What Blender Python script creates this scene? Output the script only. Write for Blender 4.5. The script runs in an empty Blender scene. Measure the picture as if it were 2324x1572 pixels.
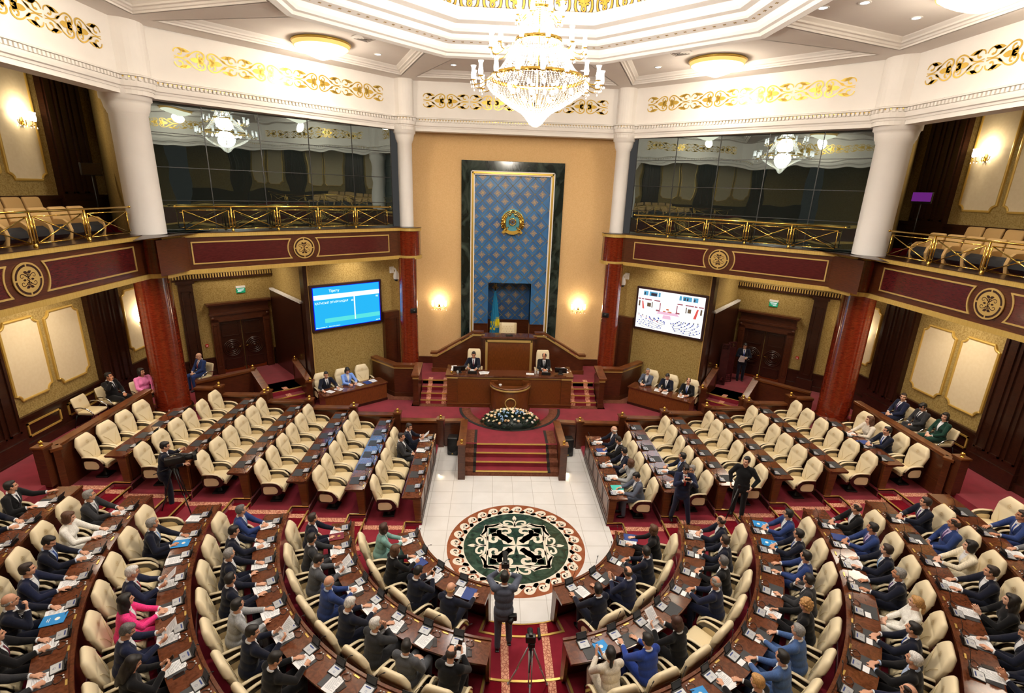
import bpy, bmesh, math, random
from math import sin, cos, pi, radians, atan2, hypot, sqrt
from mathutils import Matrix, Vector
random.seed(7)
SC = bpy.context.scene
COL = SC.collection

# ------------------------------------------------------------------ camera, world, colour management
cam_d = bpy.data.cameras.new('camera')
cam = bpy.data.objects.new('camera', cam_d)
COL.objects.link(cam)
_r = Vector((0.9988918342, -0.0342543674, 0.0322760261))
_u = Vector((-0.0208156454, 0.2935228546, 0.9557254013))
_f = Vector((0.0422115203, 0.9553381455, -0.2924845558))
cam.matrix_world = Matrix(((_r.x, _u.x, -_f.x, -0.75506), (_r.y, _u.y, -_f.y, -10.91107),
                           (_r.z, _u.z, -_f.z, 8.64120), (0, 0, 0, 1)))
cam_d.sensor_fit = 'HORIZONTAL'
cam_d.sensor_width = 36.0
cam_d.lens = 36.0 * 1156.5566 / 2324.0
cam_d.clip_start = 0.05
cam_d.clip_end = 200
SC.camera = cam

world = bpy.data.worlds.new('world')
SC.world = world
world.use_nodes = True
world.node_tree.nodes['Background'].inputs[0].default_value = (1.0, 0.96, 0.92, 1)
world.node_tree.nodes['Background'].inputs[1].default_value = 0.05
SC.view_settings.view_transform = 'Standard'
SC.view_settings.look = 'None'
SC.view_settings.gamma = 1.0
SC.view_settings.use_curve_mapping = False
SC.view_settings.exposure = 0.0
SC.cycles.max_bounces = 6
SC.cycles.diffuse_bounces = 4
SC.cycles.glossy_bounces = 3
SC.cycles.transmission_bounces = 4
SC.cycles.transparent_max_bounces = 12
SC.cycles.caustics_reflective = False
SC.cycles.caustics_refractive = False
SC.cycles.use_denoising = True
SC.cycles.sample_clamp_indirect = 4.0

def lamp(name, kind, loc, power, color=(1, 1, 1), size=0.1, target=None, spot=None, blend=0.5, shape=None, size_y=None):
    d = bpy.data.lights.new(name, kind)
    d.energy = power
    d.color = color
    if kind == 'AREA':
        d.size = size
        if shape: d.shape = shape
        if size_y: d.size_y = size_y
    else:
        d.shadow_soft_size = size
    if kind == 'SPOT':
        d.spot_size = spot; d.spot_blend = blend
    o = bpy.data.objects.new(name, d)
    COL.objects.link(o)
    o.location = loc
    if target is not None:
        o.rotation_euler = (Vector(target) - Vector(loc)).to_track_quat('-Z', 'Y').to_euler()
    o['kind'] = 'helper'
    return o

# lamps of the hall: the chandelier, the cove round the dome, the recessed downlights
WARM = (1.0, 0.86, 0.68)
WHITE = (1.0, 0.95, 0.9)
for z, p in ((10.45, 900), (11.1, 900), (12.1, 700)):
    lamp('chandelier_light', 'POINT', (0.04, 0, z), p, (1.0, 0.9, 0.76), 0.35)
DOWNLIGHTS = [(7.1, 2.88), (4.95, 2.76), (3.3, 4.36), (4.12, 5.85), (2.0, 6.74), (5.7, 0.46), (6.27, 0.09), (7.83, 0.76)]
CEIL_Z = 12.29
def downlight_spots():
    pts = []
    for x, y in DOWNLIGHTS:
        for sx in (1, -1):
            pts.append((sx * x, y))
    for x, y in [(7.1, 2.88), (3.3, 4.36), (4.12, 5.85), (2.0, 6.74), (5.7, 0.46)]:
        for sx in (1, -1):
            pts.append((sx * x, -0.8 - y))
    return pts
for x, y in downlight_spots():
    lamp('downlight_beam', 'SPOT', (x, y, 12.5), 380, WHITE, 0.09, (x * 0.93, y * 0.93, 0), radians(115), 0.6)

# ------------------------------------------------------------------ materials
MATS = {}
def nd(nt, t, **kw):
    n = nt.nodes.new(t)
    for k, v in kw.items():
        setattr(n, k, v)
    return n
def pmat(name, base, rough=0.5, metal=0.0, spec=0.5, emit=None, estr=0.0, coat=0.0, sheen=0.0, alpha=1.0, trans=0.0):
    m = bpy.data.materials.new(name)
    m.use_nodes = True
    b = m.node_tree.nodes['Principled BSDF']
    b.inputs['Base Color'].default_value = (*base, 1)
    b.inputs['Roughness'].default_value = rough
    b.inputs['Metallic'].default_value = metal
    b.inputs['Specular IOR Level'].default_value = spec
    if coat: b.inputs['Coat Weight'].default_value = coat; b.inputs['Coat Roughness'].default_value = 0.08
    if sheen: b.inputs['Sheen Weight'].default_value = sheen
    if trans: b.inputs['Transmission Weight'].default_value = trans
    if alpha < 1: b.inputs['Alpha'].default_value = alpha
    if emit:
        b.inputs['Emission Color'].default_value = (*emit, 1)
        b.inputs['Emission Strength'].default_value = estr
    MATS[name] = m
    return m
def noisy(name, c0, c1, scale=4.0, stretch=(1, 1, 1), rough=0.5, spec=0.5, detail=3, coat=0.0, metal=0.0, bump=0.0, lo=0.35, hi=0.65, coord='Object', sheen=0.0, dist=0.0, bdist=0.01):
    m = pmat(name, c0, rough, metal, spec, coat=coat, sheen=sheen)
    nt = m.node_tree
    b = nt.nodes['Principled BSDF']
    tc = nd(nt, 'ShaderNodeTexCoord')
    mp = nd(nt, 'ShaderNodeMapping')
    mp.inputs['Scale'].default_value = stretch
    nz = nd(nt, 'ShaderNodeTexNoise')
    nz.inputs['Scale'].default_value = scale
    nz.inputs['Detail'].default_value = detail
    nz.inputs['Distortion'].default_value = dist
    rp = nd(nt, 'ShaderNodeValToRGB')
    rp.color_ramp.elements[0].position = lo; rp.color_ramp.elements[0].color = (*c0, 1)
    rp.color_ramp.elements[1].position = hi; rp.color_ramp.elements[1].color = (*c1, 1)
    L = nt.links.new
    L(tc.outputs[coord], mp.inputs['Vector']); L(mp.outputs[0], nz.inputs['Vector'])
    L(nz.outputs['Fac'], rp.inputs[0]); L(rp.outputs[0], b.inputs['Base Color'])
    if bump:
        bp = nd(nt, 'ShaderNodeBump'); bp.inputs['Strength'].default_value = bump; bp.inputs['Distance'].default_value = bdist
        L(nz.outputs['Fac'], bp.inputs['Height']); L(bp.outputs[0], b.inputs['Normal'])
    return m
def emis(name, col, s):
    m = bpy.data.materials.new(name); m.use_nodes = True
    nt = m.node_tree; nt.nodes.clear()
    o = nd(nt, 'ShaderNodeOutputMaterial'); e = nd(nt, 'ShaderNodeEmission')
    e.inputs[0].default_value = (*col, 1); e.inputs[1].default_value = s
    nt.links.new(e.outputs[0], o.inputs[0]); MATS[name] = m
    return m
def S(r, g, b):
    f = lambda c: (c / 255 / 12.92) if c / 255 <= 0.04045 else ((c / 255 + 0.055) / 1.055) ** 2.4
    return (f(r), f(g), f(b))

noisy('plaster', S(236, 232, 228), S(240, 236, 232), 1.5, rough=0.75, spec=0.2)
noisy('ceiling_paint', S(226, 219, 215), S(230, 224, 219), 1.0, rough=0.8, spec=0.15)
noisy('carpet', S(118, 22, 38), S(144, 36, 54), 2.2, rough=1.0, spec=0.05, detail=6, sheen=0.3, lo=0.3, hi=0.75)
noisy('carpet_dark', S(96, 14, 26), S(120, 20, 34), 3.0, rough=1.0, spec=0.05, detail=6)
noisy('marble_white', S(232, 231, 228), S(240, 239, 237), 3.0, rough=0.12, spec=0.4, detail=6)
noisy('marble_cream', S(238, 228, 208), S(246, 238, 222), 3.0, rough=0.2, spec=0.4, detail=5)
noisy('marble_green', S(24, 48, 38), S(58, 86, 72), 3.2, rough=0.18, detail=8, dist=1.6, lo=0.42, hi=0.75)
noisy('marble_dark', S(20, 30, 28), S(74, 88, 80), 1.8, (1, 1, 0.6), rough=0.12, detail=9, dist=1.8, lo=0.42, hi=0.8)
noisy('terracotta', S(176, 100, 66), S(198, 124, 88), 4.0, rough=0.22, detail=5)
noisy('wood', S(62, 28, 13), S(88, 44, 22), 5.0, (1.2, 1.2, 14), rough=0.32, detail=4, dist=0.6, coat=0.25)
noisy('wood_top', S(80, 40, 21), S(108, 60, 36), 5.0, (2, 2, 2), rough=0.16, detail=5, dist=1.5, coat=0.5)
noisy('wood_mid', S(86, 44, 18), S(112, 62, 28), 4.0, (1, 1, 9), rough=0.3, detail=4, dist=0.6, coat=0.25)
noisy('wood_panel', S(92, 46, 18), S(124, 70, 30), 9.0, (10, 10, 1), rough=0.3, detail=4, coat=0.25)
noisy('wood_dark', S(40, 19, 11), S(58, 29, 16), 4.0, (2, 2, 10), rough=0.28, detail=3, coat=0.25)
noisy('parapet_red', S(64, 18, 20), S(84, 28, 28), 8.0, (1, 1, 12), rough=0.25, detail=4, dist=0.5, coat=0.3)
noisy('column_red', S(82, 20, 9), S(122, 40, 18), 9.0, (1, 1, 3), rough=0.16, detail=6, dist=1.0, coat=0.6, lo=0.3, hi=0.7)
noisy('gold_band', S(198, 164, 84), S(208, 176, 98), 60, (1, 1, 0.02), rough=0.42, metal=0.25, detail=1)
pmat('gold_paint', S(206, 174, 104), 0.38, 0.35)
pmat('gold_frame', S(214, 178, 92), 0.32, 0.4)
pmat('gold_leaf', S(214, 178, 80), 0.28, 0.55)
pmat('brass', S(226, 190, 96), 0.14, 1.0)
pmat('brass_dark', S(178, 146, 78), 0.2, 1.0)
pmat('nosing_gold', S(232, 196, 110), 0.25, 0.6)
noisy('wallpaper', S(142, 118, 66), S(176, 152, 96), 26, rough=0.8, spec=0.15, detail=5, bump=0.25)
noisy('wall_orange', S(222, 182, 126), S(230, 192, 138), 30, rough=0.7, spec=0.2, detail=4, bump=0.1)
noisy('cream_panel', S(224, 206, 170), S(228, 211, 177), 12, rough=0.7, spec=0.2)
pmat('cream_leather', S(232, 214, 172), 0.42, 0, 0.4)
pmat('cream_leather_light', S(236, 220, 184), 0.42, 0, 0.4)
pmat('seat_tan', S(196, 158, 100), 0.7)
pmat('seat_black', S(24, 25, 30), 0.5)
pmat('dark_lacquer', S(30, 16, 12), 0.16, 0, 0.5, coat=0.5)
pmat('black_plastic', S(20, 20, 22), 0.4)
pmat('black_matte', S(14, 14, 15), 0.75)
pmat('grey_plastic', S(72, 75, 78), 0.45)
pmat('silver_plastic', S(190, 193, 196), 0.35, 0.3)
pmat('chrome', S(210, 212, 216), 0.08, 1.0)
pmat('pad_grey', S(52, 54, 58), 0.5)
pmat('paper', S(244, 245, 247), 0.8, 0, 0.2)
pmat('ink', S(150, 154, 160), 0.8)
pmat('white_plastic', S(232, 232, 232), 0.35)
pmat('folder_blue', S(36, 62, 130), 0.5)
pmat('folder_cyan', S(30, 140, 214), 0.5)
pmat('folder_red', S(110, 22, 40), 0.5)
pmat('folder_teal', S(70, 200, 190), 0.5)
pmat('phone_screen', S(120, 160, 210), 0.1, emit=S(120, 160, 210), estr=0.6)
noisy('black_edge', S(34, 30, 28), S(44, 40, 36), 10, rough=0.9)
noisy('brown_carpet', S(104, 62, 46), S(124, 78, 60), 14, rough=0.95, spec=0.05, detail=4)
def carpet_pattern():
    m = noisy('runner_border', S(176, 104, 86), S(226, 170, 142), 14, rough=1.0, spec=0.05, detail=1)
    nt = m.node_tree
    v = nd(nt, 'ShaderNodeTexVoronoi'); v.feature = 'DISTANCE_TO_EDGE'; v.inputs['Scale'].default_value = 16
    rp = [n for n in nt.nodes if n.type == 'VALTORGB'][0]
    mp = [n for n in nt.nodes if n.type == 'MAPPING'][0]
    nt.links.new(mp.outputs[0], v.inputs['Vector']); nt.links.new(v.outputs['Distance'], rp.inputs[0])
    rp.color_ramp.elements[0].position = 0.05; rp.color_ramp.elements[1].position = 0.12
carpet_pattern()
def blue_tiles():
    m = noisy('blue_tile', S(44, 96, 150), S(58, 114, 168), 2.0, rough=0.35, detail=2)
blue_tiles()
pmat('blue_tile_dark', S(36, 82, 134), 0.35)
pmat('teal_enamel', S(96, 168, 184), 0.35, 0.2)
pmat('flag_blue', S(0, 128, 176), 0.6, sheen=0.2)
pmat('flag_yellow', S(232, 214, 40), 0.6)
pmat('ornament_dark', S(52, 50, 52), 0.6)
pmat('dome_gold', S(220, 172, 68), 0.4, 0.2)
pmat('line_blue', S(70, 96, 170), 0.6)
# dark mirror glazing
def glazing():
    m = bpy.data.materials.new('dark_glazing'); m.use_nodes = True
    nt = m.node_tree; nt.nodes.clear()
    o = nd(nt, 'ShaderNodeOutputMaterial'); mx = nd(nt, 'ShaderNodeMixShader')
    d = nd(nt, 'ShaderNodeBsdfDiffuse'); d.inputs[0].default_value = (0.012, 0.017, 0.016, 1)
    g = nd(nt, 'ShaderNodeBsdfGlossy'); g.inputs[0].default_value = (0.56, 0.66, 0.66, 1); g.inputs[1].default_value = 0.01
    lw = nd(nt, 'ShaderNodeLayerWeight'); lw.inputs[0].default_value = 0.3
    mr = nd(nt, 'ShaderNodeMapRange'); mr.inputs[3].default_value = 0.32; mr.inputs[4].default_value = 0.8
    nz = nd(nt, 'ShaderNodeTexNoise'); nz.inputs['Scale'].default_value = 0.9; nz.inputs['Detail'].default_value = 1
    bp = nd(nt, 'ShaderNodeBump'); bp.inputs['Strength'].default_value = 0.05; bp.inputs['Distance'].default_value = 0.12
    tc = nd(nt, 'ShaderNodeTexCoord')
    L = nt.links.new
    L(tc.outputs['Object'], nz.inputs['Vector']); L(nz.outputs['Fac'], bp.inputs['Height']); L(bp.outputs[0], g.inputs['Normal'])
    L(lw.outputs['Facing'], mr.inputs[0]); L(mr.outputs[0], mx.inputs[0]); L(d.outputs[0], mx.inputs[1]); L(g.outputs[0], mx.inputs[2]); L(mx.outputs[0], o.inputs[0])
    MATS['dark_glazing'] = m
glazing()
# chandelier crystal strings: lets light through, glow of the bulbs put in as emission
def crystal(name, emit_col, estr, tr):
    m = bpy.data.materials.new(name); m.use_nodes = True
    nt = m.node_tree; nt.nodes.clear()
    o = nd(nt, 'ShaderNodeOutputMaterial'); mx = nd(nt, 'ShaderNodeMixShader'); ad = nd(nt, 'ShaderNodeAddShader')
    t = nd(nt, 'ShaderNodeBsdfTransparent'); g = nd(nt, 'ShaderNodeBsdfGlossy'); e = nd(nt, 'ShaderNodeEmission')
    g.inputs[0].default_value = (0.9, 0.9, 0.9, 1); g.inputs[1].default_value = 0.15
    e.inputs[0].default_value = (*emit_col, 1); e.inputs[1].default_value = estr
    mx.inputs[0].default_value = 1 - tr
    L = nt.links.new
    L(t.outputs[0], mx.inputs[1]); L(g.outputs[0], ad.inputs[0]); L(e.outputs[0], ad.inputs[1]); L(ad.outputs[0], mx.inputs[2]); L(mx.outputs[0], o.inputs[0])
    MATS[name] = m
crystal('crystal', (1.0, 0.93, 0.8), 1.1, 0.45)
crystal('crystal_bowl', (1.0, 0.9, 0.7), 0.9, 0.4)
emis('bulb_glow', (1.0, 0.93, 0.82), 14.0)
emis('lamp_glass', (1.0, 0.9, 0.68), 4.0)
emis('downlight_glow', (1.0, 0.97, 0.94), 22.0)
emis('cove_glow', (0.92, 0.96, 1.0), 11.0)
emis('sconce_glow', (1.0, 0.86, 0.62), 7.0)
pmat('lamp_amber', S(238, 190, 110), 0.4, emit=S(255, 205, 120), estr=0.8)
def mat(n): return MATS[n]

# ------------------------------------------------------------------ mesh helpers
class MB:
    """collects geometry for ONE mesh object"""
    def __init__(self): self.v = []; self.f = []; self.m = []; self.s = []; self.M = None
    def add(self, vs, fs, mi=0, smooth=False):
        o = len(self.v)
        if self.M is not None:
            vs = [self.M @ Vector(p) for p in vs]
        self.v.extend([tuple(p) for p in vs])
        for f in fs:
            self.f.append([i + o for i in f]); self.m.append(mi); self.s.append(smooth)
        return self
    def box(self, c, s, rz=0.0, mi=0, taper=1.0):
        x, y, z = (a / 2 for a in s)
        p = []
        for k, (X, Y, Z) in enumerate(((-x, -y, -z), (x, -y, -z), (x, y, -z), (-x, y, -z), (-x, -y, z), (x, -y, z), (x, y, z), (-x, y, z))):
            if k > 3: X *= taper; Y *= taper
            p.append((c[0] + X * cos(rz) - Y * sin(rz), c[1] + X * sin(rz) + Y * cos(rz), c[2] + Z))
        return self.add(p, [(3, 2, 1, 0), (4, 5, 6, 7), (0, 1, 5, 4), (1, 2, 6, 5), (2, 3, 7, 6), (3, 0, 4, 7)], mi)
    def bb(self, x0, x1, y0, y1, z0, z1, mi=0):
        return self.box(((x0 + x1) / 2, (y0 + y1) / 2, (z0 + z1) / 2), (abs(x1 - x0), abs(y1 - y0), abs(z1 - z0)), 0, mi)
    def rbox(self, c, s, r=0.02, mi=0, n=3, rot=None):
        """box with rounded edges and corners"""
        x, y, z = (max(a / 2 - r, 1e-4) for a in s)
        vs, fs = [], []
        K = 4 * (n + 1)
        rings = []
        lat = [(-pi / 2) * (1 - j / n) for j in range(n + 1)] + [(pi / 2) * (j / n) for j in range(n + 1)]
        for j, la in enumerate(lat):
            zz = (-z if j <= n else z) + r * sin(la)
            ring = []
            for q in range(4):
                sx = (1, -1, -1, 1)[q]; sy = (1, 1, -1, -1)[q]
                for k in range(n + 1):
                    a = q * pi / 2 + k / n * pi / 2
                    ring.append(len(vs)); vs.append(Vector((sx * x + r * cos(la) * cos(a), sy * y + r * cos(la) * sin(a), zz)))
            rings.append(ring)
        for A, B in zip(rings, rings[1:]):
            for k in range(K):
                fs.append((A[k], A[(k + 1) % K], B[(k + 1) % K], B[k]))
        fs.append(tuple(reversed(rings[0]))); fs.append(tuple(rings[-1]))
        R = rot if rot is not None else Matrix.Identity(3)
        C = Vector(c)
        return self.add([C + R @ p for p in vs], fs, mi, True)
    def prism(self, poly, z0, z1, mi=0):
        n = len(poly)
        vs = [(p[0], p[1], z0) for p in poly] + [(p[0], p[1], z1) for p in poly]
        fs = [tuple(range(n - 1, -1, -1)), tuple(range(n, 2 * n))] + [(i, (i + 1) % n, n + (i + 1) % n, n + i) for i in range(n)]
        return self.add(vs, fs, mi)
    def extr(self, poly3, d, mi=0):
        n = len(poly3); d = Vector(d)
        vs = [Vector(p) for p in poly3] + [Vector(p) + d for p in poly3]
        fs = [tuple(range(n - 1, -1, -1)), tuple(range(n, 2 * n))] + [(i, (i + 1) % n, n + (i + 1) % n, n + i) for i in range(n)]
        return self.add(vs, fs, mi)
    def lathe(self, prof, c=(0, 0, 0), n=24, a0=0.0, a1=2 * pi, mi=0, smooth=True, cap=False):
        full = abs(a1 - a0 - 2 * pi) < 1e-6
        m = n if full else n + 1
        vs = []
        for k in range(m):
            a = a0 + (a1 - a0) * k / n
            for r, z in prof: vs.append((c[0] + r * cos(a), c[1] + r * sin(a), c[2] + z))
        P = len(prof); fs = []
        for k in range(n):
            A = k * P; B = ((k + 1) % m) * P
            for j in range(P - 1): fs.append((A + j, B + j, B + j + 1, A + j + 1))
        return self.add(vs, fs, mi, smooth)
    def ell(self, c, r, n=12, m=8, mi=0, rot=None):
        vs, fs = [], []
        R = rot if rot is not None else Matrix.Identity(3)
        for j in range(m + 1):
            la = -pi / 2 + pi * j / m
            for k in range(n):
                a = 2 * pi * k / n
                vs.append(Vector(c) + R @ Vector((r[0] * cos(la) * cos(a), r[1] * cos(la) * sin(a), r[2] * sin(la))))
        for j in range(m):
            for k in range(n):
                fs.append((j * n + k, j * n + (k + 1) % n, (j + 1) * n + (k + 1) % n, (j + 1) * n + k))
        return self.add(vs, fs, mi, True)
    def tube(self, pts, r, n=8, mi=0, closed=False):
        pts = [Vector(p) for p in pts]; N = len(pts)
        rr = r if isinstance(r, (list, tuple)) else [r] * N
        vs = []; up = None
        for i, p in enumerate(pts):
            a = pts[(i - 1) % N] if (closed or i > 0) else p
            b = pts[(i + 1) % N] if (closed or i < N - 1) else p
            t = (b - a).normalized()
            if up is None:
                up = Vector((0, 0, 1)) if abs(t.z) < 0.9 else Vector((1, 0, 0))
            x = t.cross(up)
            if x.length < 1e-5: x = t.cross(Vector((0, 1, 0.3)))
            x.normalize(); y = x.cross(t).normalized(); up = y
            for k in range(n):
                q = 2 * pi * k / n
                vs.append(p + rr[i] * (cos(q) * x + sin(q) * y))
        fs = []
        for i in range(N if closed else N - 1):
            A = i * n; B = ((i + 1) % N) * n
            for k in range(n): fs.append((A + k, A + (k + 1) % n, B + (k + 1) % n, B + k))
        if not closed:
            fs.append(tuple(reversed(range(n)))); fs.append(tuple(range((N - 1) * n, N * n)))
        return self.add(vs, fs, mi, True)
    def sweep(self, prof, path, closed=False, mi=0, side=1, caps=True):
        """profile (offset to the left of travel * side, z) carried along a plan polyline with mitred corners"""
        P = [Vector((p[0], p[1])) for p in path]; N = len(P)
        z0 = [(p[2] if len(p) > 2 else 0.0) for p in path]
        vs = []
        for i in range(N):
            d0 = (P[i] - P[i - 1]).normalized() if (i > 0 or closed) else None
            d1 = (P[(i + 1) % N] - P[i]).normalized() if (i < N - 1 or closed) else None
            if d0 is None: d0 = d1
            if d1 is None: d1 = d0
            n0 = Vector((-d0.y, d0.x)); n1 = Vector((-d1.y, d1.x))
            mt = (n0 + n1)
            if mt.length < 1e-6: mt = n0
            mt.normalize(); k = 1.0 / max(0.3, mt.dot(n0))
            for o, z in prof:
                q = P[i] + mt * (o * k * side)
                vs.append((q.x, q.y, z + z0[i]))
        m = len(prof); fs = []
        for i in range(N if closed else N - 1):
            A = i * m; B = ((i + 1) % N) * m
            for j in range(m): fs.append((A + j, A + (j + 1) % m, B + (j + 1) % m, B + j))
        if not closed and caps:
            fs.append(tuple(range(m))); fs.append(tuple(reversed(range((N - 1) * m, N * m))))
        return self.add(vs, fs, mi)
    def build(self, name, mats, parent=None, bevel=0.0, loc=None, rot=None, norm=True, segs=2):
        me = bpy.data.meshes.new(name)
        me.from_pydata(self.v, [], self.f)
        if not isinstance(mats, (list, tuple)): mats = [mats]
        for m in mats: me.materials.append(mat(m) if isinstance(m, str) else m)
        me.polygons.foreach_set('material_index', self.m)
        me.polygons.foreach_set('use_smooth', self.s)
        if norm or bevel:
            bm = bmesh.new(); bm.from_mesh(me)
            if bevel:
                bmesh.ops.recalc_face_normals(bm, faces=bm.faces)
                es = [e for e in bm.edges if len(e.link_faces) == 2 and e.calc_face_angle(0) > 0.6]
                bmesh.ops.bevel(bm, geom=es, offset=bevel, segments=segs, affect='EDGES', profile=0.7, clamp_overlap=True)
            bmesh.ops.recalc_face_normals(bm, faces=bm.faces)
            bm.to_mesh(me); bm.free()
        me.update()
        o = bpy.data.objects.new(name, me)
        COL.objects.link(o)
        if loc is not None: o.location = loc
        if rot is not None: o.rotation_euler = rot
        if parent is not None: o.parent = parent
        return o

def tag(o, label, cat, group=None, kind=None):
    o['label'] = label; o['category'] = cat
    if group: o['group'] = group
    if kind: o['kind'] = kind
    return o
def thing(name, label, cat, loc=(0, 0, 0), rz=0.0, group=None):
    o = bpy.data.objects.new(name, None); COL.objects.link(o)
    o.location = loc; o.rotation_euler = (0, 0, rz); o.empty_display_size = 0.1
    return tag(o, label, cat, group)
def struct(o, label=None, cat=None):
    o['kind'] = 'structure'
    if label: o['label'] = label; o['category'] = cat or 'structure'
    return o
CH = {}
def dup(root, loc, rz, label, group=None, cat=None, kids=None):
    """a copy of a thing with copies of its parts and their sub-parts"""
    r = root.copy(); COL.objects.link(r)
    r.location = loc; r.rotation_euler = (0, 0, rz); r['label'] = label
    if group: r['group'] = group
    for ch in CH[root.name]:
        c = ch.copy(); COL.objects.link(c); c.parent = r
        for g in CH.get(ch.name, ()):
            d = g.copy(); COL.objects.link(d); d.parent = c
    return r
def reg(*objs):
    for o in objs:
        CH[o.name] = [c for c in bpy.data.objects if c.parent == o]
        for c in CH[o.name]:
            k = [g for g in bpy.data.objects if g.parent == c]
            if k: CH[c.name] = k
def frame(o, ux, uy, uz=(0, 0, 1)):
    ux, uy, uz = Vector(ux), Vector(uy), Vector(uz)
    return Matrix(((ux.x, uy.x, uz.x, o[0]), (ux.y, uy.y, uz.y, o[1]), (ux.z, uy.z, uz.z, o[2]), (0, 0, 0, 1)))
ORD = ['first', 'second', 'third', 'fourth', 'fifth', 'sixth', 'seventh', 'eighth', 'ninth', 'tenth', 'eleventh', 'twelfth', 'thirteenth', 'fourteenth']
SIDES = ((-1, 'left'), (1, 'right'))
# ------------------------------------------------------------------ key dimensions (metres)
ROW_R = [2.42 + 1.49 * j for j in range(8)]          # curved rows, front edge radius
ROW_X = [2.50 + 1.468 * j for j in range(8)]         # straight rows, front edge x
TIER_Z = [0.09 + 0.225 * j for j in range(7)] + [1.55]
STAGE_Z = 0.66
DAIS_Z = 1.32
DOOR_Z = 1.155
WALL_X = 13.05
ZT, ZL = 7.19, 6.025                                  # balcony parapet top and bottom
ZB, ZC, ZZ = 10.62, 10.92, 12.29                      # beam bottom, cornice, ceiling
DV, NV = Vector((0.7616, 0.648, 0)), Vector((-0.648, 0.7616, 0))
def diag(side, k):
    """frame on the diagonal walls: local x runs along the wall towards the rostrum, local y points out of the hall"""
    m = -side
    return frame((NV.x * k * m, NV.y * k, 0), (DV.x * m, DV.y, 0), (NV.x * m, NV.y, 0))

# ------------------------------------------------------------------ floors
def marble_floor_mat():
    m = noisy('marble_floor', S(233, 232, 229), S(241, 240, 238), 1.7, rough=0.1, spec=0.45, detail=6)
    nt = m.node_tree; b = nt.nodes['Principled BSDF']
    br = nd(nt, 'ShaderNodeTexBrick'); br.offset = 0.0
    br.inputs['Scale'].default_value = 1.0; br.inputs['Mortar Size'].default_value = 0.006
    br.inputs['Brick Width'].default_value = 0.6; br.inputs['Row Height'].default_value = 0.6
    br.inputs['Color1'].default_value = (1, 1, 1, 1); br.inputs['Color2'].default_value = (0.95, 0.95, 0.95, 1); br.inputs['Mortar'].default_value = (0.62, 0.6, 0.57, 1)
    mx = nd(nt, 'ShaderNodeMix'); mx.data_type = 'RGBA'; mx.blend_type = 'MULTIPLY'; mx.inputs[0].default_value = 1.0
    rp = [n for n in nt.nodes if n.type == 'VALTORGB'][0]; tc = [n for n in nt.nodes if n.type == 'TEX_COORD'][0]
    L = nt.links.new
    L(tc.outputs['Object'], br.inputs['Vector']); L(rp.outputs[0], mx.inputs[6]); L(br.outputs['Color'], mx.inputs[7]); L(mx.outputs[2], b.inputs['Base Color'])
marble_floor_mat()
mb = MB()
poly = [(-2.56, 5.3), (-2.56, -0.3)] + [(2.44 * cos(a), 2.44 * sin(a)) for a in [radians(188 + 164 * i / 40) for i in range(41)]] + [(2.56, -0.3), (2.56, 5.3)]
mb.prism(poly, -0.12, 0.0)
struct(mb.build('floor', 'marble_floor'), 'white marble floor with thin grey tile joints in the well of the hall', 'floor')

def tier_boundary(j, notch):
    """plan polyline of the front edge of tier j, left end to right end; notch = cut back for the half steps in the aisles"""
    R, X = ROW_R[j], ROW_X[j]
    d = 0.42 if notch else 0.0
    yN, yF = -0.74, 0.80
    far = 5.3 if j < 6 else 4.9
    left = [(-X, far), (-X, yF), (-X - d, yF), (-X - d, yN)]
    a0 = math.asin(0.74 / R)
    arc = []
    n = 28
    ac = math.asin(0.70 / R)                       # half angle of the bottom aisle
    for i in range(n + 1):
        a = pi + a0 + (pi / 2 - ac - a0) * i / n
        arc.append((R * cos(a), R * sin(a)))
    mid = []
    for i in range(5):
        a = 1.5 * pi - ac + 2 * ac * i / 4
        mid.append(((R + d) * cos(a), (R + d) * sin(a)))
    arc2 = [(-x, y) for x, y in reversed(arc)]
    right = [(-x, y) for x, y in reversed(left)]
    return left + arc + mid + arc2 + right
for j in range(7):
    mb = MB()
    inn = tier_boundary(j, j < 6)
    if j < 6:
        out = [(x * ((ROW_R[j + 1] + 0.5) / hypot(x, y)) if y < -0.7 else (ROW_X[j + 1] + 0.5) * (1 if x > 0 else -1),
                y * ((ROW_R[j + 1] + 0.5) / hypot(x, y)) if y < -0.7 else y) for x, y in inn]
    else:
        out = [(x * 13.4 / hypot(x, y) if y < -0.7 else 13.2 * (1 if x > 0 else -1), y * 13.4 / hypot(x, y) if y < -0.7 else y) for x, y in inn]
    z = TIER_Z[j] if j < 6 else 1.55
    n = len(inn)
    vs = [(x, y, -0.1) for x, y in inn] + [(x, y, z) for x, y in inn] + [(x, y, z) for x, y in out]
    fs = []
    for i in range(n - 1):
        fs.append((i, i + 1, n + i + 1, n + i)); fs.append((n + i, n + i + 1, 2 * n + i + 1, 2 * n + i))
    mb.add(vs, fs)
    struct(mb.build('floor_tier', 'carpet'), ('red carpeted floor tier under the %s ring of desks' % ORD[j]) if j < 6 else 'red carpeted outer walkway round the desks', 'floor')
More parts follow.
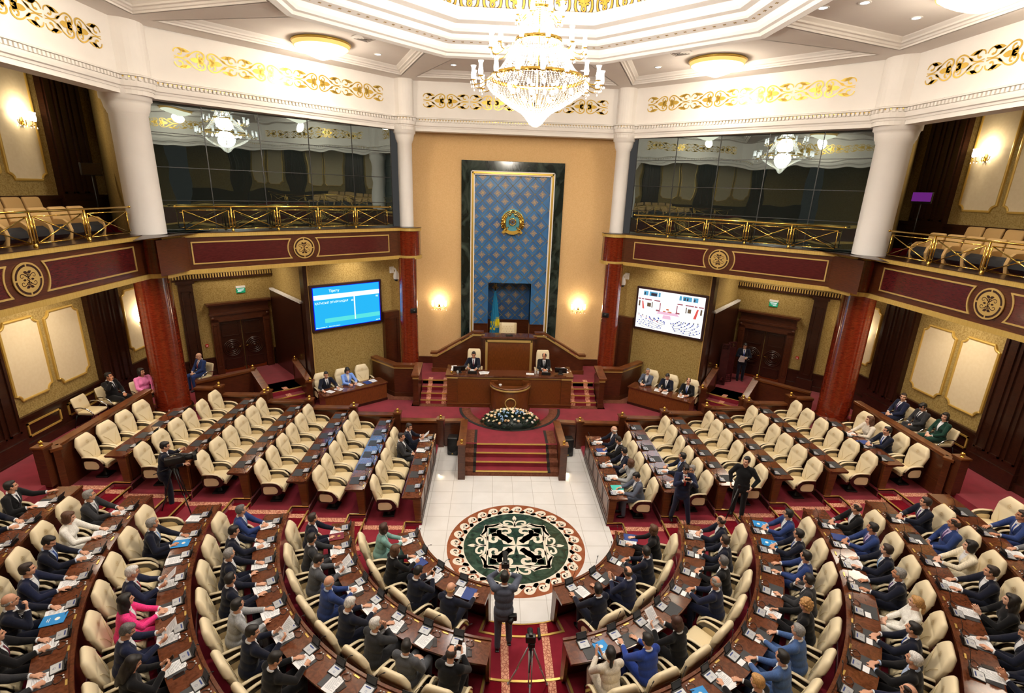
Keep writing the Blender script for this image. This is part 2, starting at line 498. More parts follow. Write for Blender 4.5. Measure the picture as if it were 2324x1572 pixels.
# outer rows run on to the back wall
# half steps let into the tiers, with brass nosing
HALF = 0.112
for j in range(6):
    z = TIER_Z[j]
    for s, sn in SIDES:
        x0, x1 = s * ROW_X[j], s * (ROW_X[j] + 0.42)
        mb = MB(); mb.bb(x0, x1, -0.74, 0.80, -0.1, z - HALF)
        struct(mb.build('floor_half_step', 'carpet_dark'))
        mb = MB(); w = 0.035; h = 0.018
        mb.bb(x1, x1 + s * w, -0.74, 0.80, z - 0.03, z + h)
        mb.bb(x0, x1, 0.80, 0.80 + w, z - 0.03, z + h); mb.bb(x0, x1, -0.74 - w, -0.74, z - 0.03, z + h)
        mb.bb(x0, x0 + s * w, -0.74, 0.80, z - HALF - 0.03, z - HALF + h)
        o = mb.build('step_nosing', 'nosing_gold')
        tag(o, 'brass nosing round the %s half step of the %s cross aisle, counted from the marble floor' % (ORD[j], sn), 'step nosing', 'brass step nosings of the cross aisles')
    # bottom aisle
    R = ROW_R[j]
    def arcpts(r, n=6):
        ac = math.asin(0.70 / ROW_R[j])
        return [(r * cos(1.5 * pi - ac + 2 * ac * i / n), r * sin(1.5 * pi - ac + 2 * ac * i / n)) for i in range(n + 1)]
    if j < 4:
        p = arcpts(R) + list(reversed(arcpts(R + 0.42)))
        mb = MB(); mb.prism(p, -0.1, z - HALF)
        struct(mb.build('floor_half_step', 'carpet_dark'))
        mb = MB(); prof = [(0, -0.03), (0.045, -0.03), (0.045, 0.018), (0, 0.018)]
        mb.sweep(prof, [(x, y, z - HALF) for x, y in arcpts(R)], side=-1)
        a, b = arcpts(R), arcpts(R + 0.42)
        mb.sweep(prof, [(x, y, z) for x, y in [a[0]] + b + [a[-1]]], side=-1)
        o = mb.build('step_nosing', 'nosing_gold')
        tag(o, 'brass nosing round the %s half step of the bottom centre aisle' % ORD[j], 'step nosing', 'brass step nosings of the centre aisle')
# patterned carpet borders of the aisles
for s, sn in SIDES:
    for yy, nm in ((0.57, 'far'), (-0.24, 'near')):
        mb = MB()
        for j in range(6):
            z = TIER_Z[j]; X = ROW_X[j]
            mb.bb(s * (X + 0.035), s * (X + 0.42), yy - 0.085, yy + 0.085, z - HALF, z - HALF + 0.006)
            mb.bb(s * (X + 0.413), s * (X + 0.421), yy - 0.085, yy + 0.085, z - HALF, z - 0.03)
            mb.bb(s * (X + 0.456), s * (ROW_X[j + 1]), yy - 0.085, yy + 0.085, z, z + 0.006)
            mb.bb(s * (ROW_X[j + 1] - 0.006), s * (ROW_X[j + 1]), yy - 0.085, yy + 0.085, z, z + 0.225 - HALF - 0.03)
        o = mb.build('carpet_border', 'runner_border')
        tag(o, 'pink patterned carpet border along the %s side of the %s cross aisle' % (nm, sn), 'carpet border')
for xx, nm in ((0.47, 'right'), (-0.36, 'left')):
    mb = MB()
    for j in range(4):
        z = TIER_Z[j]; R = ROW_R[j]; w = 0.075
        mb.bb(xx - w, xx + w, -R - 0.42 + 0.03, -R + 0.0, z - HALF, z - HALF + 0.006)
        mb.bb(xx - w, xx + w, -ROW_R[j + 1] + 0.05, -R - 0.42 - 0.02, z, z + 0.006)
    o = mb.build('carpet_border', 'runner_border')
    tag(o, 'pink patterned carpet border along the %s side of the bottom centre aisle' % nm, 'carpet border')

# stage slab, centre stairs
mb = MB()
mb.prism([(-10.6, 5.3), (-1.60, 5.3), (-1.60, 4.19), (1.60, 4.19), (1.60, 5.3), (10.6, 5.3), (13.0, 7.9), (6, 14.2), (-6, 14.2), (-13.0, 7.9)], -0.1, STAGE_Z)
struct(mb.build('floor_stage', 'carpet'), 'red carpeted stage in front of the rostrum', 'floor')
st = thing('stair_flight', 'short flight of red carpeted steps from marble floor up to the lectern', 'stairs', (0, 3.3, 0))
mb = MB(); mb2 = MB(); mb3 = MB(); mb4 = MB()
for k in range(4):
    y = 3.316 + 0.29 * k; zt = 0.165 * (k + 1)
    mb.bb(-1.14, 1.14, y, 4.25, zt - 0.165, zt - 0.002)
    for s, _ in SIDES:
        mb2.bb(s * 1.23, s * 1.5, y, 4.25, zt - 0.165, zt - 0.002)
        mb4.bb(s * 1.14, s * 1.23, y, 4.25, zt - 0.165, zt - 0.001)
mb2.bb(-1.5, 1.5, 3.30, 3.316, 0, 0.11)
for s, _ in SIDES:
    mb2.bb(s * 1.23, s * 1.5, 4.25, 5.2, STAGE_Z, STAGE_Z + 0.006); mb4.bb(s * 1.14, s * 1.23, 4.25, 5.2, STAGE_Z, STAGE_Z + 0.007)
mb.M = mb2.M = None
o = mb.build('tread', 'carpet', st); o.matrix_parent_inverse = Matrix.Translation((0, -3.3, 0))
o = mb2.build('side_tread', 'brown_carpet', st); o.matrix_parent_inverse = Matrix.Translation((0, -3.3, 0)); o['label'] = 'brown carpet at the sides of the steps'
o = mb4.build('edge_strip', 'black_edge', st); o.matrix_parent_inverse = Matrix.Translation((0, -3.3, 0)); o['label'] = 'black strip beside the red treads'
for k in range(4):
    mb3 = MB(); y = 3.316 + 0.29 * k; zt = 0.165 * (k + 1)
    mb3.bb(-1.14, 1.14, y - 0.012, y + 0.03, zt - 0.03, zt + 0.008)
    o = mb3.build('nosing', 'nosing_gold', st); o.matrix_parent_inverse = Matrix.Translation((0, -3.3, 0)); o['label'] = 'brass step nosing'
# lectern disc: brown ring with a black edge
mb = MB(); mb.lathe([(0.0, 0.0), (0.0, 0.012), (1.56, 0.012), (1.56, 0.0)], (0.03, 7.03, STAGE_Z), 72)
rug = thing('round_carpet', 'red round carpet with brown ring and black edge under the lectern', 'carpet', (0.03, 7.03, STAGE_Z))
mb = MB(); mb.lathe([(1.5, 0.0), (1.5, 0.014), (0.0, 0.014)], (0, 0, 0), 64, pi, 2 * pi); mb.build('centre_field', 'carpet', rug)
mb = MB(); mb.lathe([(1.5, 0.0), (1.5, 0.015), (1.82, 0.015), (1.82, 0)], (0, 0, 0), 64, pi, 2 * pi); o = mb.build('ring', 'brown_carpet', rug); o['label'] = 'brown carpet ring'
mb = MB(); mb.lathe([(1.82, 0.0), (1.82, 0.018), (1.92, 0.018), (1.92, 0)], (0, 0, 0), 64, pi, 2 * pi); o = mb.build('edge_strip', 'black_edge', rug); o['label'] = 'black carpet edge'
# door landings and outer walkway steps
for s, sn in SIDES:
    mb = MB(); mb.M = diag(s, 0)
    mb.bb(-9.5, -0.78, 11.05, 14.42, 0.2, DOOR_Z)
    mb.bb(-9.5, -2.3, 8.6, 11.05, 0.2, DOOR_Z)
    struct(mb.build('floor_landing', 'carpet'), 'red carpeted landing before the %s door' % sn, 'floor')
    mb = MB()
    mb.bb(s * 10.3, s * 13.05, 4.9, 5.2, 0.2, 1.42); mb.bb(s * 10.3, s * 13.05, 5.2, 5.5, 0.2, 1.29)
    struct(mb.build('floor_step', 'carpet'))
    mb = MB(); mb.bb(s * 10.3, s * 13.0, 4.87, 4.92, 1.52, 1.565)
    tag(mb.build('step_nosing', 'nosing_gold'), 'brass nosing on the walkway step behind the %s red column' % sn, 'step nosing')

# ------------------------------------------------------------------ inlaid medallion of the marble floor
def spiral(cx, cy, r0, r1, a0, a1, n=18):
    return [(cx + (r0 + (r1 - r0) * i / n) * cos(a0 + (a1 - a0) * i / n), cy + (r0 + (r1 - r0) * i / n) * sin(a0 + (a1 - a0) * i / n)) for i in range(n + 1)]
def ribbon(pts, w0, w1=None, wm=None):
    """2D stroke as quads: list of (verts, faces); the width goes w0 -> wm -> w1"""
    n = len(pts); w1 = w0 if w1 is None else w1
    vs, fs = [], []
    for i, p in enumerate(pts):
        a = pts[max(i - 1, 0)]; b = pts[min(i + 1, n - 1)]
        tx, ty = b[0] - a[0], b[1] - a[1]; l = hypot(tx, ty) or 1
        u = i / (n - 1)
        w = (w0 + (w1 - w0) * u) if wm is None else (w0 + (wm - w0) * min(1, 2 * u) if u < 0.5 else wm + (w1 - wm) * (2 * u - 1))
        vs.append((p[0] - ty / l * w / 2, p[1] + tx / l * w / 2)); vs.append((p[0] + ty / l * w / 2, p[1] - tx / l * w / 2))
    for i in range(n - 1): fs.append((2 * i, 2 * i + 1, 2 * i + 3, 2 * i + 2))
    return vs, fs
def blob(pts): return list(pts), [tuple(range(len(pts)))]
def leaf(x, y, ang, l, w, n=10):
    pts = []
    for i in range(n + 1):
        u = i / n; pts.append((u * l, w * sin(pi * u ** 0.8)))
    for i in range(n - 1, 0, -1):
        u = i / n; pts.append((u * l, -w * sin(pi * u ** 0.8)))
    return blob([(x + a * cos(ang) - b * sin(ang), y + a * sin(ang) + b * cos(ang)) for a, b in pts])
def bez(p0, p1, p2, p3, n=14):
    r = []
    for i in range(n + 1):
        t = i / n; u = 1 - t
        r.append(tuple(u ** 3 * a + 3 * u * u * t * b + 3 * u * t * t * c + t ** 3 * d for a, b, c, d in zip(p0, p1, p2, p3)))
    return r
def circ(cx, cy, r, n=24): return blob([(cx + r * cos(2 * pi * i / n), cy + r * sin(2 * pi * i / n)) for i in range(n)])
def xf(sh, f): return [([f(*p) for p in vs], fs) for vs, fs in sh]
def rot2(sh, a): return xf(sh, lambda x, y: (x * cos(a) - y * sin(a), x * sin(a) + y * cos(a)))
def mir(sh): return sh + xf(sh, lambda x, y: (-x, y))
def flat(mb, shapes, z, h, mi=0):
    """2D shapes laid as thin solid inlay: top at z+h"""
    for vs, fs in shapes:
        n = len(vs)
        V = [(x, y, z + h) for x, y in vs]
        mb.add(V, fs, mi)
R0 = 1.75
med = thing('floor_medallion', 'round inlaid marble medallion with scroll ring and green centre in white floor', 'floor inlay', (0, 0, 0.0))
mb = MB(); mb.lathe([(0, 0.002), (R0, 0.002), (R0, -0.02)], n=96); mb.build('outer_disc', 'terracotta', med)
# running scroll ring
mb = MB()
mb.lathe([(1.33, 0.004), (1.40, 0.004)], n=96)
NW = 28
for k in range(NW):
    a = 2 * pi * k / NW
    sh = []
    # one wave: foot on the inner ring, crest curling back
    foot = bez((-0.17, 0.0), (-0.02, 0.02), (0.0, 0.23), (0.10, 0.245), 10)
    curl = spiral(0.105, 0.155, 0.095, 0.035, pi / 2, pi / 2 - 1.55 * pi, 16)
    sh.append(ribbon(foot + curl[1:], 0.115, 0.075, 0.085)); sh.append(circ(0.105 + 0.03, 0.155, 0.045, 10))
    sh.append(blob([(-0.24, -0.02), (0.14, -0.02), (0.0, 0.05), (-0.07, 0.12)]))
    for vs, fs in sh:
        V = []
        for x, y in vs:
            r = 1.385 + y; th = a - x / 1.5
            V.append((r * cos(th), r * sin(th), 0.0045))
        mb.add(V, fs)
mb.build('scroll_ring', 'marble_cream', med)
mb = MB(); mb.lathe([(0, 0.003), (1.345, 0.003)], n=96); o = mb.build('green_disc', 'marble_green', med)
# cream star ornament
mb = MB()
sh = []
q = 0.72
# square band
for a in range(4):
    edge = [blob([(-q - 0.045, q - 0.015), (q + 0.045, q - 0.015), (q + 0.01, q + 0.035), (-q - 0.01, q + 0.035)])]
    # cusped outline outside the square
    cusp = bez((-0.80, 0.80), (-0.66, 0.74), (-0.52, 0.78), (-0.40, 0.90), 8) + bez((-0.40, 0.90), (-0.34, 0.80), (-0.2, 0.78), (0.0, 0.78), 6)[1:]
    edge += mir([ribbon(cusp, 0.07, 0.05, 0.06), blob([(-0.8, 0.8), (-0.40, 0.90), (-0.34, 0.80), (-0.3, 0.735), (-0.74, 0.735)])])
    # trefoil outside
    edge += mir([ribbon(bez((0, 0.77), (-0.005, 0.93), (-0.10, 1.02), (-0.22, 1.00), 8) + spiral(-0.22, 0.915, 0.09, 0.035, pi / 2, pi / 2 + 1.35 * pi, 14)[1:], 0.05, 0.055, 0.065)])
    edge += [leaf(0, 1.0, pi / 2, 0.24, 0.055), ribbon([(0, 0.76), (0, 1.06)], 0.035)]
    sh += rot2(edge, a * pi / 2)
    # inside: corner leaf and double scrolls, four times
    ins = [leaf(0.20, 0.20, pi / 4, 0.62, 0.155)]
    ins += [blob([(0.0, 0.0), (0.32, 0.06), (0.42, 0.42), (0.06, 0.32)])]
    ins += mir([ribbon(bez((-0.16, 0.10), (-0.20, 0.25), (-0.52, 0.30), (-0.40, 0.62), 8), 0.10, 0.13)])
    ins += mir([ribbon(bez((-0.44, 0.50), (-0.42, 0.68), (-0.30, 0.70), (-0.22, 0.68), 6) + spiral(-0.23, 0.56, 0.115, 0.045, pi / 2, pi / 2 - 1.4 * pi, 14)[1:], 0.13, 0.07, 0.095)])
    ins += mir([leaf(-0.52, 0.52, 0.75 * pi, 0.20, 0.10)])
    sh += rot2(ins, a * pi / 2)
flat(mb, sh, 0.0, 0.006)
mb.build('star_ornament', 'marble_cream', med)
mb = MB(); sh = []
for a in range(4):
    sh += rot2([leaf(0.0, 0.30, pi / 2, 0.16, 0.035), ribbon([(0, 0.28), (0, 0.40)], 0.02)], a * pi / 2)
flat(mb, sh, 0.0, 0.0075); mb.build('leaf_inlay', 'marble_green', med)

# ------------------------------------------------------------------ lower walls
def notch_panel(x0, x1, z0, z1, r, n=6):
    """panel outline with scooped corners (local x,z)"""
    P = []
    for cx, cz, a0 in ((x0, z0, pi / 2), (x1, z0, pi), (x1, z1, 1.5 * pi), (x0, z1, 0)):
        for i in range(n + 1):
            a = a0 - pi / 2 * i / n
            P.append((cx + r * cos(a), cz + r * sin(a)))
    return P
def wall_panel(parent, M, x0, x1, z0, z1, r=0.16, flip=1):
    """cream field in a gilt scooped frame, standing 3 cm off the wall (local y<0 is the hall side)"""
    P = notch_panel(x0, x1, z0, z1, r)
    mb = MB(); mb.M = M
    mb.extr([(x, -0.004, z) for x, z in P], (0, -0.022, 0)); mb.build('panel_field', 'cream_panel', parent)
    mb = MB(); mb.M = M
    n = len(P); prof = [(-0.035, -0.0), (-0.03, -0.045), (0.0, -0.055), (0.03, -0.045), (0.035, -0.0)]
    vs = []
    for i in range(n):
        a, b = P[i - 1], P[(i + 1) % n]; tx, tz = b[0] - a[0], b[1] - a[1]; l = hypot(tx, tz) or 1
        for o, d in prof: vs.append((P[i][0] - tz / l * o, d, P[i][1] + tx / l * o))
    m = len(prof)
    mb.add(vs, [(i * m + j, i * m + j + 1, ((i + 1) % n) * m + j + 1, ((i + 1) % n) * m + j) for i in range(n) for j in range(m - 1)])
    o = mb.build('panel_frame', 'gold_frame', parent); o['label'] = 'gilt moulded frame with scooped corners'
def rect_frame(mb, x0, x1, z0, z1, w=0.045, d=0.03, y=0.0):
    for a, b, c, e in ((x0, x1, z0, z0 + w), (x0, x1, z1 - w, z1), (x0, x0 + w, z0, z1), (x1 - w, x1, z0, z1)):
        mb.bb(a, b, y - d, y, c, e)
def wall_frame(side):      # local x = -y world... runs towards the rostrum, local y out of the hall
    return frame((side * WALL_X, 0, 0), (0, 1, 0), (side, 0, 0))
for s, sn in SIDES:
    M = wall_frame(s)
    mb = MB(); mb.M = M; mb.bb(-11.5, 7.9, 0.0, 0.3, 0.2, 12.6)
    w = struct(mb.build('wall_' + sn, 'wallpaper'), 'gold beige papered %s side wall with cream panels and dark wainscot' % sn, 'wall')
    bays = [(1.60, 4.52)] + [(1.60 - 4.26 * k, 4.52 - 4.26 * k) for k in (1, 2)] + [(5.9, 7.8)]
    # wainscot
    mb = MB(); mb.M = M
    mb.bb(-11.5, 7.9, -0.05, 0, 1.15, 2.46); mb.bb(-11.5, 7.9, -0.09, 0, 2.46, 2.53); mb.bb(-11.5, 7.9, -0.12, 0, 1.15, 1.78)
    mb.bb(-11.5, 7.9, -0.05, 0, 7.1, 8.0); mb.bb(-11.5, 7.9, -0.09, 0, 8.0, 8.1)
    mb.build('wainscot', 'wood_dark', w)
    mb = MB(); mb.M = M
    for a, b in bays[:3]:
        rect_frame(mb, a + 0.22, a + 1.30, 1.92, 2.31, y=-0.05); rect_frame(mb, a + 1.56, a + 2.66, 1.92, 2.31, y=-0.05)
    o = mb.build('wainscot_moulding', 'gold_frame', w); o['label'] = 'gilt rectangles on the wainscot'
    for a, b in bays[:3]:
        for z0, z1 in ((2.93, 5.02), (8.5, 11.35)):
            wall_panel(w, M, a + 0.17, a + 1.31, z0, z1); wall_panel(w, M, a + 1.52, a + 2.68, z0, z1)
    wall_panel(w, M, 6.15, 7.55, 2.93, 5.02)
    # dark fluted pilasters between the bays
    for a, b in ((4.55, 5.88), (0.30, 1.58), (-3.96, -2.68), (-8.2, -6.94)):
        mb = MB(); mb.M = M
        for z0, z1 in ((1.15, 5.9), (7.1, 12.2)):
            mb.bb(a, b, -0.16, 0, z0, z1)
            for c in (a + 0.06, a + 0.48, a + 0.90):
                rect_frame(mb, c, c + 0.32, z0 + 1.05, z1 - 0.45, 0.05, 0.035, -0.16)
            mb.bb(a - 0.03, b + 0.03, -0.22, 0, z0, z0 + 0.45); mb.bb(a - 0.02, b + 0.02, -0.2, 0, z0 + 0.45, z0 + 0.85)
        o = mb.build('pilaster', 'wood_dark', w); o['label'] = 'dark fluted wooden pilaster'
    # plinth block line of the wall base
    # diagonal door wall
    M = diag(s, 14.42)
    mb = MB(); mb.M = M; mb.bb(-5.2, 6.4, 0, 0.3, 0.2, 6.1)
    w = struct(mb.build('wall_%s_door_bay' % sn, 'wallpaper'), 'gold beige papered wall round the %s door' % sn, 'wall')
    mb = MB(); mb.M = M
    for a, b in ((-4.95, -3.2), (-0.95, 6.4)):
        mb.bb(a, b, -0.05, 0, DOOR_Z, 1.80); mb.bb(a, b, -0.09, 0, 1.80, 1.88); mb.bb(a, b, -0.1, 0, DOOR_Z, 1.35)
    mb.build('wainscot', 'wood_dark', w)
    mb = MB(); mb.M = M
    mb.bb(-4.12, -3.64, -0.14, 0, DOOR_Z, 5.0); rect_frame(mb, -4.04, -3.72, 1.75, 4.6, 0.05, 0.03, -0.14); mb.bb(-4.18, -3.58, -0.2, 0, DOOR_Z, 1.6); mb.bb(-4.18, -3.58, -0.2, 0, 4.9, 5.02)
    o = mb.build('pilaster', 'wood_dark', w)
    # dentil band over the door
    mb = MB(); mb.M = M; mb.bb(-5.2, 6.4, -0.12, 0, 4.99, 5.07); mb.bb(-5.2, 6.4, -0.06, 0, 5.07, 5.22); mb.build('cornice', 'wood_dark', w)
    mb = MB(); mb.M = M
    x = -5.1
    while x < 0.6:
        mb.bb(x, x + 0.045, -0.11, -0.06, 5.07, 5.22); x += 0.095
    o = mb.build('dentil_band', 'gold_paint', w); o['label'] = 'row of small gilt dentils'
    mb = MB(); mb.M = M; rect_frame(mb, -0.62, -0.2, 1.42, 1.70, 0.04, 0.03, -0.05); o = mb.build('wainscot_moulding', 'gold_frame', w)
    # screen wall
    M = diag(s, 10.65)
    mb = MB(); mb.M = M; mb.bb(-0.72, 3.4, 0, 0.35, STAGE_Z, 6.0); mb.bb(-0.72, -0.45, 0.35, 3.77, STAGE_Z, 6.0)
    w = struct(mb.build('wall_%s_screen_bay' % sn, 'wallpaper'), 'gold beige papered wall carrying the %s screen' % sn, 'wall')
    mb = MB(); mb.M = M; mb.bb(-0.86, -0.72, -0.05, 0.3, STAGE_Z, 6.0); mb.bb(-0.72, 3.4, -0.04, 0, STAGE_Z, 0.95)
    mb.build('edge_post', 'wood_dark', w)
    mb = MB(); mb.M = M; mb.bb(-0.72, -0.68, -0.06, 0.0, STAGE_Z, 6.0); o = mb.build('edge_strip', 'gold_paint', w); o['label'] = 'pale gilt strip on the wall edge'
    mb = MB(); mb.M = M
    mb.bb(2.22, 2.9, -0.22, 0, STAGE_Z, 3.75); rect_frame(mb, 2.3, 2.82, 1.0, 3.5, 0.06, 0.02, -0.22)
    mb.build('side_panel', 'wood', w)
    # dark partition closing the recess beside the door
    mb = MB(); mb.M = diag(s, 0); mb.bb(-0.90, -0.80, 11.0, 14.3, DOOR_Z, 4.4); rect_frame(mb, -1, -1, 0, 0)
    o = mb.build('partition', 'wood_dark'); pt = tag(o, 'dark wooden partition beside the %s door with a white top edge' % sn, 'partition')
    mb = MB(); mb.M = diag(s, 0); mb.bb(-0.92, -0.78, 11.0, 14.3, 4.4, 4.47); o = mb.build('top_edge', 'white_plastic', pt); o['label'] = 'white top edge'
    # soffit slab of the balcony
    mb = MB()
    pl = [(s * 4.0, 9.2), (s * 4.4, 8.95), (s * 9.6, 4.3), (s * 10.2, 3.6), (s * 10.2, -4.0), (s * 13.0, -6.6), (s * 13.0, 7.9), (s * 5.0, 14.4)]
    mb.prism(pl, ZL + 0.01, ZL + 0.12)
    struct(mb.build('ceiling_soffit', 'ceiling_paint'), 'underside of the %s balcony' % sn, 'ceiling')
    mb = MB()
    mb.prism([(s * 10.2, 3.6), (s * 10.2, -4.2), (s * 13.0, -6.6), (s * 13.0, 8.4), (s * 10.9, 8.4)], 6.9, 7.10)
    mb.prism([(s * 11.9, 3.6), (s * 11.9, -5.8), (s * 13.0, -6.6), (s * 13.0, 5.0), (s * 11.9, 5.0)], 7.10, 7.28)
    struct(mb.build('floor_balcony', 'carpet_dark'), 'dark red stepped floor of the %s balcony' % sn, 'floor')
    mb = MB(); mb.M = diag(s, 0); mb.bb(-5.75, -5.6, 9.6, 14.4, 7.1, 12.2)
    struct(mb.build('wall_%s_balcony_end' % sn, 'wallpaper'), 'end wall of the %s balcony' % sn, 'wall')
    lamp('balcony_soffit_lamp', 'AREA', tuple(diag(s, 13.0) @ Vector((-2.2, 0, 5.95))), 55, WARM, 1.2)
    lamp('balcony_soffit_lamp', 'AREA', tuple(diag(s, 9.9) @ Vector((0.9, 0, 5.9))), 30, WARM, 1.0, tuple(diag(s, 10.4) @ Vector((0.9, 0, 0))))
    lamp('balcony_soffit_lamp', 'AREA', (s * 11.6, 2.6, 5.95), 90, WARM, 1.4)
    lamp('balcony_soffit_lamp', 'AREA', (s * 11.6, -2.6, 5.95), 70, WARM, 1.4)
mb = MB(); mb.bb(-13.5, 13.5, -13.6, -13.3, 0, 12.6)
struct(mb.build('wall_back', 'wallpaper'), 'papered wall behind the rear gallery', 'wall')

# ------------------------------------------------------------------ front wall with niche
mb = MB()
W0, W1 = -4.05, 4.05
NX, NZ0, NZ1 = 0.90, 1.32, 4.93
for a in ((W0, -NX, STAGE_Z, 11.3), (NX, W1, STAGE_Z, 11.3), (-NX, NX, NZ1, 11.3)):
    mb.bb(a[0], a[1], 10.35, 10.75, a[2], a[3])
mb.bb(-NX - 0.1, NX + 0.1, 11.15, 11.3, STAGE_Z, NZ1 + 0.1)
fw = struct(mb.build('wall_front', 'wall_orange'), 'apricot plaster wall behind the rostrum', 'wall')
mb = MB(); mb.bb(W0, W1, 10.28, 10.36, DAIS_Z, 1.62); mb.build('skirting', 'wood', fw)

# ------------------------------------------------------------------ columns
COLS = []
for s, sn in SIDES:
    ups = {'inner': (0.08, 0.55), 'outer': (-0.80, -1.02)}
    for (cx, cy), rl, rb, rw, zb, nm in (((4.0, 8.85), 0.345, 0.43, 0.262, DAIS_Z, 'inner'), ((10.98, 4.72), 0.48, 0.50, 0.425, 1.50, 'outer')):
        c = thing('column', '%s column with red lower shaft and white upper shaft on the %s' % ('slim ' if nm == 'inner' else 'thick ', sn), 'column', (s * cx, cy, zb))
        c['label'] = ('%s round column, red below and white above, %s' % (('slimmer', 'beside the %s screen' % sn) if nm == 'inner' else ('thick', 'at the end of the %s balcony' % sn)))
        c['kind'] = 'structure'
        mb = MB(); mb.lathe([(rl + 0.05, 0), (rl + 0.05, 0.12), (rl + 0.02, 0.16), (rl, 0.2), (rl, (ZL + 0.05 if nm == 'inner' else 6.9) - zb)], n=40); mb.build('lower_shaft', 'column_red', c)
        mb = MB(); mb.lathe([(rl + 0.07, 0), (rl + 0.07, 0.09), (rl + 0.04, 0.14)], n=40); o = mb.build('base', 'wood_dark', c); o['label'] = 'dark base ring'
        mb = MB(); mb.lathe([(rw, ZT - zb), (rw, 10.18 - zb), (rw + 0.02, 10.2 - zb), (rw + 0.03, 10.25 - zb), (rw + 0.06, 10.3 - zb), (rw + 0.08, 10.42 - zb), (rw + 0.1, 10.5 - zb), (rw + 0.14, 10.52 - zb), (rw + 0.14, ZC - zb)], (s * ups[nm][0], ups[nm][1], 0), n=40)
        o = mb.build('upper_shaft', 'plaster', c); o['label'] = 'white plastered upper shaft with ringed capital'
# ------------------------------------------------------------------ balcony parapets
CA, CB = (4.30, 8.73), (9.70, 3.94)        # ends of the diagonal parapet face
def bulge(cx, cy, r, a0, a1, n=10): return [(cx + r * cos(a0 + (a1 - a0) * i / n), cy + r * sin(a0 + (a1 - a0) * i / n)) for i in range(n + 1)]
def parapet_path(s):
    p = []
    p += [(3.98 - 0.43, 9.25)] + bulge(3.98, 9.08, 0.43, radians(190), radians(305), 10)
    p += [CA, CB]
    p += bulge(10.17, 3.79, 0.50, radians(160), radians(275), 10)
    p += [(10.10, 3.25), (10.10, -4.0)]
    p += [(9.6, -4.8), (4.6, -9.3)]
    return [(s * x, y) for x, y in p]
def medallion(mb, mg, M, t, z, R=0.345):
    mb.M = mg.M = M
    def ring(r0, r1, a0, a1, y, m, n=10):
        vs = []
        for i in range(n + 1):
            a = a0 + (a1 - a0) * i / n
            for r in (r0, r1): vs.append((t + r * cos(a), y, z + r * sin(a)))
        m.add(vs, [(2 * i, 2 * i + 1, 2 * i + 3, 2 * i + 2) for i in range(n)])
    n = 40
    mg.extr([(t + R * cos(2 * pi * i / n), -0.012, z + R * sin(2 * pi * i / n)) for i in range(n)], (0, -0.02, 0))
    for q in range(4): ring(R * 0.76, R * 0.89, q * pi / 2 + 0.06, (q + 1) * pi / 2 - 0.06, -0.0345, mb)
    k = R / 0.345
    sh = []
    for a in (0, pi):
        sh += rot2([ribbon(bez((-0.03, 0.0), (0.05, 0.09), (0.09, 0.12), (0.13, 0.12)) + spiral(0.135, 0.075, 0.045, 0.02, pi / 2, -pi, 10)[1:], 0.016, 0.012),
                    ribbon(bez((-0.03, 0.0), (0.05, -0.09), (0.09, -0.12), (0.13, -0.12)) + spiral(0.135, -0.075, 0.045, 0.02, -pi / 2, pi, 10)[1:], 0.016, 0.012),
                    leaf(0.055, 0, 0, 0.075, 0.022)], a)
    for a in (pi / 2, -pi / 2):
        sh += rot2([leaf(0.02, 0, 0, 0.11, 0.014), leaf(0.13, 0.0, 1.2, 0.1, 0.03), leaf(0.13, 0, -1.2, 0.1, 0.03)] + [ribbon(spiral(0.075, 0.03, 0.03, 0.012, -1, 4, 8), 0.012), ribbon(spiral(0.075, -0.03, 0.03, 0.012, 1, -4, 8), 0.012)], a)
    for vs, fs in sh: mb.add([(t + x * k, -0.0345, z + y * k) for x, y in vs], fs)
def concave_panel(x0, x1, z0, z1, cx, R, left):
    """panel whose end next to the medallion is scooped by a circle round cx"""
    zc = (z0 + z1) / 2
    h = (z1 - z0) / 2
    arc = []
    a = math.asin(min(1, h / R))
    for i in range(13):
        b = -a + 2 * a * i / 12
        arc.append((R * cos(b), R * sin(b)))
    if left: return [(x0, z0)] + [(cx - u, zc + v) for u, v in arc] + [(x0, z1)]
    return [(x1, z1)] + [(cx + u, zc + v) for u, v in reversed(arc)] + [(x1, z0)]
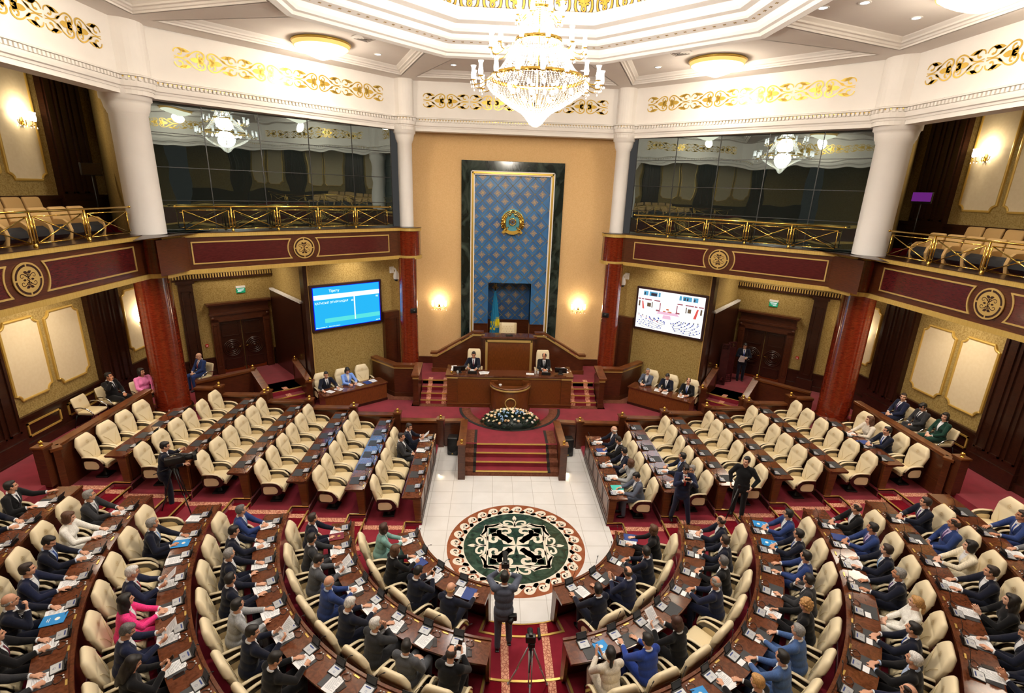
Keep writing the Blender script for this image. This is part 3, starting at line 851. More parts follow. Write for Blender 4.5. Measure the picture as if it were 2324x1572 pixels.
for s, sn in SIDES:
    path = parapet_path(s)
    sd = 1 if s > 0 else -1
    p = thing('parapet', 'dark wood balcony parapet with red panels, gold bands and round emblems, %s' % sn, 'parapet', (0, 0, 0)); p['kind'] = 'structure'
    mb = MB(); mb.sweep([(0, ZL + 0.11), (0, ZT - 0.11), (0.30, ZT - 0.11), (0.30, ZL + 0.11)], path, side=sd); mb.build('body', 'wood', p)
    mb = MB(); mb.sweep([(-0.06, ZL), (-0.06, ZL + 0.12), (0.2, ZL + 0.12), (0.2, ZL)], path, side=sd)
    mb.sweep([(-0.045, ZT - 0.125), (-0.045, ZT - 0.012), (0.2, ZT - 0.012), (0.2, ZT - 0.125)], path, side=sd)
    o = mb.build('gold_band', 'gold_band', p); o['label'] = 'ribbed gold bands along top and bottom'
    mb = MB(); mb.sweep([(-0.06, ZT - 0.012), (-0.06, ZT), (0.62, ZT), (0.62, ZT - 0.012)], path, side=sd); mb.build('coping', 'wood_dark', p)
    for (cx, cy), r in (((3.98, 9.08), 0.432), ((10.17, 3.79), 0.502)):
        mb = MB(); mb.lathe([(r, ZL + 0.12), (r, ZT - 0.12)], (s * cx, cy, 0), 32); o = mb.build('column_collar', 'column_red', p); o['label'] = 'polished red drum round the column'
    Md = diag(s, 0)
    kk = (NV.x * -CB[0] + NV.y * CB[1])
    tA = DV.x * -CA[0] + DV.y * CA[1]; tB = DV.x * -CB[0] + DV.y * CB[1]
    # exact frame along the parapet face
    ux = Vector((s * (CA[0] - CB[0]), CA[1] - CB[1], 0)).normalized()
    uy = Vector((s * abs(ux.y), abs(ux.x), 0))
    Lw = hypot(CA[0] - CB[0], CA[1] - CB[1])
    Mf = frame((s * CB[0], CB[1], 0), ux, uy)
    Ms = frame((s * 10.10, -4.0, 0), (0, 1, 0), (s, 0, 0))
    mr = MB(); mfr = MB(); mb_d = MB(); mb_g = MB()
    for M, L, tm in ((Mf, Lw, Lw / 2 + 0.03), (Ms, 7.25, 3.62)):
        z0, z1 = 6.31, 6.92
        for left in (True, False):
            P = concave_panel(0.42, L - 0.42, z0, z1, tm, 0.52, left)
            mr.M = M; mr.extr([(x, -0.001, z) for x, z in P], (0, -0.006, 0))
            n = len(P); vs = []
            for i in range(n):
                a, b, c = P[i - 1], P[i], P[(i + 1) % n]
                d0 = Vector((b[0] - a[0], b[1] - a[1])).normalized(); d1 = Vector((c[0] - b[0], c[1] - b[1])).normalized()
                n0 = Vector((-d0.y, d0.x)); n1 = Vector((-d1.y, d1.x)); mt = (n0 + n1).normalized(); k = 1 / max(0.45, mt.dot(n0))
                for o_, d_ in ((-0.018, 0), (-0.018, -0.022), (0.018, -0.022), (0.018, 0)):
                    vs.append((b[0] + mt.x * o_ * k, d_, b[1] + mt.y * o_ * k))
            mfr.M = M; mfr.add(vs, [(i * 4 + j, i * 4 + (j + 1) % 4, ((i + 1) % n) * 4 + (j + 1) % 4, ((i + 1) % n) * 4 + j) for i in range(n) for j in range(4)])
        medallion(mb_d, mb_g, M, tm, (z0 + z1) / 2)
    o = mr.build('red_panel', 'parapet_red', p); o['label'] = 'dark red veneer panels'
    o = mfr.build('panel_moulding', 'gold_paint', p); o['label'] = 'thin gold panel mouldings'
    o = mb_g.build('emblem_disc', 'gold_paint', p); o['label'] = 'round gold emblems'
    mb_d.build('emblem_ornament', 'wood_dark', o)
    # brass railing bays
    def railing(M, posts, y, label):
        r = thing('railing', label, 'railing', (0, 0, 0))
        mb = MB(); mb.M = M; a, b = posts[0] - 0.1, posts[-1] + 0.06
        mb.tube([(a, y, 7.91), (b, y, 7.91)], 0.026, 10); mb.ell((a, y, 7.91), (0.035,) * 3); mb.ell((b, y, 7.91), (0.035,) * 3)
        mb.build('handrail', 'brass', r)
        for i, t in enumerate(posts):
            if 0 < i < len(posts) - 1:
                mb = MB(); mb.M = M; mb.tube([(t, y, 7.2), (t, y, 7.9)], 0.026, 10); mb.lathe([(0.045, 0), (0.045, 0.05), (0.026, 0.08)], (t, y, 7.19), 12); mb.build('post', 'brass', r)
        for a, b in zip(posts, posts[1:]):
            mb = MB(); mb.M = M; a += 0.075; b -= 0.075; z0, z1 = 7.27, 7.81; h = 0.014
            for q in ((a, b, z0, z0), (a, b, z1, z1), (a, a, z0, z1), (b, b, z0, z1), (a, b, z0, z1), (a, b, z1, z0)):
                mb.tube([(q[0], y, q[2]), (q[1], y, q[3])], h, 6)
            for x in (a, b):
                for z in (z0 + 0.06, z1 - 0.06): mb.tube([(x, y, z), (x + (-0.075 if x == a else 0.075), y, z)], 0.01, 6)
            mb.ell(((a + b) / 2, y, (z0 + z1) / 2), (0.05, 0.02, 0.035))
            mb.build('cross_panel', 'brass', r)
    npost = 6
    railing(Mf, [0.28 + (Lw - 0.56) * i / 5 for i in range(6)], 0.14, 'brass railing of crossed bars before the %s dark glazing' % sn)
    railing(Ms, [0.1, 1.2, 2.65, 4.12, 5.58, 7.06], 0.10, 'brass railing of crossed bars before the tan seats of the %s balcony' % sn)
# ------------------------------------------------------------------ dark glazing between the columns
for s, sn in SIDES:
    ux = Vector((s * (CA[0] - CB[0]), CA[1] - CB[1], 0)).normalized(); uy = Vector((s * abs(ux.y), abs(ux.x), 0))
    Mf = frame((s * CB[0], CB[1], 0), ux, uy)
    L = hypot(CA[0] - CB[0], CA[1] - CB[1]); y = 0.5
    x0, x1, z0, z1 = -0.25, L + 0.1, ZT - 0.02, ZB + 0.12
    g = MB(); g.M = Mf; g.bb(x0, x1, y, y + 0.03, z0, z1)
    g = struct(g.build('window_%d' % (1 if s < 0 else 2), 'dark_glazing'), 'dark mirror glazing of the control room above the %s parapet' % sn, 'window')
    mb = MB(); mb.M = Mf
    for i in range(6): mb.bb(x0 + (x1 - x0) * i / 5 - 0.012, x0 + (x1 - x0) * i / 5 + 0.012, y - 0.012, y, z0, z1)
    for k in range(5): mb.bb(x0, x1, y - 0.012, y, z0 + (z1 - z0) * k / 4 - 0.01, z0 + (z1 - z0) * k / 4 + 0.01)
    mb.bb(x0, x0 + 0.06, y - 0.03, y, z0, z1)
    mb.build('frame', 'black_plastic', g)
    mb = MB(); mb.M = Mf; mb.bb(x0 - 0.3, x1 + 0.3, y + 0.6, y + 0.7, z0 - 0.3, z1 + 0.5)
    struct(mb.build('wall_%s_control_room' % sn, 'black_matte'))
# ------------------------------------------------------------------ frieze, cornice, beam
FR = [(3.75, 9.42), (4.30, 9.22), (9.76, 3.83), (9.95, 3.25), (9.95, -4.0), (9.76, -4.6), (4.3, -10.0), (3.75, -10.2)]
def frieze_path():
    a = [(3.72, 9.45)] + bulge(4.03, 9.35, 0.36, radians(200), radians(310), 8)[1:-1] + [(4.36, 9.18), (9.62, 3.98)] + bulge(10.0, 3.68, 0.47, radians(150), radians(265), 8)[1:-1] + [(9.95, 3.2), (9.95, -4.0), (9.62, -4.78), (4.36, -9.98), (3.72, -10.25)]
    return a + [(-x, y) for x, y in reversed(a)]
fp = frieze_path()      # clockwise seen from above? runs right side front to back, then left side back to front
mb = MB()
mb.sweep([(0, ZB), (0, ZZ + 0.1), (-0.45, ZZ + 0.1), (-0.45, ZB)], fp, closed=True, side=-1)
fz = struct(mb.build('wall_frieze', 'plaster'), 'white plaster frieze wall round the hall above the columns', 'wall')
mb = MB()
mb.sweep([(-0.02, ZC - 0.19), (0.02, ZC - 0.19), (0.035, ZC - 0.14), (0.07, ZC - 0.12), (0.085, ZC - 0.05), (0.09, ZC), (0.05, ZC + 0.005), (0.05, ZC + 0.10), (0.115, ZC + 0.11), (0.12, ZC + 0.14), (0.02, ZC + 0.17), (-0.02, ZC + 0.17)], fp, closed=True, side=-1)
mb.build('cornice', 'plaster', fz)
# dentils and their small gilt spots
md, mg = MB(), MB()
P = [Vector(p) for p in fp]
for i in range(len(P)):
    a, b = P[i], P[(i + 1) % len(P)]
    if a.y < -4.5 and b.y < -4.5: continue
    d = (b - a); L = d.length; d.normalize(); n = Vector((d.y, -d.x)) * 1
    N = max(1, int(L / 0.105))
    for k in range(N):
        q = a + d * (L * (k + 0.5) / N)
        ang = atan2(d.y, d.x)
        c = q + n * 0.08
        md.box((c.x, c.y, ZC + 0.052), (0.062, 0.06, 0.085), ang)
        c = q + d * (L * 0.5 / N) + n * 0.056
        mg.box((c.x, c.y, ZC + 0.085), (0.03, 0.016, 0.03), ang)
o = md.build('dentil_band', 'plaster', fz, norm=False)
o = mg.build('dentil_spot', 'gold_leaf', fz, norm=False); o['label'] = 'tiny gilt spots between the dentils'
# gilt scroll ornaments on the frieze
def frieze_unit(x0):
    sh = []
    for sy in (1, -1):
        f = lambda x, y, sy=sy: (x0 + x, y * sy)
        part = [ribbon(spiral(0.15, 0.125, 0.03, 0.125, -2.2, 3.4 - 0.2, 20), 0.05, 0.026, 0.03)]
        part += [leaf(0.17, 0.205, -0.12, 0.26, 0.045), leaf(0.13, 0.235, -0.35, 0.22, 0.04)]
        part += [ribbon(bez((0.03, 0.03), (0.2, -0.02), (0.30, 0.02), (0.42, 0.12), 8) + bez((0.42, 0.12), (0.54, 0.235), (0.66, 0.26), (0.74, 0.18), 8)[1:] + bez((0.74, 0.18), (0.79, 0.1), (0.74, 0.035), (0.66, 0.05), 6)[1:], 0.02, 0.05, 0.03)]
        part += [ribbon(spiral(0.645, 0.125, 0.08, 0.035, -1.4, -1.4 - 3.6, 10), 0.05, 0.03), leaf(0.30, 0.05, 0.5, 0.16, 0.03), leaf(0.33, 0.03, 1.0, 0.1, 0.02)]
        sh += xf(part, f)
    sh += [leaf(x0 + 0.40, 0, 0, 0.30, 0.062), blob([(x0 + 0.6, 0.055), (x0 + 0.70, 0.085), (x0 + 0.745, 0.0), (x0 + 0.70, -0.085), (x0 + 0.6, -0.055)]), leaf(x0 + 0.68, 0.03, pi / 2, 0.1, 0.035), leaf(x0 + 0.68, -0.03, -pi / 2, 0.1, 0.035)]
    return sh
def frieze_strip(M, x0, x1, zc, label):
    L = x1 - x0; u = 0.80
    n = max(2, round(L / u)); k = L / (n * u)
    sh = []
    for i in range(n):
        un = frieze_unit(0)
        if i % 2 == 0: sh += xf(un, lambda x, y, i=i: (x0 + (i * u + x) * k, y))
        else: sh += xf(un, lambda x, y, i=i: (x0 + ((i + 1) * u - x) * k, y))
    mb = MB(); mb.M = M
    for vs, fs in sh: mb.add([(x, -0.012, zc + y) for x, y in vs], fs)
    o = mb.build('gilt_frieze', 'gold_leaf')
    tag(o, label, 'wall ornament', 'gilt scroll friezes round the hall')
for s, sn in SIDES:
    A, B = Vector((s * 4.36, 9.18)), Vector((s * 9.62, 3.98))
    ux = (A - B).normalized(); M = frame((B.x, B.y, 0), (ux.x, ux.y, 0), (s * abs(ux.y), abs(ux.x), 0)); L = (A - B).length
    frieze_strip(M, 0.55, L - 0.45, 11.71, 'gilt scroll ornament on the frieze above the %s dark glazing' % sn)
    M = frame((s * 9.95, -4.0, 0), (0, 1, 0), (s, 0, 0))
    frieze_strip(M, 0.4, 6.85, 11.71, 'gilt scroll ornament on the frieze above the %s balcony' % sn)
    A, B = Vector((s * 4.36, -9.98)), Vector((s * 9.62, -4.78))
    ux = (A - B).normalized(); M = frame((B.x, B.y, 0), (ux.x, ux.y, 0), (s * abs(ux.y), -abs(ux.x), 0))
    frieze_strip(M, 0.55, L - 0.45, 11.71, 'gilt scroll ornament on the rear %s frieze seen only in the mirror glass' % sn)
frieze_strip(frame((0, 9.45, 0), (1, 0, 0), (0, 1, 0)), -3.4, 3.4, 11.66, 'gilt scroll ornament on the frieze above the blue backdrop, behind the chandelier')
# ------------------------------------------------------------------ ceiling with coffers
RD = 5.9       # dome opening, octagon corner radius
def octc(r, k, cy=-0.05): a = radians(22.5 + 45 * k); return Vector((r * cos(a), cy + r * sin(a)))
YC = -0.4
WALLC = [(9.95, 3.6), (4.1, 9.5), (-4.1, 9.5), (-9.95, 3.6), (-9.95, -4.4), (-4.1, -10.3), (4.1, -10.3), (9.95, -4.4)]
mb = MB(); mc = MB(); mp = MB()
COF = []
for k in range(8):
    W0, W1 = Vector(WALLC[k]), Vector(WALLC[(k + 1) % 8])
    D0, D1 = octc(RD, k), octc(RD, k + 1)
    e = (W1 - W0).normalized(); nin = Vector((-e.y, e.x))
    if nin.dot(-W0) < 0: nin = -nin
    rib0 = 0.62; 
    O0 = W0 + nin * 0.68 + e * 0.55; O1 = W1 + nin * 0.68 - e * 0.55
    ed = (D1 - D0).normalized()
    I0 = D0 + ed * 0.55; I1 = D1 - ed * 0.55
    z = ZZ
    V = [(p.x, p.y, z) for p in (W0, W1, O1, O0, D0, I0, I1, D1)]
    mb.add(V, [(0, 1, 2, 3), (0, 3, 5, 4), (1, 7, 6, 2)])
    zr = ZZ + 0.21
    mc.add([(p.x, p.y, zr) for p in (O0, O1, I1, I0)], [(0, 1, 2, 3)])
    COF.append((O0, O1, I1, I0))
    prof = [(-0.02, 0.0), (0.03, 0.0), (0.03, 0.04), (0.07, 0.05), (0.09, 0.09), (0.15, 0.10), (0.15, 0.14), (0.22, 0.19), (0.24, 0.22), (-0.02, 0.22)]
    c = (O0 + O1 + I0 + I1) / 4
    d = (O0 - I0); nl = Vector((-d.y, d.x)); sd = 1 if nl.dot(c - I0) > 0 else -1
    mp.sweep(prof, [(p.x, p.y, ZZ) for p in (I0, O0, O1, I1)], side=sd)
ce = struct(mb.build('ceiling', 'ceiling_paint'), 'white ceiling ring with recessed coffers', 'ceiling')
mc.build('coffer_field', 'ceiling_paint', ce); mp.build('coffer_moulding', 'plaster', ce)
# ring mouldings of the dome
def octpath(r): return [(octc(r, k).x, octc(r, k).y) for k in range(8)]
mb = MB()
mb.sweep([(0.0, 12.36), (0.0, 12.20), (0.05, 12.17), (0.18, 12.20), (0.22, 12.26), (0.30, 12.28), (0.34, 12.34), (0.36, 12.46), (0.62, 12.50), (0.66, 12.54), (0.70, 12.62), (0.86, 12.64), (0.92, 12.70), (0.96, 12.80), (1.22, 12.82), (1.26, 12.88), (1.26, 13.1), (0.0, 13.1)], octpath(RD), closed=True, side=1)
dm = struct(mb.build('trim_1', 'plaster'), 'stepped white moulding round the dome', 'trim')
mb = MB()
for k in range(8):
    a, b = octc(RD - 0.50 / cos(radians(22.5)), k), octc(RD - 0.50 / cos(radians(22.5)), k + 1)
    d = (b - a); L = d.length; d.normalize(); N = int(L / 0.24)
    for i in range(N):
        q = a + d * L * (i + 0.5) / N
        for t in (0.7, -0.7):
            mb.box((q.x, q.y, 12.478), (0.075, 0.014, 0.012), atan2(d.y, d.x) + t)
o = mb.build('cross_spot', 'brass_dark', dm, norm=False); o['label'] = 'small gilt crosses on the moulding'
# pierced grille strip round the outside of the moulding
mb = MB(); mb.sweep([(-0.16, ZZ - 0.004), (0.0, ZZ - 0.004), (0.0, ZZ), (-0.16, ZZ)], octpath(RD), closed=True, side=1)
noisy('grille_dark', S(150, 142, 134), S(206, 198, 190), 40, rough=0.8, detail=0)
o = mb.build('grille', 'grille_dark', dm); o['label'] = 'perforated air grille strip'
# dome shell
RB = 4.56
mb = MB()
prof = [(RB + 0.16, 12.86), (RB + 0.13, 13.0), (RB + 0.06, 13.5), (RB - 0.15, 14.1), (RB - 0.55, 14.7), (RB - 1.2, 15.3), (RB - 2.4, 15.9), (0.05, 16.2)]
vs = []; m = len(prof)
for k in range(8):
    for r, z in prof: p = octc(r, k); vs.append((p.x, p.y, z))
fs = [(k * m + j, ((k + 1) % 8) * m + j, ((k + 1) % 8) * m + j + 1, k * m + j + 1) for k in range(8) for j in range(m - 1)]
mb.add(vs, fs)
dome = struct(mb.build('ceiling_dome', 'plaster'), 'white octagonal dome with gilt drop ornaments', 'ceiling')
mb = MB(); mb.sweep([(0.0, 12.89), (0.0, 12.99), (-0.02, 12.99), (-0.02, 12.89)], octpath(RB + 0.10), closed=True, side=1); o = mb.build('gold_band', 'dome_gold', dome); o['label'] = 'gold band'
mb = MB()
for z in (12.87, 13.0): mb.sweep([(0.0, z), (0.0, z + 0.02), (-0.02, z + 0.02), (-0.02, z)], octpath(RB + 0.09), closed=True, side=1)
o = mb.build('line', 'line_blue', dome); o['label'] = 'thin blue lines'
mb = MB(); mb.sweep([(0.0, 12.83), (0.0, 12.855), (-0.10, 12.855), (-0.10, 12.83)], octpath(RB + 0.18), closed=True, side=1); o = mb.build('cove_light', 'cove_glow', dome); o['label'] = 'glowing cove light'
# drop ornaments: dark outline under gold
def pear(w):
    half = bez((0.0, 0.02), (-0.04, -0.02), (-0.16, -0.03), (-0.19, 0.10), 8) + bez((-0.19, 0.10), (-0.22, 0.28), (-0.06, 0.46), (-0.05, 0.66), 10)[1:]
    sh = mir([ribbon(half, w)])
    sh += mir([ribbon(bez((0.0, 0.02), (-0.02, 0.03), (-0.02, 0.05), (-0.045, 0.075), 4) + spiral(-0.09, 0.12, 0.06, 0.05, -0.9, 2.2, 8)[1:], w * 0.8)])
    sh += [leaf(0, 0.10, pi / 2, 0.42, 0.028 + w * 0.4), leaf(0, 0.36, pi / 2, 0.16, 0.035 + w * 0.3)]
    sh += mir([leaf(0.0, 0.34, 2.4, 0.14, 0.015 + w * 0.3), leaf(0.02, 0.20, 2.9, 0.17, 0.02 + w * 0.3), leaf(-0.10, 0.2, pi / 2 + 0.3, 0.10, 0.01 + w * 0.3)])
    return sh
mo_d, mo_g = MB(), MB()
for k in range(8):
    a, b = octc(1, k), octc(1, k + 1)
    for i in range(6):
        u = (i + 0.5) / 6
        for w, m_, off in ((0.075, mo_d, 0.012), (0.042, mo_g, 0.022)):
            for vs, fs in pear(w):
                V = []
                for x, y in vs:
                    z = 13.10 + y * 1.25
                    for (r0, z0), (r1, z1) in zip(prof, prof[1:]):
                        if z <= z1: break
                    r = r0 + (r1 - r0) * (z - z0) / (z1 - z0) - off / cos(radians(22.5))
                    c0, c1 = octc(r, k), octc(r, k + 1); L = (c1 - c0).length
                    p = c0 + (c1 - c0) * u + (c1 - c0).normalized() * x * 1.15
                    V.append((p.x, p.y, z))
                m_.add(V, fs)
o = mo_d.build('ornament_outline', 'ornament_dark', dome, norm=False); o['label'] = 'dark outlines of the drop ornaments'
o = mo_g.build('ornament', 'dome_gold', dome, norm=False); o['label'] = 'golden drop shaped ornaments'
# ------------------------------------------------------------------ recessed downlights and ceiling dish lamps
CAMX, CAMY = -0.755, -10.911
DL = [(-7.46, 3.67), (-5.19, 3.54), (-3.48, 5.23), (-4.39, 6.79), (-2.15, 7.75), (2.11, 7.75), (3.5, 5.23), (4.33, 6.82), (5.1, 3.55), (7.38, 3.67), (6.04, 1.11), (6.66, 0.72), (8.32, 1.43),
      (-6.04, 1.11), (-6.66, 0.72), (-8.32, 1.43)]
DLN = ['nearest the thick left column', 'behind the left dish lamp', 'between the left dish lamp and the dome', 'in the left corner coffer nearest the stage', 'left of the chandelier above the stage',
       'right of the chandelier above the stage', 'between the right dish lamp and the dome', 'in the right corner coffer nearest the stage', 'behind the right dish lamp', 'nearest the thick right column',
       'first of the close pair in the right side coffer', 'second of the close pair in the right side coffer', 'over the right balcony rail',
       'first of the close pair in the left side coffer', 'second of the close pair in the left side coffer', 'over the left balcony rail']
DL0 = None
for (x, y), nm in zip(DL, DLN):
    if DL0 is None:
        t = thing('downlight', '', 'ceiling light', (x, y, ZZ + 0.21))
        mb = MB(); mb.lathe([(0.075, 0.0), (0.085, -0.014), (0.115, -0.014), (0.12, 0.0)], n=24); mb.build('trim_ring', 'white_plastic', t)
        mb = MB(); mb.lathe([(0.0, -0.006), (0.078, -0.006)], n=24); mb.build('lens', 'downlight_glow', t)
        reg(t); DL0 = t; o = t
    else: o = dup(DL0, (x, y, ZZ + 0.21), 0, '')
    o['label'] = 'small round recessed ceiling light, ' + nm; o['group'] = 'recessed ceiling lights'
dish0 = None
for s, sn in SIDES:
    for (x, y), nm in (((5.74, 5.65), 'ceiling corner near the stage'), ((8.15, -0.45), 'side ceiling above the balcony'), ((5.74, -6.5), 'rear ceiling corner')):
        loc = (s * x, y, ZZ + 0.21)
        if dish0 is None:
            t = thing('dish_lamp', '', 'ceiling lamp', loc)
            mb = MB(); mb.lathe([(0.0, 0.0), (0.78, 0.0), (0.82, -0.03), (0.82, -0.05), (0.79, -0.07)], n=40); mb.build('rim', 'gold_leaf', t)
            mb = MB(); pr = [(0.79, -0.06)]
            for i in range(1, 5): pr += [(0.79 - 0.01 * i, -0.055 - 0.025 * i), (0.775 - 0.012 * i, -0.06 - 0.025 * i)]
            mb.lathe(pr, n=40); o = mb.build('ribbed_band', 'lamp_amber', t); o['label'] = 'amber ribbed glass band'
            mb = MB(); mb.lathe([(0.735, -0.15), (0.62, -0.23), (0.45, -0.32), (0.25, -0.40), (0.08, -0.455), (0.0, -0.47)], n=40); o = mb.build('glass_bowl', 'lamp_glass', t); o['label'] = 'glowing cut glass bowl'
            reg(t); dish0 = t; o = t
        else: o = dup(dish0, loc, 0, '')
        o['label'] = 'glowing dish shaped crystal lamp with gilt rim, %s %s' % (sn, nm); o['group'] = 'crystal dish lamps of the ceiling'
        lamp('dish_lamp_light', 'POINT', (loc[0], loc[1], loc[2] - 0.62), 160, WARM, 0.25)
# air vents
for s, sn in SIDES:
    t = thing('air_vent', 'square white ceiling vent beside the %s dish lamp' % sn, 'air vent', (s * 4.35, 4.92, ZZ + 0.2), s * -pi / 4)
    mb = MB(); rect = [(-0.28, -0.28), (0.28, -0.28), (0.28, 0.28), (-0.28, 0.28)]
    for k in range(4):
        q = 0.28 - 0.065 * k
        mb.add([(-q, -q, -0.01), (q, -q, -0.01), (q, q, -0.01), (-q, q, -0.01), (-q + 0.06, -q + 0.06, -0.05), (q - 0.06, -q + 0.06, -0.05), (q - 0.06, q - 0.06, -0.05), (-q + 0.06, q - 0.06, -0.05)], [(0, 1, 5, 4), (1, 2, 6, 5), (2, 3, 7, 6), (3, 0, 4, 7)])
    mb.build('louvre', 'plaster', t)

# ------------------------------------------------------------------ chandelier
ch = thing('chandelier', 'huge tiered crystal chandelier with gilt rings and glass candle lamps under the dome', 'chandelier', (0.04, 0, 0))
def strands(prof, n, r, name, m, lab, nb=4):
    """vertical strings of small crystals following a profile of (radius, z)"""
    mb = MB()
    for k in range(n):
        a = 2 * pi * k / n
        L = 0; seg = []
        for (r0, z0), (r1, z1) in zip(prof, prof[1:]):
            l = hypot(r1 - r0, z1 - z0); c = max(1, int(l / (2.4 * r)))
            for i in range(c):
                u = (i + 0.5) / c; seg.append((r0 + (r1 - r0) * u, z0 + (z1 - z0) * u))
        for rr, z in seg:
            c = Vector((rr * cos(a), rr * sin(a), z)); t = Vector((-sin(a), cos(a), 0)) * r * 0.9; q = Vector((cos(a), sin(a), 0)) * r * 0.7; w = Vector((0, 0, 1)) * r * 1.1
            mb.add([c + w, c + t, c + q, c - t, c - q, c - w], [(0, 1, 2), (0, 2, 3), (0, 3, 4), (0, 4, 1), (5, 2, 1), (5, 3, 2), (5, 4, 3), (5, 1, 4)])
    o = mb.build(name, m, ch, norm=False); o['label'] = lab
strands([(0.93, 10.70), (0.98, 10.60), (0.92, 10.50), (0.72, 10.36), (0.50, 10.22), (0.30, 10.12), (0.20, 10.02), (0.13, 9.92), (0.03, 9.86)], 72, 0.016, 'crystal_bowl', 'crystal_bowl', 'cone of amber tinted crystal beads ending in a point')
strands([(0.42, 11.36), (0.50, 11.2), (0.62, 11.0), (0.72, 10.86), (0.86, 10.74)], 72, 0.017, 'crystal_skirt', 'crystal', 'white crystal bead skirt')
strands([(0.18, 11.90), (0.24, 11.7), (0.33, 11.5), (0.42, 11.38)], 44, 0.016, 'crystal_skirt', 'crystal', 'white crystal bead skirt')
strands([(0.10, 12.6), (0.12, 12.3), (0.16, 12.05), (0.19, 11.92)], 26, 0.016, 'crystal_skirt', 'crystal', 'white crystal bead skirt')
for r, z, h in ((0.90, 10.715, 0.035), (0.43, 11.365, 0.03), (0.19, 11.905, 0.025)):
    mb = MB(); mb.lathe([(r, z - h), (r + 0.012, z - h), (r + 0.012, z + h), (r, z + h)], n=48); o = mb.build('gilt_ring', 'brass', ch); o['label'] = 'gilt ring between the crystal tiers'
mb = MB(); mb.tube([(0, 0, 10.2), (0, 0, 16.1)], 0.018, 8); mb.build('stem', 'brass', ch)
mb = MB()
for r, z, n in ((0.55, 10.58, 12), (0.35, 10.95, 9), (0.2, 11.55, 6), (0.08, 12.1, 3), (0.28, 10.35, 6)):
    for k in range(n):
        a = 2 * pi * (k + 0.3) / n; mb.ell((r * cos(a), r * sin(a), z), (0.035, 0.035, 0.05), 8, 6)
o = mb.build('bulb', 'bulb_glow', ch); o['label'] = 'glowing bulbs inside the crystal'; o['kind'] = 'stuff'
glass_prof = [(0.028, 0.0), (0.042, 0.03), (0.046, 0.08), (0.036, 0.14), (0.033, 0.19), (0.05, 0.235), (0.055, 0.24)]
pmat('chimney_glass', (0.95, 0.97, 1.0), 0.05, 0, 0.5, emit=(1.0, 0.95, 0.86), estr=1.6, alpha=0.75)
def arm(a, r0, z0, r1, z1):
    mb = MB(); d = Vector((cos(a), sin(a), 0))
    P = bez((r0, z0, 0), (r0 + 0.1, z0 - 0.14, 0), (r1 - 0.02, z0 - 0.17, 0), (r1, z1, 0), 8)
    mb.tube([d * p[0] + Vector((0, 0, p[1])) for p in P], 0.010, 6)
    mb.lathe([(0.0, 0.0), (0.05, 0.01), (0.055, 0.02)], tuple(d * r1 + Vector((0, 0, z1))), 10)
    arm_o = mb.build('arm', 'brass', ch)
    mb = MB(); mb.lathe(glass_prof, tuple(d * r1 + Vector((0, 0, z1 + 0.02))), 10); o = mb.build('glass_chimney', 'chimney_glass', arm_o); o['label'] = 'tall fluted glass chimney'
    mb = MB(); mb.ell(tuple(d * r1 + Vector((0, 0, z1 + 0.10))), (0.02, 0.02, 0.055), 6, 5); mb.build('candle_bulb', 'bulb_glow', arm_o)
    mb = MB()
    for i in range(7):
        b = 2 * pi * i / 7; mb.ell(tuple(d * r1 + Vector((0.055 * cos(b), 0.055 * sin(b), z1 - 0.03))), (0.012, 0.012, 0.02), 6, 4)
    mb.ell(tuple(d * r1 + Vector((0, 0, z1 - 0.09))), (0.014, 0.014, 0.022), 6, 4)
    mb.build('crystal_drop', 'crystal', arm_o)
for k in range(18): arm(2 * pi * (k + 0.5) / 18, 0.95, 10.68, 1.24, 10.60)
for k in range(12): arm(2 * pi * (k + 0.2) / 12, 0.62, 11.22, 0.90, 11.18)
for k in range(8): arm(2 * pi * (k + 0.5) / 8, 0.26, 11.80, 0.43, 11.72)

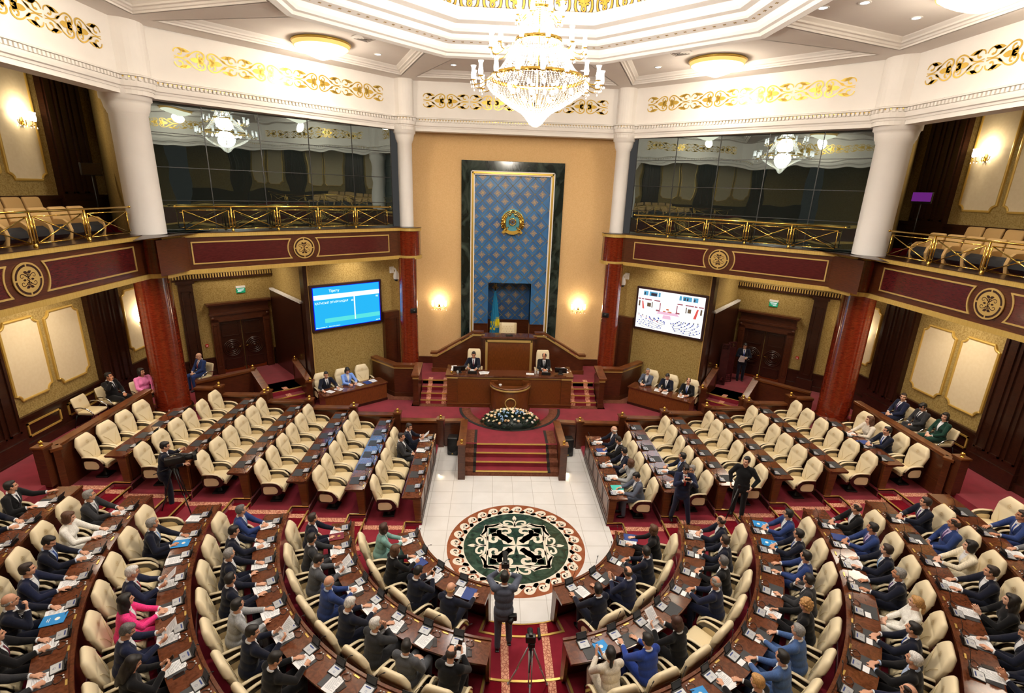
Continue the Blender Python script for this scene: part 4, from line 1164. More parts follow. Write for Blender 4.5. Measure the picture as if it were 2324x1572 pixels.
# ------------------------------------------------------------------ doors, exit signs, alarms, screens
for s, sn in SIDES:
    M = diag(s, 14.42)
    d = thing('double_door', 'carved dark double door with round relief panels under a wide lintel, %s of the stage' % sn, 'door', tuple(M @ Vector((-2.1, 0, DOOR_Z))))
    inv = Matrix.Translation(-Vector(d.location))
    def part(mb, name, m, lab=None, parent=d, bevel=0):
        o = mb.build(name, m, parent, bevel=bevel)
        if parent is d: o.matrix_parent_inverse = inv
        if lab: o['label'] = lab
        return o
    mb = MB(); mb.M = M
    for a, b in ((-3.2, -2.94), (-1.29, -1.03)): mb.bb(a, b, -0.16, 0, DOOR_Z, 3.4); rect_frame(mb, a + 0.05, b - 0.05, DOOR_Z + 0.3, 3.2, 0.03, 0.02, -0.16)
    mb.bb(-3.2, -1.03, -0.16, 0, 3.3, 3.62); mb.bb(-3.24, -0.99, -0.2, 0, 3.58, 3.66)
    mb.bb(-3.2, -1.03, -0.14, 0, 3.62, 3.98); mb.bb(-3.30, -0.93, -0.28, 0, 4.0, 4.07); mb.bb(-3.26, -0.97, -0.22, 0, 3.94, 4.0)
    for a in (-3.13, -1.1):
        mb.ell(tuple((a, -0.17, 3.46)), (0.06, 0.03, 0.06))
    part(mb, 'frame', 'wood')
    for a, b, h in ((-2.94, -2.13, 1), (-2.10, -1.29, -1)):
        mb = MB(); mb.M = M; c = (a + b) / 2
        mb.bb(a, b, -0.06, 0, DOOR_Z, 3.3); rect_frame(mb, a + 0.08, b - 0.08, DOOR_Z + 0.12, DOOR_Z + 0.55, 0.04, 0.02, -0.06); rect_frame(mb, a + 0.08, b - 0.08, 2.65, 3.2, 0.04, 0.02, -0.06)
        lf = part(mb, 'leaf', 'wood_dark')
        mb = MB()
        for R_ in (0.33, 0.27, 0.19, 0.12):
            mb.M = M @ Matrix.Translation((c, -0.06, 2.15)) @ Matrix.Rotation(pi / 2, 4, 'X'); mb.lathe([(R_ - 0.03, 0), (R_ - 0.02, 0.03), (R_ + 0.02, 0.03), (R_ + 0.03, 0)], n=36)
        mb.lathe([(0, 0.05), (0.05, 0.045), (0.09, 0.0)], n=24)
        part(mb, 'round_relief', 'wood_dark', 'carved round relief', lf)
        mb = MB(); mb.M = M; x = b - 0.07 if h > 0 else a + 0.07
        mb.bb(x - 0.02, x + 0.02, -0.075, -0.06, 2.08, 2.26); mb.tube([(x, -0.07, 2.19), (x, -0.13, 2.19), (x - 0.12 * h, -0.13, 2.19)], 0.012, 6)
        part(mb, 'handle', 'brass', 'brass lever handle', lf)
        mb = MB(); mb.M = M; mb.bb(a + 0.02, b - 0.02, -0.075, -0.06, DOOR_Z + 0.01, DOOR_Z + 0.16); part(mb, 'kick_plate', 'brass_dark', 'brass kick plate', lf)
    d['kind'] = 'thing'
    # exit sign
    e = thing('exit_sign', 'green lit exit sign on the wall above the %s carved door' % sn, 'sign', tuple(M @ Vector((-1.97 if s < 0 else -2.2, 0, 4.4))))
    c = -1.97 if s < 0 else -2.2
    mb = MB(); mb.M = M; mb.bb(c - 0.17, c + 0.17, -0.07, 0, 4.56, 4.64); o = mb.build('housing', 'white_plastic', e); o.matrix_parent_inverse = Matrix.Translation(-Vector(e.location))
    if 'sign_green' not in MATS: emis('sign_green', S(40, 150, 100), 0.9); emis('sign_white', (1, 1, 1), 0.95)
    mb = MB(); mb.M = M; mb.bb(c - 0.165, c + 0.165, -0.045, -0.03, 4.36, 4.56); o = mb.build('panel', 'sign_green', e); o.matrix_parent_inverse = Matrix.Translation(-Vector(e.location))
    mb = MB(); mb.M = M
    mb.bb(c - 0.13, c + 0.13, -0.048, -0.045, 4.50, 4.525); mb.bb(c - 0.11, c + 0.10, -0.048, -0.045, 4.455, 4.475); mb.bb(c - 0.12, c + 0.02, -0.048, -0.045, 4.41, 4.43)
    o = mb.build('lettering', 'sign_white', e); o.matrix_parent_inverse = Matrix.Translation(-Vector(e.location)); o['label'] = 'white lettering'
    c = -3.43 if s < 0 else -3.45
    fa = thing('fire_alarm', 'small red fire alarm button on the wall beside the %s door' % sn, 'alarm', tuple(M @ Vector((c, 0, 2.4))))
    il = Matrix.Translation(-Vector(fa.location))
    if 'alarm_red' not in MATS: pmat('alarm_red', S(190, 24, 28), 0.4)
    mb = MB(); mb.M = M; mb.bb(c - 0.05, c + 0.05, -0.045, 0, 2.34, 2.45); o = mb.build('housing', 'alarm_red', fa); o.matrix_parent_inverse = il
    mb = MB(); mb.M = M; mb.bb(c - 0.025, c + 0.025, -0.05, -0.045, 2.37, 2.41); o = mb.build('button', 'white_plastic', fa); o.matrix_parent_inverse = il
# --- screens
def text_mesh(txt, size, M, m, name, parent, align='LEFT', lab=None, sx=1.0):
    cu = bpy.data.curves.new(name, 'FONT'); cu.body = txt; cu.size = size; cu.align_x = align; cu.offset = size * 0.012
    ob = bpy.data.objects.new(name, cu)
    COL.objects.link(ob)
    dg = bpy.context.evaluated_depsgraph_get()
    me = bpy.data.meshes.new_from_object(ob.evaluated_get(dg))
    bpy.data.objects.remove(ob); bpy.data.curves.remove(cu)
    me.transform(M @ Matrix.Diagonal((sx, 1, 1, 1)))
    me.materials.clear(); me.materials.append(mat(m))
    o = bpy.data.objects.new(name, me); COL.objects.link(o); o.parent = parent
    if lab: o['label'] = lab
    return o
emis('screen_blue', S(40, 176, 236), 1.15); emis('screen_edge', S(10, 30, 235), 1.0); emis('screen_white', S(228, 250, 255), 1.35); emis('screen_green', S(92, 226, 226), 1.05)
emis('scr_white', (1, 1, 1), 1.25); emis('scr_teal', S(96, 170, 206), 1.0); emis('scr_red', S(232, 92, 84), 1.0); emis('scr_pink', S(238, 190, 214), 1.1); emis('scr_dark', S(64, 58, 66), 1.0); emis('scr_maroon', S(170, 96, 108), 1.0); emis('scr_navy', S(60, 74, 170), 1.0); emis('scr_orange', S(214, 120, 80), 1.0); emis('scr_brown', S(110, 90, 70), 1.0)
def screen(s, sn, label):
    """local x along the wall from the camera's left to right, local z up, face at y=0 towards the hall"""
    M = diag(s, 10.65)
    t = thing('wall_screen', label, 'screen', (0, 0, 0))
    x0, x1, z0, z1 = -0.70, 2.17, 3.35, 5.10
    mb = MB(); mb.M = M; mb.bb(x0, x1, -0.13, 0, z0, z1)
    o = mb.build('bezel', 'screen_bezel', t, bevel=0.01)
    return t, M
pmat('screen_bezel', S(46, 24, 26), 0.35)
t, M = screen(-1, 'left', 'blue lit wall screen with a two column registration table, left of the stage')
SX0, SX1, SZ0, SZ1 = -0.61, 2.09, 3.43, 5.02
def q(mb, x0, x1, z0, z1, y, ): mb.bb(x0, x1, y - 0.002, y, z0, z1)
W_, H_ = SX1 - SX0, SZ1 - SZ0
X = lambda u: SX0 + u * W_
Z = lambda v: SZ1 - v * H_
mb = MB(); mb.M = M; q(mb, SX0, SX1, SZ0, SZ1, -0.131); mb.build('screen_edge', 'screen_edge', t)
mb = MB(); mb.M = M; q(mb, X(.012), X(.988), Z(.985), Z(.012), -0.134); mb.build('screen_field', 'screen_blue', t)
mb = MB(); mb.M = M; q(mb, X(.012), X(.988), Z(.295), Z(.185), -0.137); q(mb, X(.588), X(.606), Z(.86), Z(.25), -0.137); o = mb.build('table_header', 'screen_white', t)
mb = MB(); mb.M = M; q(mb, X(.15), X(.988), Z(.86), Z(.755), -0.137); mb.build('button_band', 'screen_green', t)
TM = lambda u, v: M @ Matrix.Translation((X(u), -0.1385, Z(v))) @ Matrix.Rotation(pi / 2, 4, 'X')
text_mesh('Тіркеу', 0.13, TM(.23, .135), 'screen_white', 'title_text', t)
text_mesh('ҚАТЫСЫП ОТЫРҒАНДАР', 0.105, TM(.025, .40), 'screen_white', 'body_text', t, sx=0.98)
text_mesh('48', 0.10, TM(.545, .405), 'screen_white', 'body_text', t); text_mesh('98', 0.10, TM(.93, .37), 'screen_white', 'body_text', t)
text_mesh('КВОРУМ БАР', 0.115, TM(.235, .835), 'scr_white', 'button_text', t); text_mesh('КВОРУМ БАР', 0.115, TM(.66, .835), 'scr_white', 'button_text', t)
text_mesh('Сенат', 0.09, TM(.26, .275), 'screen_blue', 'header_text', t); text_mesh('Мәжіліс', 0.09, TM(.7, .275), 'screen_blue', 'header_text', t)
mb = MB(); mb.M = M; q(mb, X(.02), X(.15), Z(.965), Z(.955), -0.137); q(mb, X(.02), X(.035), Z(.97), Z(.945), -0.1375); q(mb, X(.16), X(.172), Z(.965), Z(.945), -0.137); q(mb, X(.92), X(.955), Z(.962), Z(.945), -0.137); q(mb, X(.965), X(.98), Z(.962), Z(.94), -0.137); mb.build('status_bar', 'screen_white', t)
text_mesh('Бірлескен отырыс', 0.05, TM(.20, .965), 'screen_white', 'status_text', t)
t, M = screen(1, 'right', 'bright wall screen relaying a washed out view of the hall, right of the stage')
X = lambda u: SX1 - u * W_          # photo left of this screen is the stage end of the wall
mb = MB(); mb.M = M; q(mb, SX0, SX1, SZ0, SZ1, -0.131); mb.build('screen_field', 'scr_white', t)
pics = {}
def qq(m, pts, y=-0.1345):
    b = pics.setdefault(m, MB()); b.M = M; b.add([(X(u), y, Z(v)) for u, v in pts], [tuple(range(len(pts)))])
def qr(m, u0, u1, v0, v1, y=-0.1345): qq(m, [(u0, v0), (u1, v0), (u1, v1), (u0, v1)], y)
for a, b in ((.085, .155), (.175, .30), (.315, .345), (.63, .665), (.68, .81), (.83, .90)): qr('scr_teal', a, b, .04, .15)
for a, b in ((.095, .115), (.20, .29), (.70, .72), (.74, .76), (.84, .86)): qr('scr_dark', a, b, .07, .14, -0.136)
for a, b in ((.005, .05), (.06, .10), (.11, .22), (.26, .35), (.61, .69), (.73, .85), (.86, .90), (.92, .99)): qr('scr_maroon', a, b, .235, .265)
qq('scr_red', [(.07, .30), (.09, .30), (.115, .50), (.085, .50)]); qq('scr_red', [(.90, .31), (.925, .31), (.90, .55), (.86, .55)])
for a, b in ((.155, .215), (.77, .82)): qr('scr_brown', a, b, .33, .43)
for a, b in ((.02, .045), (.225, .24), (.74, .755), (.95, .975)): qr('scr_brown', a, b, .30, .44)
qr('scr_maroon', .35, .365, .29, .47); qr('scr_maroon', .605, .62, .29, .47)
for a, b in ((.41, .45), (.48, .54)): qr('scr_orange', a, b, .47, .51)
qr('scr_orange', .455, .495, .41, .45)
qq('scr_pink', [(.35, .50), (.62, .49), (.66, .56), (.31, .57)]); qq('scr_pink', [(.42, .58), (.53, .58), (.54, .67), (.41, .67)], -0.136)
qr('scr_maroon', .30, .36, .47, .51, -0.137); qr('scr_maroon', .60, .66, .46, .50, -0.137)
for i in range(6):
    qq('scr_dark', [(.03 + .06 * i, .63 + .02 * i), (.05 + .06 * i, .63 + .02 * i), (.045 + .06 * i, .67 + .02 * i)]); qq('scr_dark', [(.95 - .06 * i, .64 + .01 * i), (.93 - .06 * i, .64 + .01 * i), (.94 - .06 * i, .69 + .01 * i)])
    qq('scr_red', [(.02 + .06 * i, .66 + .02 * i), (.06 + .06 * i, .68 + .02 * i), (.06 + .06 * i, .69 + .02 * i), (.02 + .06 * i, .67 + .02 * i)], -0.136)
rnd = random.Random(3)
for i in range(7):
    r = .16 + .07 * i
    for a0, a1 in ((pi * 1.04, pi * 1.42), (pi * 1.58, pi * 1.96)):
        P = [(.5 + r * cos(a0 + (a1 - a0) * k / 10), .68 - r * 0.62 * sin(a0 + (a1 - a0) * k / 10)) for k in range(11)]
        P = [p for p in P if 0.01 < p[0] < .99 and p[1] < .985]
        for p, p2 in zip(P, P[1:]): qq('scr_dark', [p, p2, (p2[0], p2[1] + .008), (p[0], p[1] + .008)])
        for p in P:
            if rnd.random() < .6: qr('scr_navy', min(p[0], .97), min(p[0], .97) + .018, p[1] - .03, p[1] - .008)
for m, b in pics.items(): b.build('picture_patch', m, t)
lamp('screen_light', 'AREA', tuple(diag(-1, 10.4) @ Vector((0.74, 0, 4.2))), 26, S(60, 180, 255), 2.6, tuple(diag(-1, 4.0) @ Vector((0.74, 0, 2.4))), None, 0.5, 'RECTANGLE', 1.5)
lamp('screen_light', 'AREA', tuple(diag(1, 10.4) @ Vector((0.74, 0, 4.2))), 18, (0.8, 0.92, 1.0), 2.6, tuple(diag(1, 4.0) @ Vector((0.74, 0, 2.4))), None, 0.5, 'RECTANGLE', 1.5)
# PTZ cameras on the screen walls, black cameras on the slim columns
for s, sn in SIDES:
    M = diag(s, 10.65) @ Matrix.Translation((2.72, 0, 5.42))
    t = thing('dome_camera', 'white dome security camera on the wall above the %s screen' % sn, 'camera', (0, 0, 0))
    mb = MB(); mb.M = M; mb.bb(-0.09, 0.09, -0.06, 0, -0.13, 0.13); mb.build('wall_plate', 'white_plastic', t, bevel=0.01)
    mb = MB(); mb.M = M; mb.tube(bez((0, -0.05, 0.03), (0, -0.2, 0.12), (0, -0.36, 0.1), (0, -0.38, -0.05)), 0.035, 10); mb.build('arm', 'white_plastic', t)
    mb = MB(); mb.M = M @ Matrix.Translation((0, -0.38, -0.2)); mb.lathe([(0.0, 0.2), (0.05, 0.19), (0.1, 0.1), (0.12, 0.0), (0.115, -0.1), (0.1, -0.12)], n=20); mb.build('housing', 'white_plastic', t)
    mb = MB(); mb.M = M @ Matrix.Translation((0, -0.38, -0.2)); mb.lathe([(0.095, -0.12), (0.09, -0.16), (0.05, -0.2), (0, -0.21)], n=16); o = mb.build('lens_dome', 'black_plastic', t); o['label'] = 'black lens dome'
    M = Matrix.Translation((s * 3.86, 8.73, 4.03)) @ Matrix.Rotation(-s * 0.55, 4, 'Z')
    t = thing('video_camera', 'black video camera bracketed to the slim red column on the %s' % sn, 'camera', (0, 0, 0))
    mb = MB(); mb.M = M; mb.rbox((0, -0.10, 0.02), (0.26, 0.24, 0.18), 0.02); mb.tube([(0, -0.22, 0.02), (0, -0.28, 0.02)], 0.055, 12); mb.build('body', 'black_plastic', t)
    mb = MB(); mb.M = M; mb.lathe([(0.0, -0.25), (0.09, -0.25), (0.09, -0.1), (0.05, -0.08)], (s * -0.12, -0.02, -0.05), 8); o = mb.build('bracket', 'gold_paint', t); o['label'] = 'octagonal tan bracket'
    mb = MB(); mb.M = M; mb.tube(bez((-s * 0.1, -0.1, -0.08), (-s * 0.3, -0.1, -0.3), (s * 0.0, -0.1, -0.4), (s * -0.08, -0.05, -0.25)), 0.008, 6); mb.build('cable', 'black_plastic', t)
# wall sconces
def sconce(loc, rz, label):
    t = thing('wall_sconce', label, 'wall lamp', loc, rz, 'crystal wall lamps')
    mb = MB(); mb.rbox((0, -0.015, 0), (0.1, 0.03, 0.2), 0.012)
    for x in (-0.26, -0.1, 0.1, 0.26):
        mb.tube(bez((0, -0.03, -0.02), (x * 0.4, -0.12, -0.16), (x, -0.14 - (0.26 - abs(x)) * 0.4, -0.12), (x, -0.13 - (0.26 - abs(x)) * 0.4, 0.0)), 0.009, 6)
        mb.lathe([(0.0, 0.0), (0.045, 0.012)], (x, -0.13 - (0.26 - abs(x)) * 0.4, 0.0), 10)
    mb.build('bracket', 'brass', t)
    for x in (-0.26, -0.1, 0.1, 0.26):
        mb = MB(); mb.lathe([(0.025, 0.01), (0.045, 0.05), (0.05, 0.12), (0.04, 0.18), (0.055, 0.24)], (x, -0.13 - (0.26 - abs(x)) * 0.4, 0), 12); mb.build('glass_shade', 'sconce_glow', t)
    mb = MB()
    for x in (-0.3, -0.2, -0.1, 0, 0.1, 0.2, 0.3): mb.ell((x, -0.13, -0.12 - 0.02 * (x * 10 % 2)), (0.012, 0.012, 0.026), 6, 4)
    mb.build('crystal_drop', 'crystal', t)
    p = Matrix.Translation(loc) @ Matrix.Rotation(rz, 4, 'Z') @ Vector((0, -0.22, 0.22))
    lamp('sconce_light', 'POINT', tuple(p), 42, (1.0, 0.83, 0.58), 0.1)
for s, sn in SIDES:
    sconce((s * 2.95, 10.345, 3.86), 0, 'brass wall lamp with glowing glass shades on the apricot wall, %s of the blue backdrop' % sn)
    sconce((s * (WALL_X - 0.04), 3.84, 9.95), -s * pi / 2, 'brass wall lamp on the upper cream panel behind the %s balcony seats' % sn)
    sconce((s * (WALL_X - 0.04), 6.85, 3.9), -s * pi / 2, 'brass wall lamp on the cream panel half hidden by the %s red column' % sn)

# ------------------------------------------------------------------ blue backdrop with emblem, niche
bd = thing('backdrop', 'tall blue lozenge backdrop in gilt and dark green marble frame behind the rostrum', 'backdrop', (0, 10.35, 0))
bi = Matrix.Translation((0, -10.35, 0))
def bpart(mb, name, m, lab=None, parent=None, bevel=0, norm=True):
    o = mb.build(name, m, parent or bd, bevel=bevel, norm=norm)
    if parent is None: o.matrix_parent_inverse = bi
    if lab: o['label'] = lab
    return o
mb = MB()
for a, b, c, e in ((-2.03, -1.66, DAIS_Z, 9.72), (1.66, 2.03, DAIS_Z, 9.72), (-1.66, 1.66, 9.35, 9.72)): mb.bb(a, b, 10.2, 10.35, c, e)
bpart(mb, 'marble_surround', 'marble_dark', 'polished dark green marble surround', bevel=0.012)
mb = MB()
for a, b, w in ((1.66, 1.62, 0), (1.545, 1.50, 0)):
    for s in (-1, 1): mb.bb(s * a, s * b, 10.17, 10.35, DAIS_Z, 9.35 - (1.66 - a))
    mb.bb(-a, a, 10.17, 10.35, 9.35 - (1.66 - a) - (a - b), 9.35 - (1.66 - a))
bpart(mb, 'white_border', 'plaster', 'white border lines of the gilt frame')
mb = MB()
for s in (-1, 1): mb.bb(s * 1.62, s * 1.545, 10.16, 10.35, DAIS_Z, 9.31)
mb.bb(-1.62, 1.62, 10.16, 10.35, 9.235, 9.31)
bpart(mb, 'gilt_frame', 'gold_leaf', 'gilt inner frame', bevel=0.01)
# field with the niche left open
mb = MB(); ZW = 3.14
for a in ((-1.5, -NX, ZW, 9.2), (NX, 1.5, ZW, 9.2), (-NX, NX, NZ1, 9.2)): mb.bb(a[0], a[1], 10.26, 10.35, a[2], a[3])
bpart(mb, 'blue_field', 'blue_tile', 'blue panel field')
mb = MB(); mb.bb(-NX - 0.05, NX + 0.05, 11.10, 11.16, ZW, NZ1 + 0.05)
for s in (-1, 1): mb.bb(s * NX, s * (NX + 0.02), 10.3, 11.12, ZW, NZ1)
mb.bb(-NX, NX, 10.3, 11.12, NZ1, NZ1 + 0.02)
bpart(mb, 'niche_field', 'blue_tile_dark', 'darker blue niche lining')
mb = MB()
for a in ((-1.5, -NX), (NX, 1.5)): mb.bb(a[0], a[1], 10.25, 10.35, DAIS_Z, ZW); mb.bb(a[0], a[1], 10.23, 10.35, ZW, ZW + 0.03)
mb.bb(-NX - 0.05, NX + 0.05, 11.08, 11.16, DAIS_Z, ZW); mb.bb(-NX, NX, 11.05, 11.16, ZW, ZW + 0.03)
bpart(mb, 'wainscot', 'wood', 'dark wood wainscot below the blue field')
CW, CHh = 0.596, 0.606
def inside(x, z):
    return -1.5 < x < 1.5 and ZW < z < 9.2 and not (abs(x) < NX and z < NZ1)
def lattice(y, test, x0, x1, z0, z1, xo, zo, tile):
    bars, orn, tiles, studs = MB(), MB(), MB(), MB()
    cx0 = int((x0 - xo) / CW) - 2; cx1 = int((x1 - xo) / CW) + 2
    cz0 = int((z0 - zo) / CHh) - 2; cz1 = int((z1 - zo) / CHh) + 2
    S_ = 24
    for i in range(2 * cx0, 2 * cx1 + 1):
        for k in range(2 * cz0, 2 * cz1 + 1):
            if (i + k) % 2: continue
            x, z = xo + i * CW / 2, zo + k * CHh / 2
            # four bars start at cell corner points (x+CW/2, z)
            px, pz = x + CW / 2, z
            for dx, dz in ((1, 1), (1, -1)):
                for q_ in range(8):
                    u0, u1 = q_ / 8, (q_ + 1) / 8
                    ax, az = px + dx * CW / 2 * u0, pz + dz * CHh / 2 * u0; bx, bz = px + dx * CW / 2 * u1, pz + dz * CHh / 2 * u1
                    if test((ax + bx) / 2, (az + bz) / 2):
                        n_ = Vector((-(bz - az), 0, bx - ax)).normalized() * 0.007
                        A, B = Vector((ax, y, az)), Vector((bx, y, bz)); up = Vector((0, -0.016, 0))
                        bars.add([A - n_, A + n_, B + n_, B - n_, A + up, B + up], [(0, 4, 5, 3), (4, 1, 2, 5)])
            if test(px, pz): studs.ell((px, y - 0.01, pz), (0.021, 0.02, 0.021), 8, 6)
            if test(x, z) and test(x + 0.02, z + 0.02):
                sh = []
                for a in range(4):
                    sh += rot2([blob([(-0.007, 0), (0.007, 0), (0.007, 0.1), (0.02, 0.115), (0, 0.155), (-0.02, 0.115), (-0.007, 0.1)]), ribbon(spiral(0.045, 0.045, 0.034, 0.012, -2.4, 3.0, 9), 0.013), ribbon([(0.0, 0.0), (0.075, 0.075)], 0.010), blob([(0.035, 0.075), (0.05, 0.095), (0.022, 0.11)]), blob([(0.075, 0.035), (0.095, 0.05), (0.11, 0.022)])], a * pi / 2)
                for vs, fs in sh:
                    if all(test(x + a, z + b) for a, b in vs): orn.add([(x + a, y - 0.005, z + b) for a, b in vs], fs)
                if (k // 2 + (1 if i % 2 else 0)) % 2 == 0:
                    q_ = [(x + 0.94 * a * CW / 2, y - 0.002, z + 0.94 * b * CHh / 2) for a, b in ((1, 0), (0, 1), (-1, 0), (0, -1))]
                    if all(test(p[0], p[2]) for p in q_): tiles.add(q_, [(0, 1, 2, 3)])
    return bars, orn, tiles, studs
b_, o_, t_, s_ = lattice(10.26, inside, -1.5, 1.5, ZW, 9.2, 0.0, 4.78 + 0.10, 0)
b2, o2, t2, s2 = lattice(11.10, lambda x, z: abs(x) < NX - 0.02 and ZW + 0.05 < z < NZ1, -NX, NX, ZW, NZ1, 0.0, 4.58, 0)
for A, B in ((b_, b2), (o_, o2), (t_, t2), (s_, s2)): A.add(B.v, B.f)
for A in (b_, o_, t_, s_): A.m = [0] * len(A.f); A.s = (A.s + [False] * len(A.f))[:len(A.f)]
noisy('blue_tile_alt', S(40, 88, 142), S(52, 104, 158), 2.0, rough=0.35)
bpart(t_, 'lozenge_tile', 'blue_tile_alt', 'slightly darker blue lozenges', norm=False)
pmat('ornament_tan', S(196, 164, 102), 0.45, 0.2)
bpart(b_, 'gilt_lattice', 'gold_leaf', 'thin gilt lattice bars', norm=False)
bpart(o_, 'cross_ornament', 'ornament_tan', 'tan filigree crosses', norm=False)
bpart(s_, 'lattice_stud', 'gold_leaf', 'round gilt studs', norm=False)
# emblem
em = thing('state_emblem', 'round gilt emblem with winged horses and blue centre on the blue backdrop', 'emblem', (0.03, 10.24, 7.43))
def M_em(y): return Matrix.Translation((0.03, 10.24 + y, 7.43))
mb = MB(); mb.M = M_em(0)
n = 48
mb.extr([(0.47 * cos(2 * pi * i / n), 0, 0.49 * sin(2 * pi * i / n) + 0.01) for i in range(n)], (0, -0.06, 0))
for i in range(40):
    a = 2 * pi * i / 40; mb.extr([(0.14 * cos(a), -0.06, 0.14 * sin(a)), (0.46 * cos(a - 0.04), -0.06, 0.48 * sin(a - 0.04)), (0.46 * cos(a + 0.04), -0.06, 0.48 * sin(a + 0.04))], (0, -0.015, 0))
o = mb.build('rayed_disc', 'teal_enamel', em); o.matrix_parent_inverse = Matrix.Translation((-0.03, -10.24, -7.43)); o['label'] = 'pale blue rayed disc'
mb = MB(); mb.M = M_em(-0.07)
for s in (-1, 1):
    for k, (r0, w) in enumerate(((0.43, 0.030), (0.37, 0.026), (0.31, 0.022))):
        P = [(s * r0 * cos(a), -0.02 - 0.015 * k, r0 * sin(a) * 1.02) for a in [radians(-35 + (92 - 10 * k + 35) * i / 14) for i in range(15)]]
        P += [(s * (P[-1][0] * s - 0.02), P[-1][1], P[-1][2] - 0.05), (s * (P[-2][0] * s + 0.0), P[-1][1], P[-1][2] - 0.09)]
        mb.tube(P, [w * (0.5 + 0.5 * sin(pi * min(1, i / 10))) + 0.008 for i in range(len(P))], 8)
    mb.tube(bez((s * 0.30, -0.03, 0.10), (s * 0.36, -0.08, -0.05), (s * 0.33, -0.09, -0.2), (s * 0.22, -0.05, -0.34), 10), [0.05, 0.06, 0.065, 0.065, 0.06, 0.06, 0.055, 0.05, 0.045, 0.04, 0.03], 8)
    mb.tube(bez((s * 0.30, -0.06, -0.02), (s * 0.40, -0.09, -0.02), (s * 0.46, -0.08, -0.06), (s * 0.5, -0.05, -0.08), 6), [0.04, 0.038, 0.034, 0.03, 0.026, 0.02, 0.014], 8)
    mb.tube([(s * 0.17, -0.05, -0.20), (s * 0.30, -0.09, -0.34)], [0.03, 0.018], 8); mb.tube([(s * 0.38, -0.05, -0.05), (s * 0.45, -0.06, -0.18), (s * 0.36, -0.06, -0.28)], [0.03, 0.025, 0.015], 8)
    mb.ell((s * 0.40, -0.06, 0.06), (0.06, 0.04, 0.07)); mb.ell((s * 0.25, -0.05, 0.2), (0.04, 0.03, 0.06))
o = mb.build('winged_horses', 'brass', em); o.matrix_parent_inverse = Matrix.Translation((-0.03, -10.24, -7.43)); o['label'] = 'pair of gilt winged horses'
mb = MB(); mb.M = M_em(-0.1) @ Matrix.Rotation(pi / 2, 4, 'X')
mb.lathe([(0.105, 0), (0.115, 0.04), (0.145, 0.04), (0.155, 0)], n=28)
for a in (0, 1, 2, 3): mb.box((0, 0, 0.02), (0.22, 0.018, 0.02), a * pi / 4)
o = mb.build('centre_ring', 'brass', em); o.matrix_parent_inverse = Matrix.Translation((-0.03, -10.24, -7.43))
mb = MB(); mb.M = M_em(-0.1) @ Matrix.Rotation(pi / 2, 4, 'X'); mb.lathe([(0, 0.01), (0.11, 0.01)], n=24); o = mb.build('centre_disc', 'blue_tile', em); o.matrix_parent_inverse = Matrix.Translation((-0.03, -10.24, -7.43))
mb = MB(); mb.M = M_em(-0.05)
vs = []
for i in range(13):
    a = radians(-140 + 100 * i / 12)
    for r in (0.36, 0.50): vs.append((r * cos(a) * 0.95, -0.07 - 0.02 * sin(i / 12 * pi), r * sin(a)))
mb.add(vs, [(2 * i, 2 * i + 1, 2 * i + 3, 2 * i + 2) for i in range(12)])
for s in (-1, 1): mb.extr([(s * 0.27, -0.06, -0.26), (s * 0.42, -0.06, -0.40), (s * 0.37, -0.06, -0.47), (s * 0.24, -0.06, -0.40)], (0, -0.03, 0))
o = mb.build('ribbon', 'gold_leaf', em); o.matrix_parent_inverse = Matrix.Translation((-0.03, -10.24, -7.43))
mb = MB(); mb.M = M_em(-0.08); mb.extr([(0.035 * cos(pi / 2 + i * pi / 5) * (1 if i % 2 == 0 else 0.4), 0, 0.40 + 0.035 * sin(pi / 2 + i * pi / 5) * (1 if i % 2 == 0 else 0.4)) for i in range(10)], (0, -0.02, 0)); o = mb.build('star', 'black_plastic', em); o.matrix_parent_inverse = Matrix.Translation((-0.03, -10.24, -7.43))
# flag in the niche
fl = thing('flag', 'sky blue flag with yellow sun hanging folded on a gilt pole in the niche', 'flag', (-0.60, 10.72, 2.3))
mb = MB(); mb.tube([(0, 0, -0.9), (0, 0, 2.36)], 0.02, 8); mb.lathe([(0.16, -0.95), (0.16, -0.9), (0.03, -0.86)], n=20)
mb.tube([(0.055 * cos(a), 0, 2.48 + 0.065 * sin(a)) for a in [radians(120 + 300 * i / 14) for i in range(15)]], 0.013, 6); mb.ell((0, 0, 2.38), (0.03, 0.03, 0.03))
mb.build('pole', 'brass', fl)
mb = MB(); NU, NVv = 48, 24; vs = []
for j in range(NVv + 1):
    v = j / NVv; z = 2.22 - 2.3 * v
    w = 0.03 + 0.30 * v ** 0.75
    for i in range(NU + 1):
        u = i / NU; fold = sin(u * 7 * pi) * (0.01 + 0.05 * v)
        vs.append((-w * 0.75 + 1.62 * w * u + 0.02 * v * sin(u * 14), -0.06 - 0.10 * sin(pi * u) * v + fold * 0.6, z))
fs, mi = [], []
for j in range(NVv):
    for i in range(NU):
        fs.append((j * (NU + 1) + i, j * (NU + 1) + i + 1, (j + 1) * (NU + 1) + i + 1, (j + 1) * (NU + 1) + i))
for f in fs:
    c = sum((Vector(vs[i]) for i in f), Vector()) / 4
    dx, dz = c.x - 0.12, c.z - 0.82; rr = hypot(dx, dz * 0.8)
    yel = rr < 0.125 or (0.145 < rr < 0.185 and int(atan2(dz, dx) * 10) % 2 == 0) or (0.24 < rr < 0.28 and -2.9 < atan2(dz, dx) < -1.0) or (c.x < -0.10 and 0.35 < c.z < 1.15 and int(c.z * 40) % 3 == 0)
    mb.add([vs[i] for i in f], [(0, 1, 2, 3)], 1 if yel else 0, True)
o = mb.build('cloth', ['flag_blue', 'flag_yellow'], fl, norm=False)

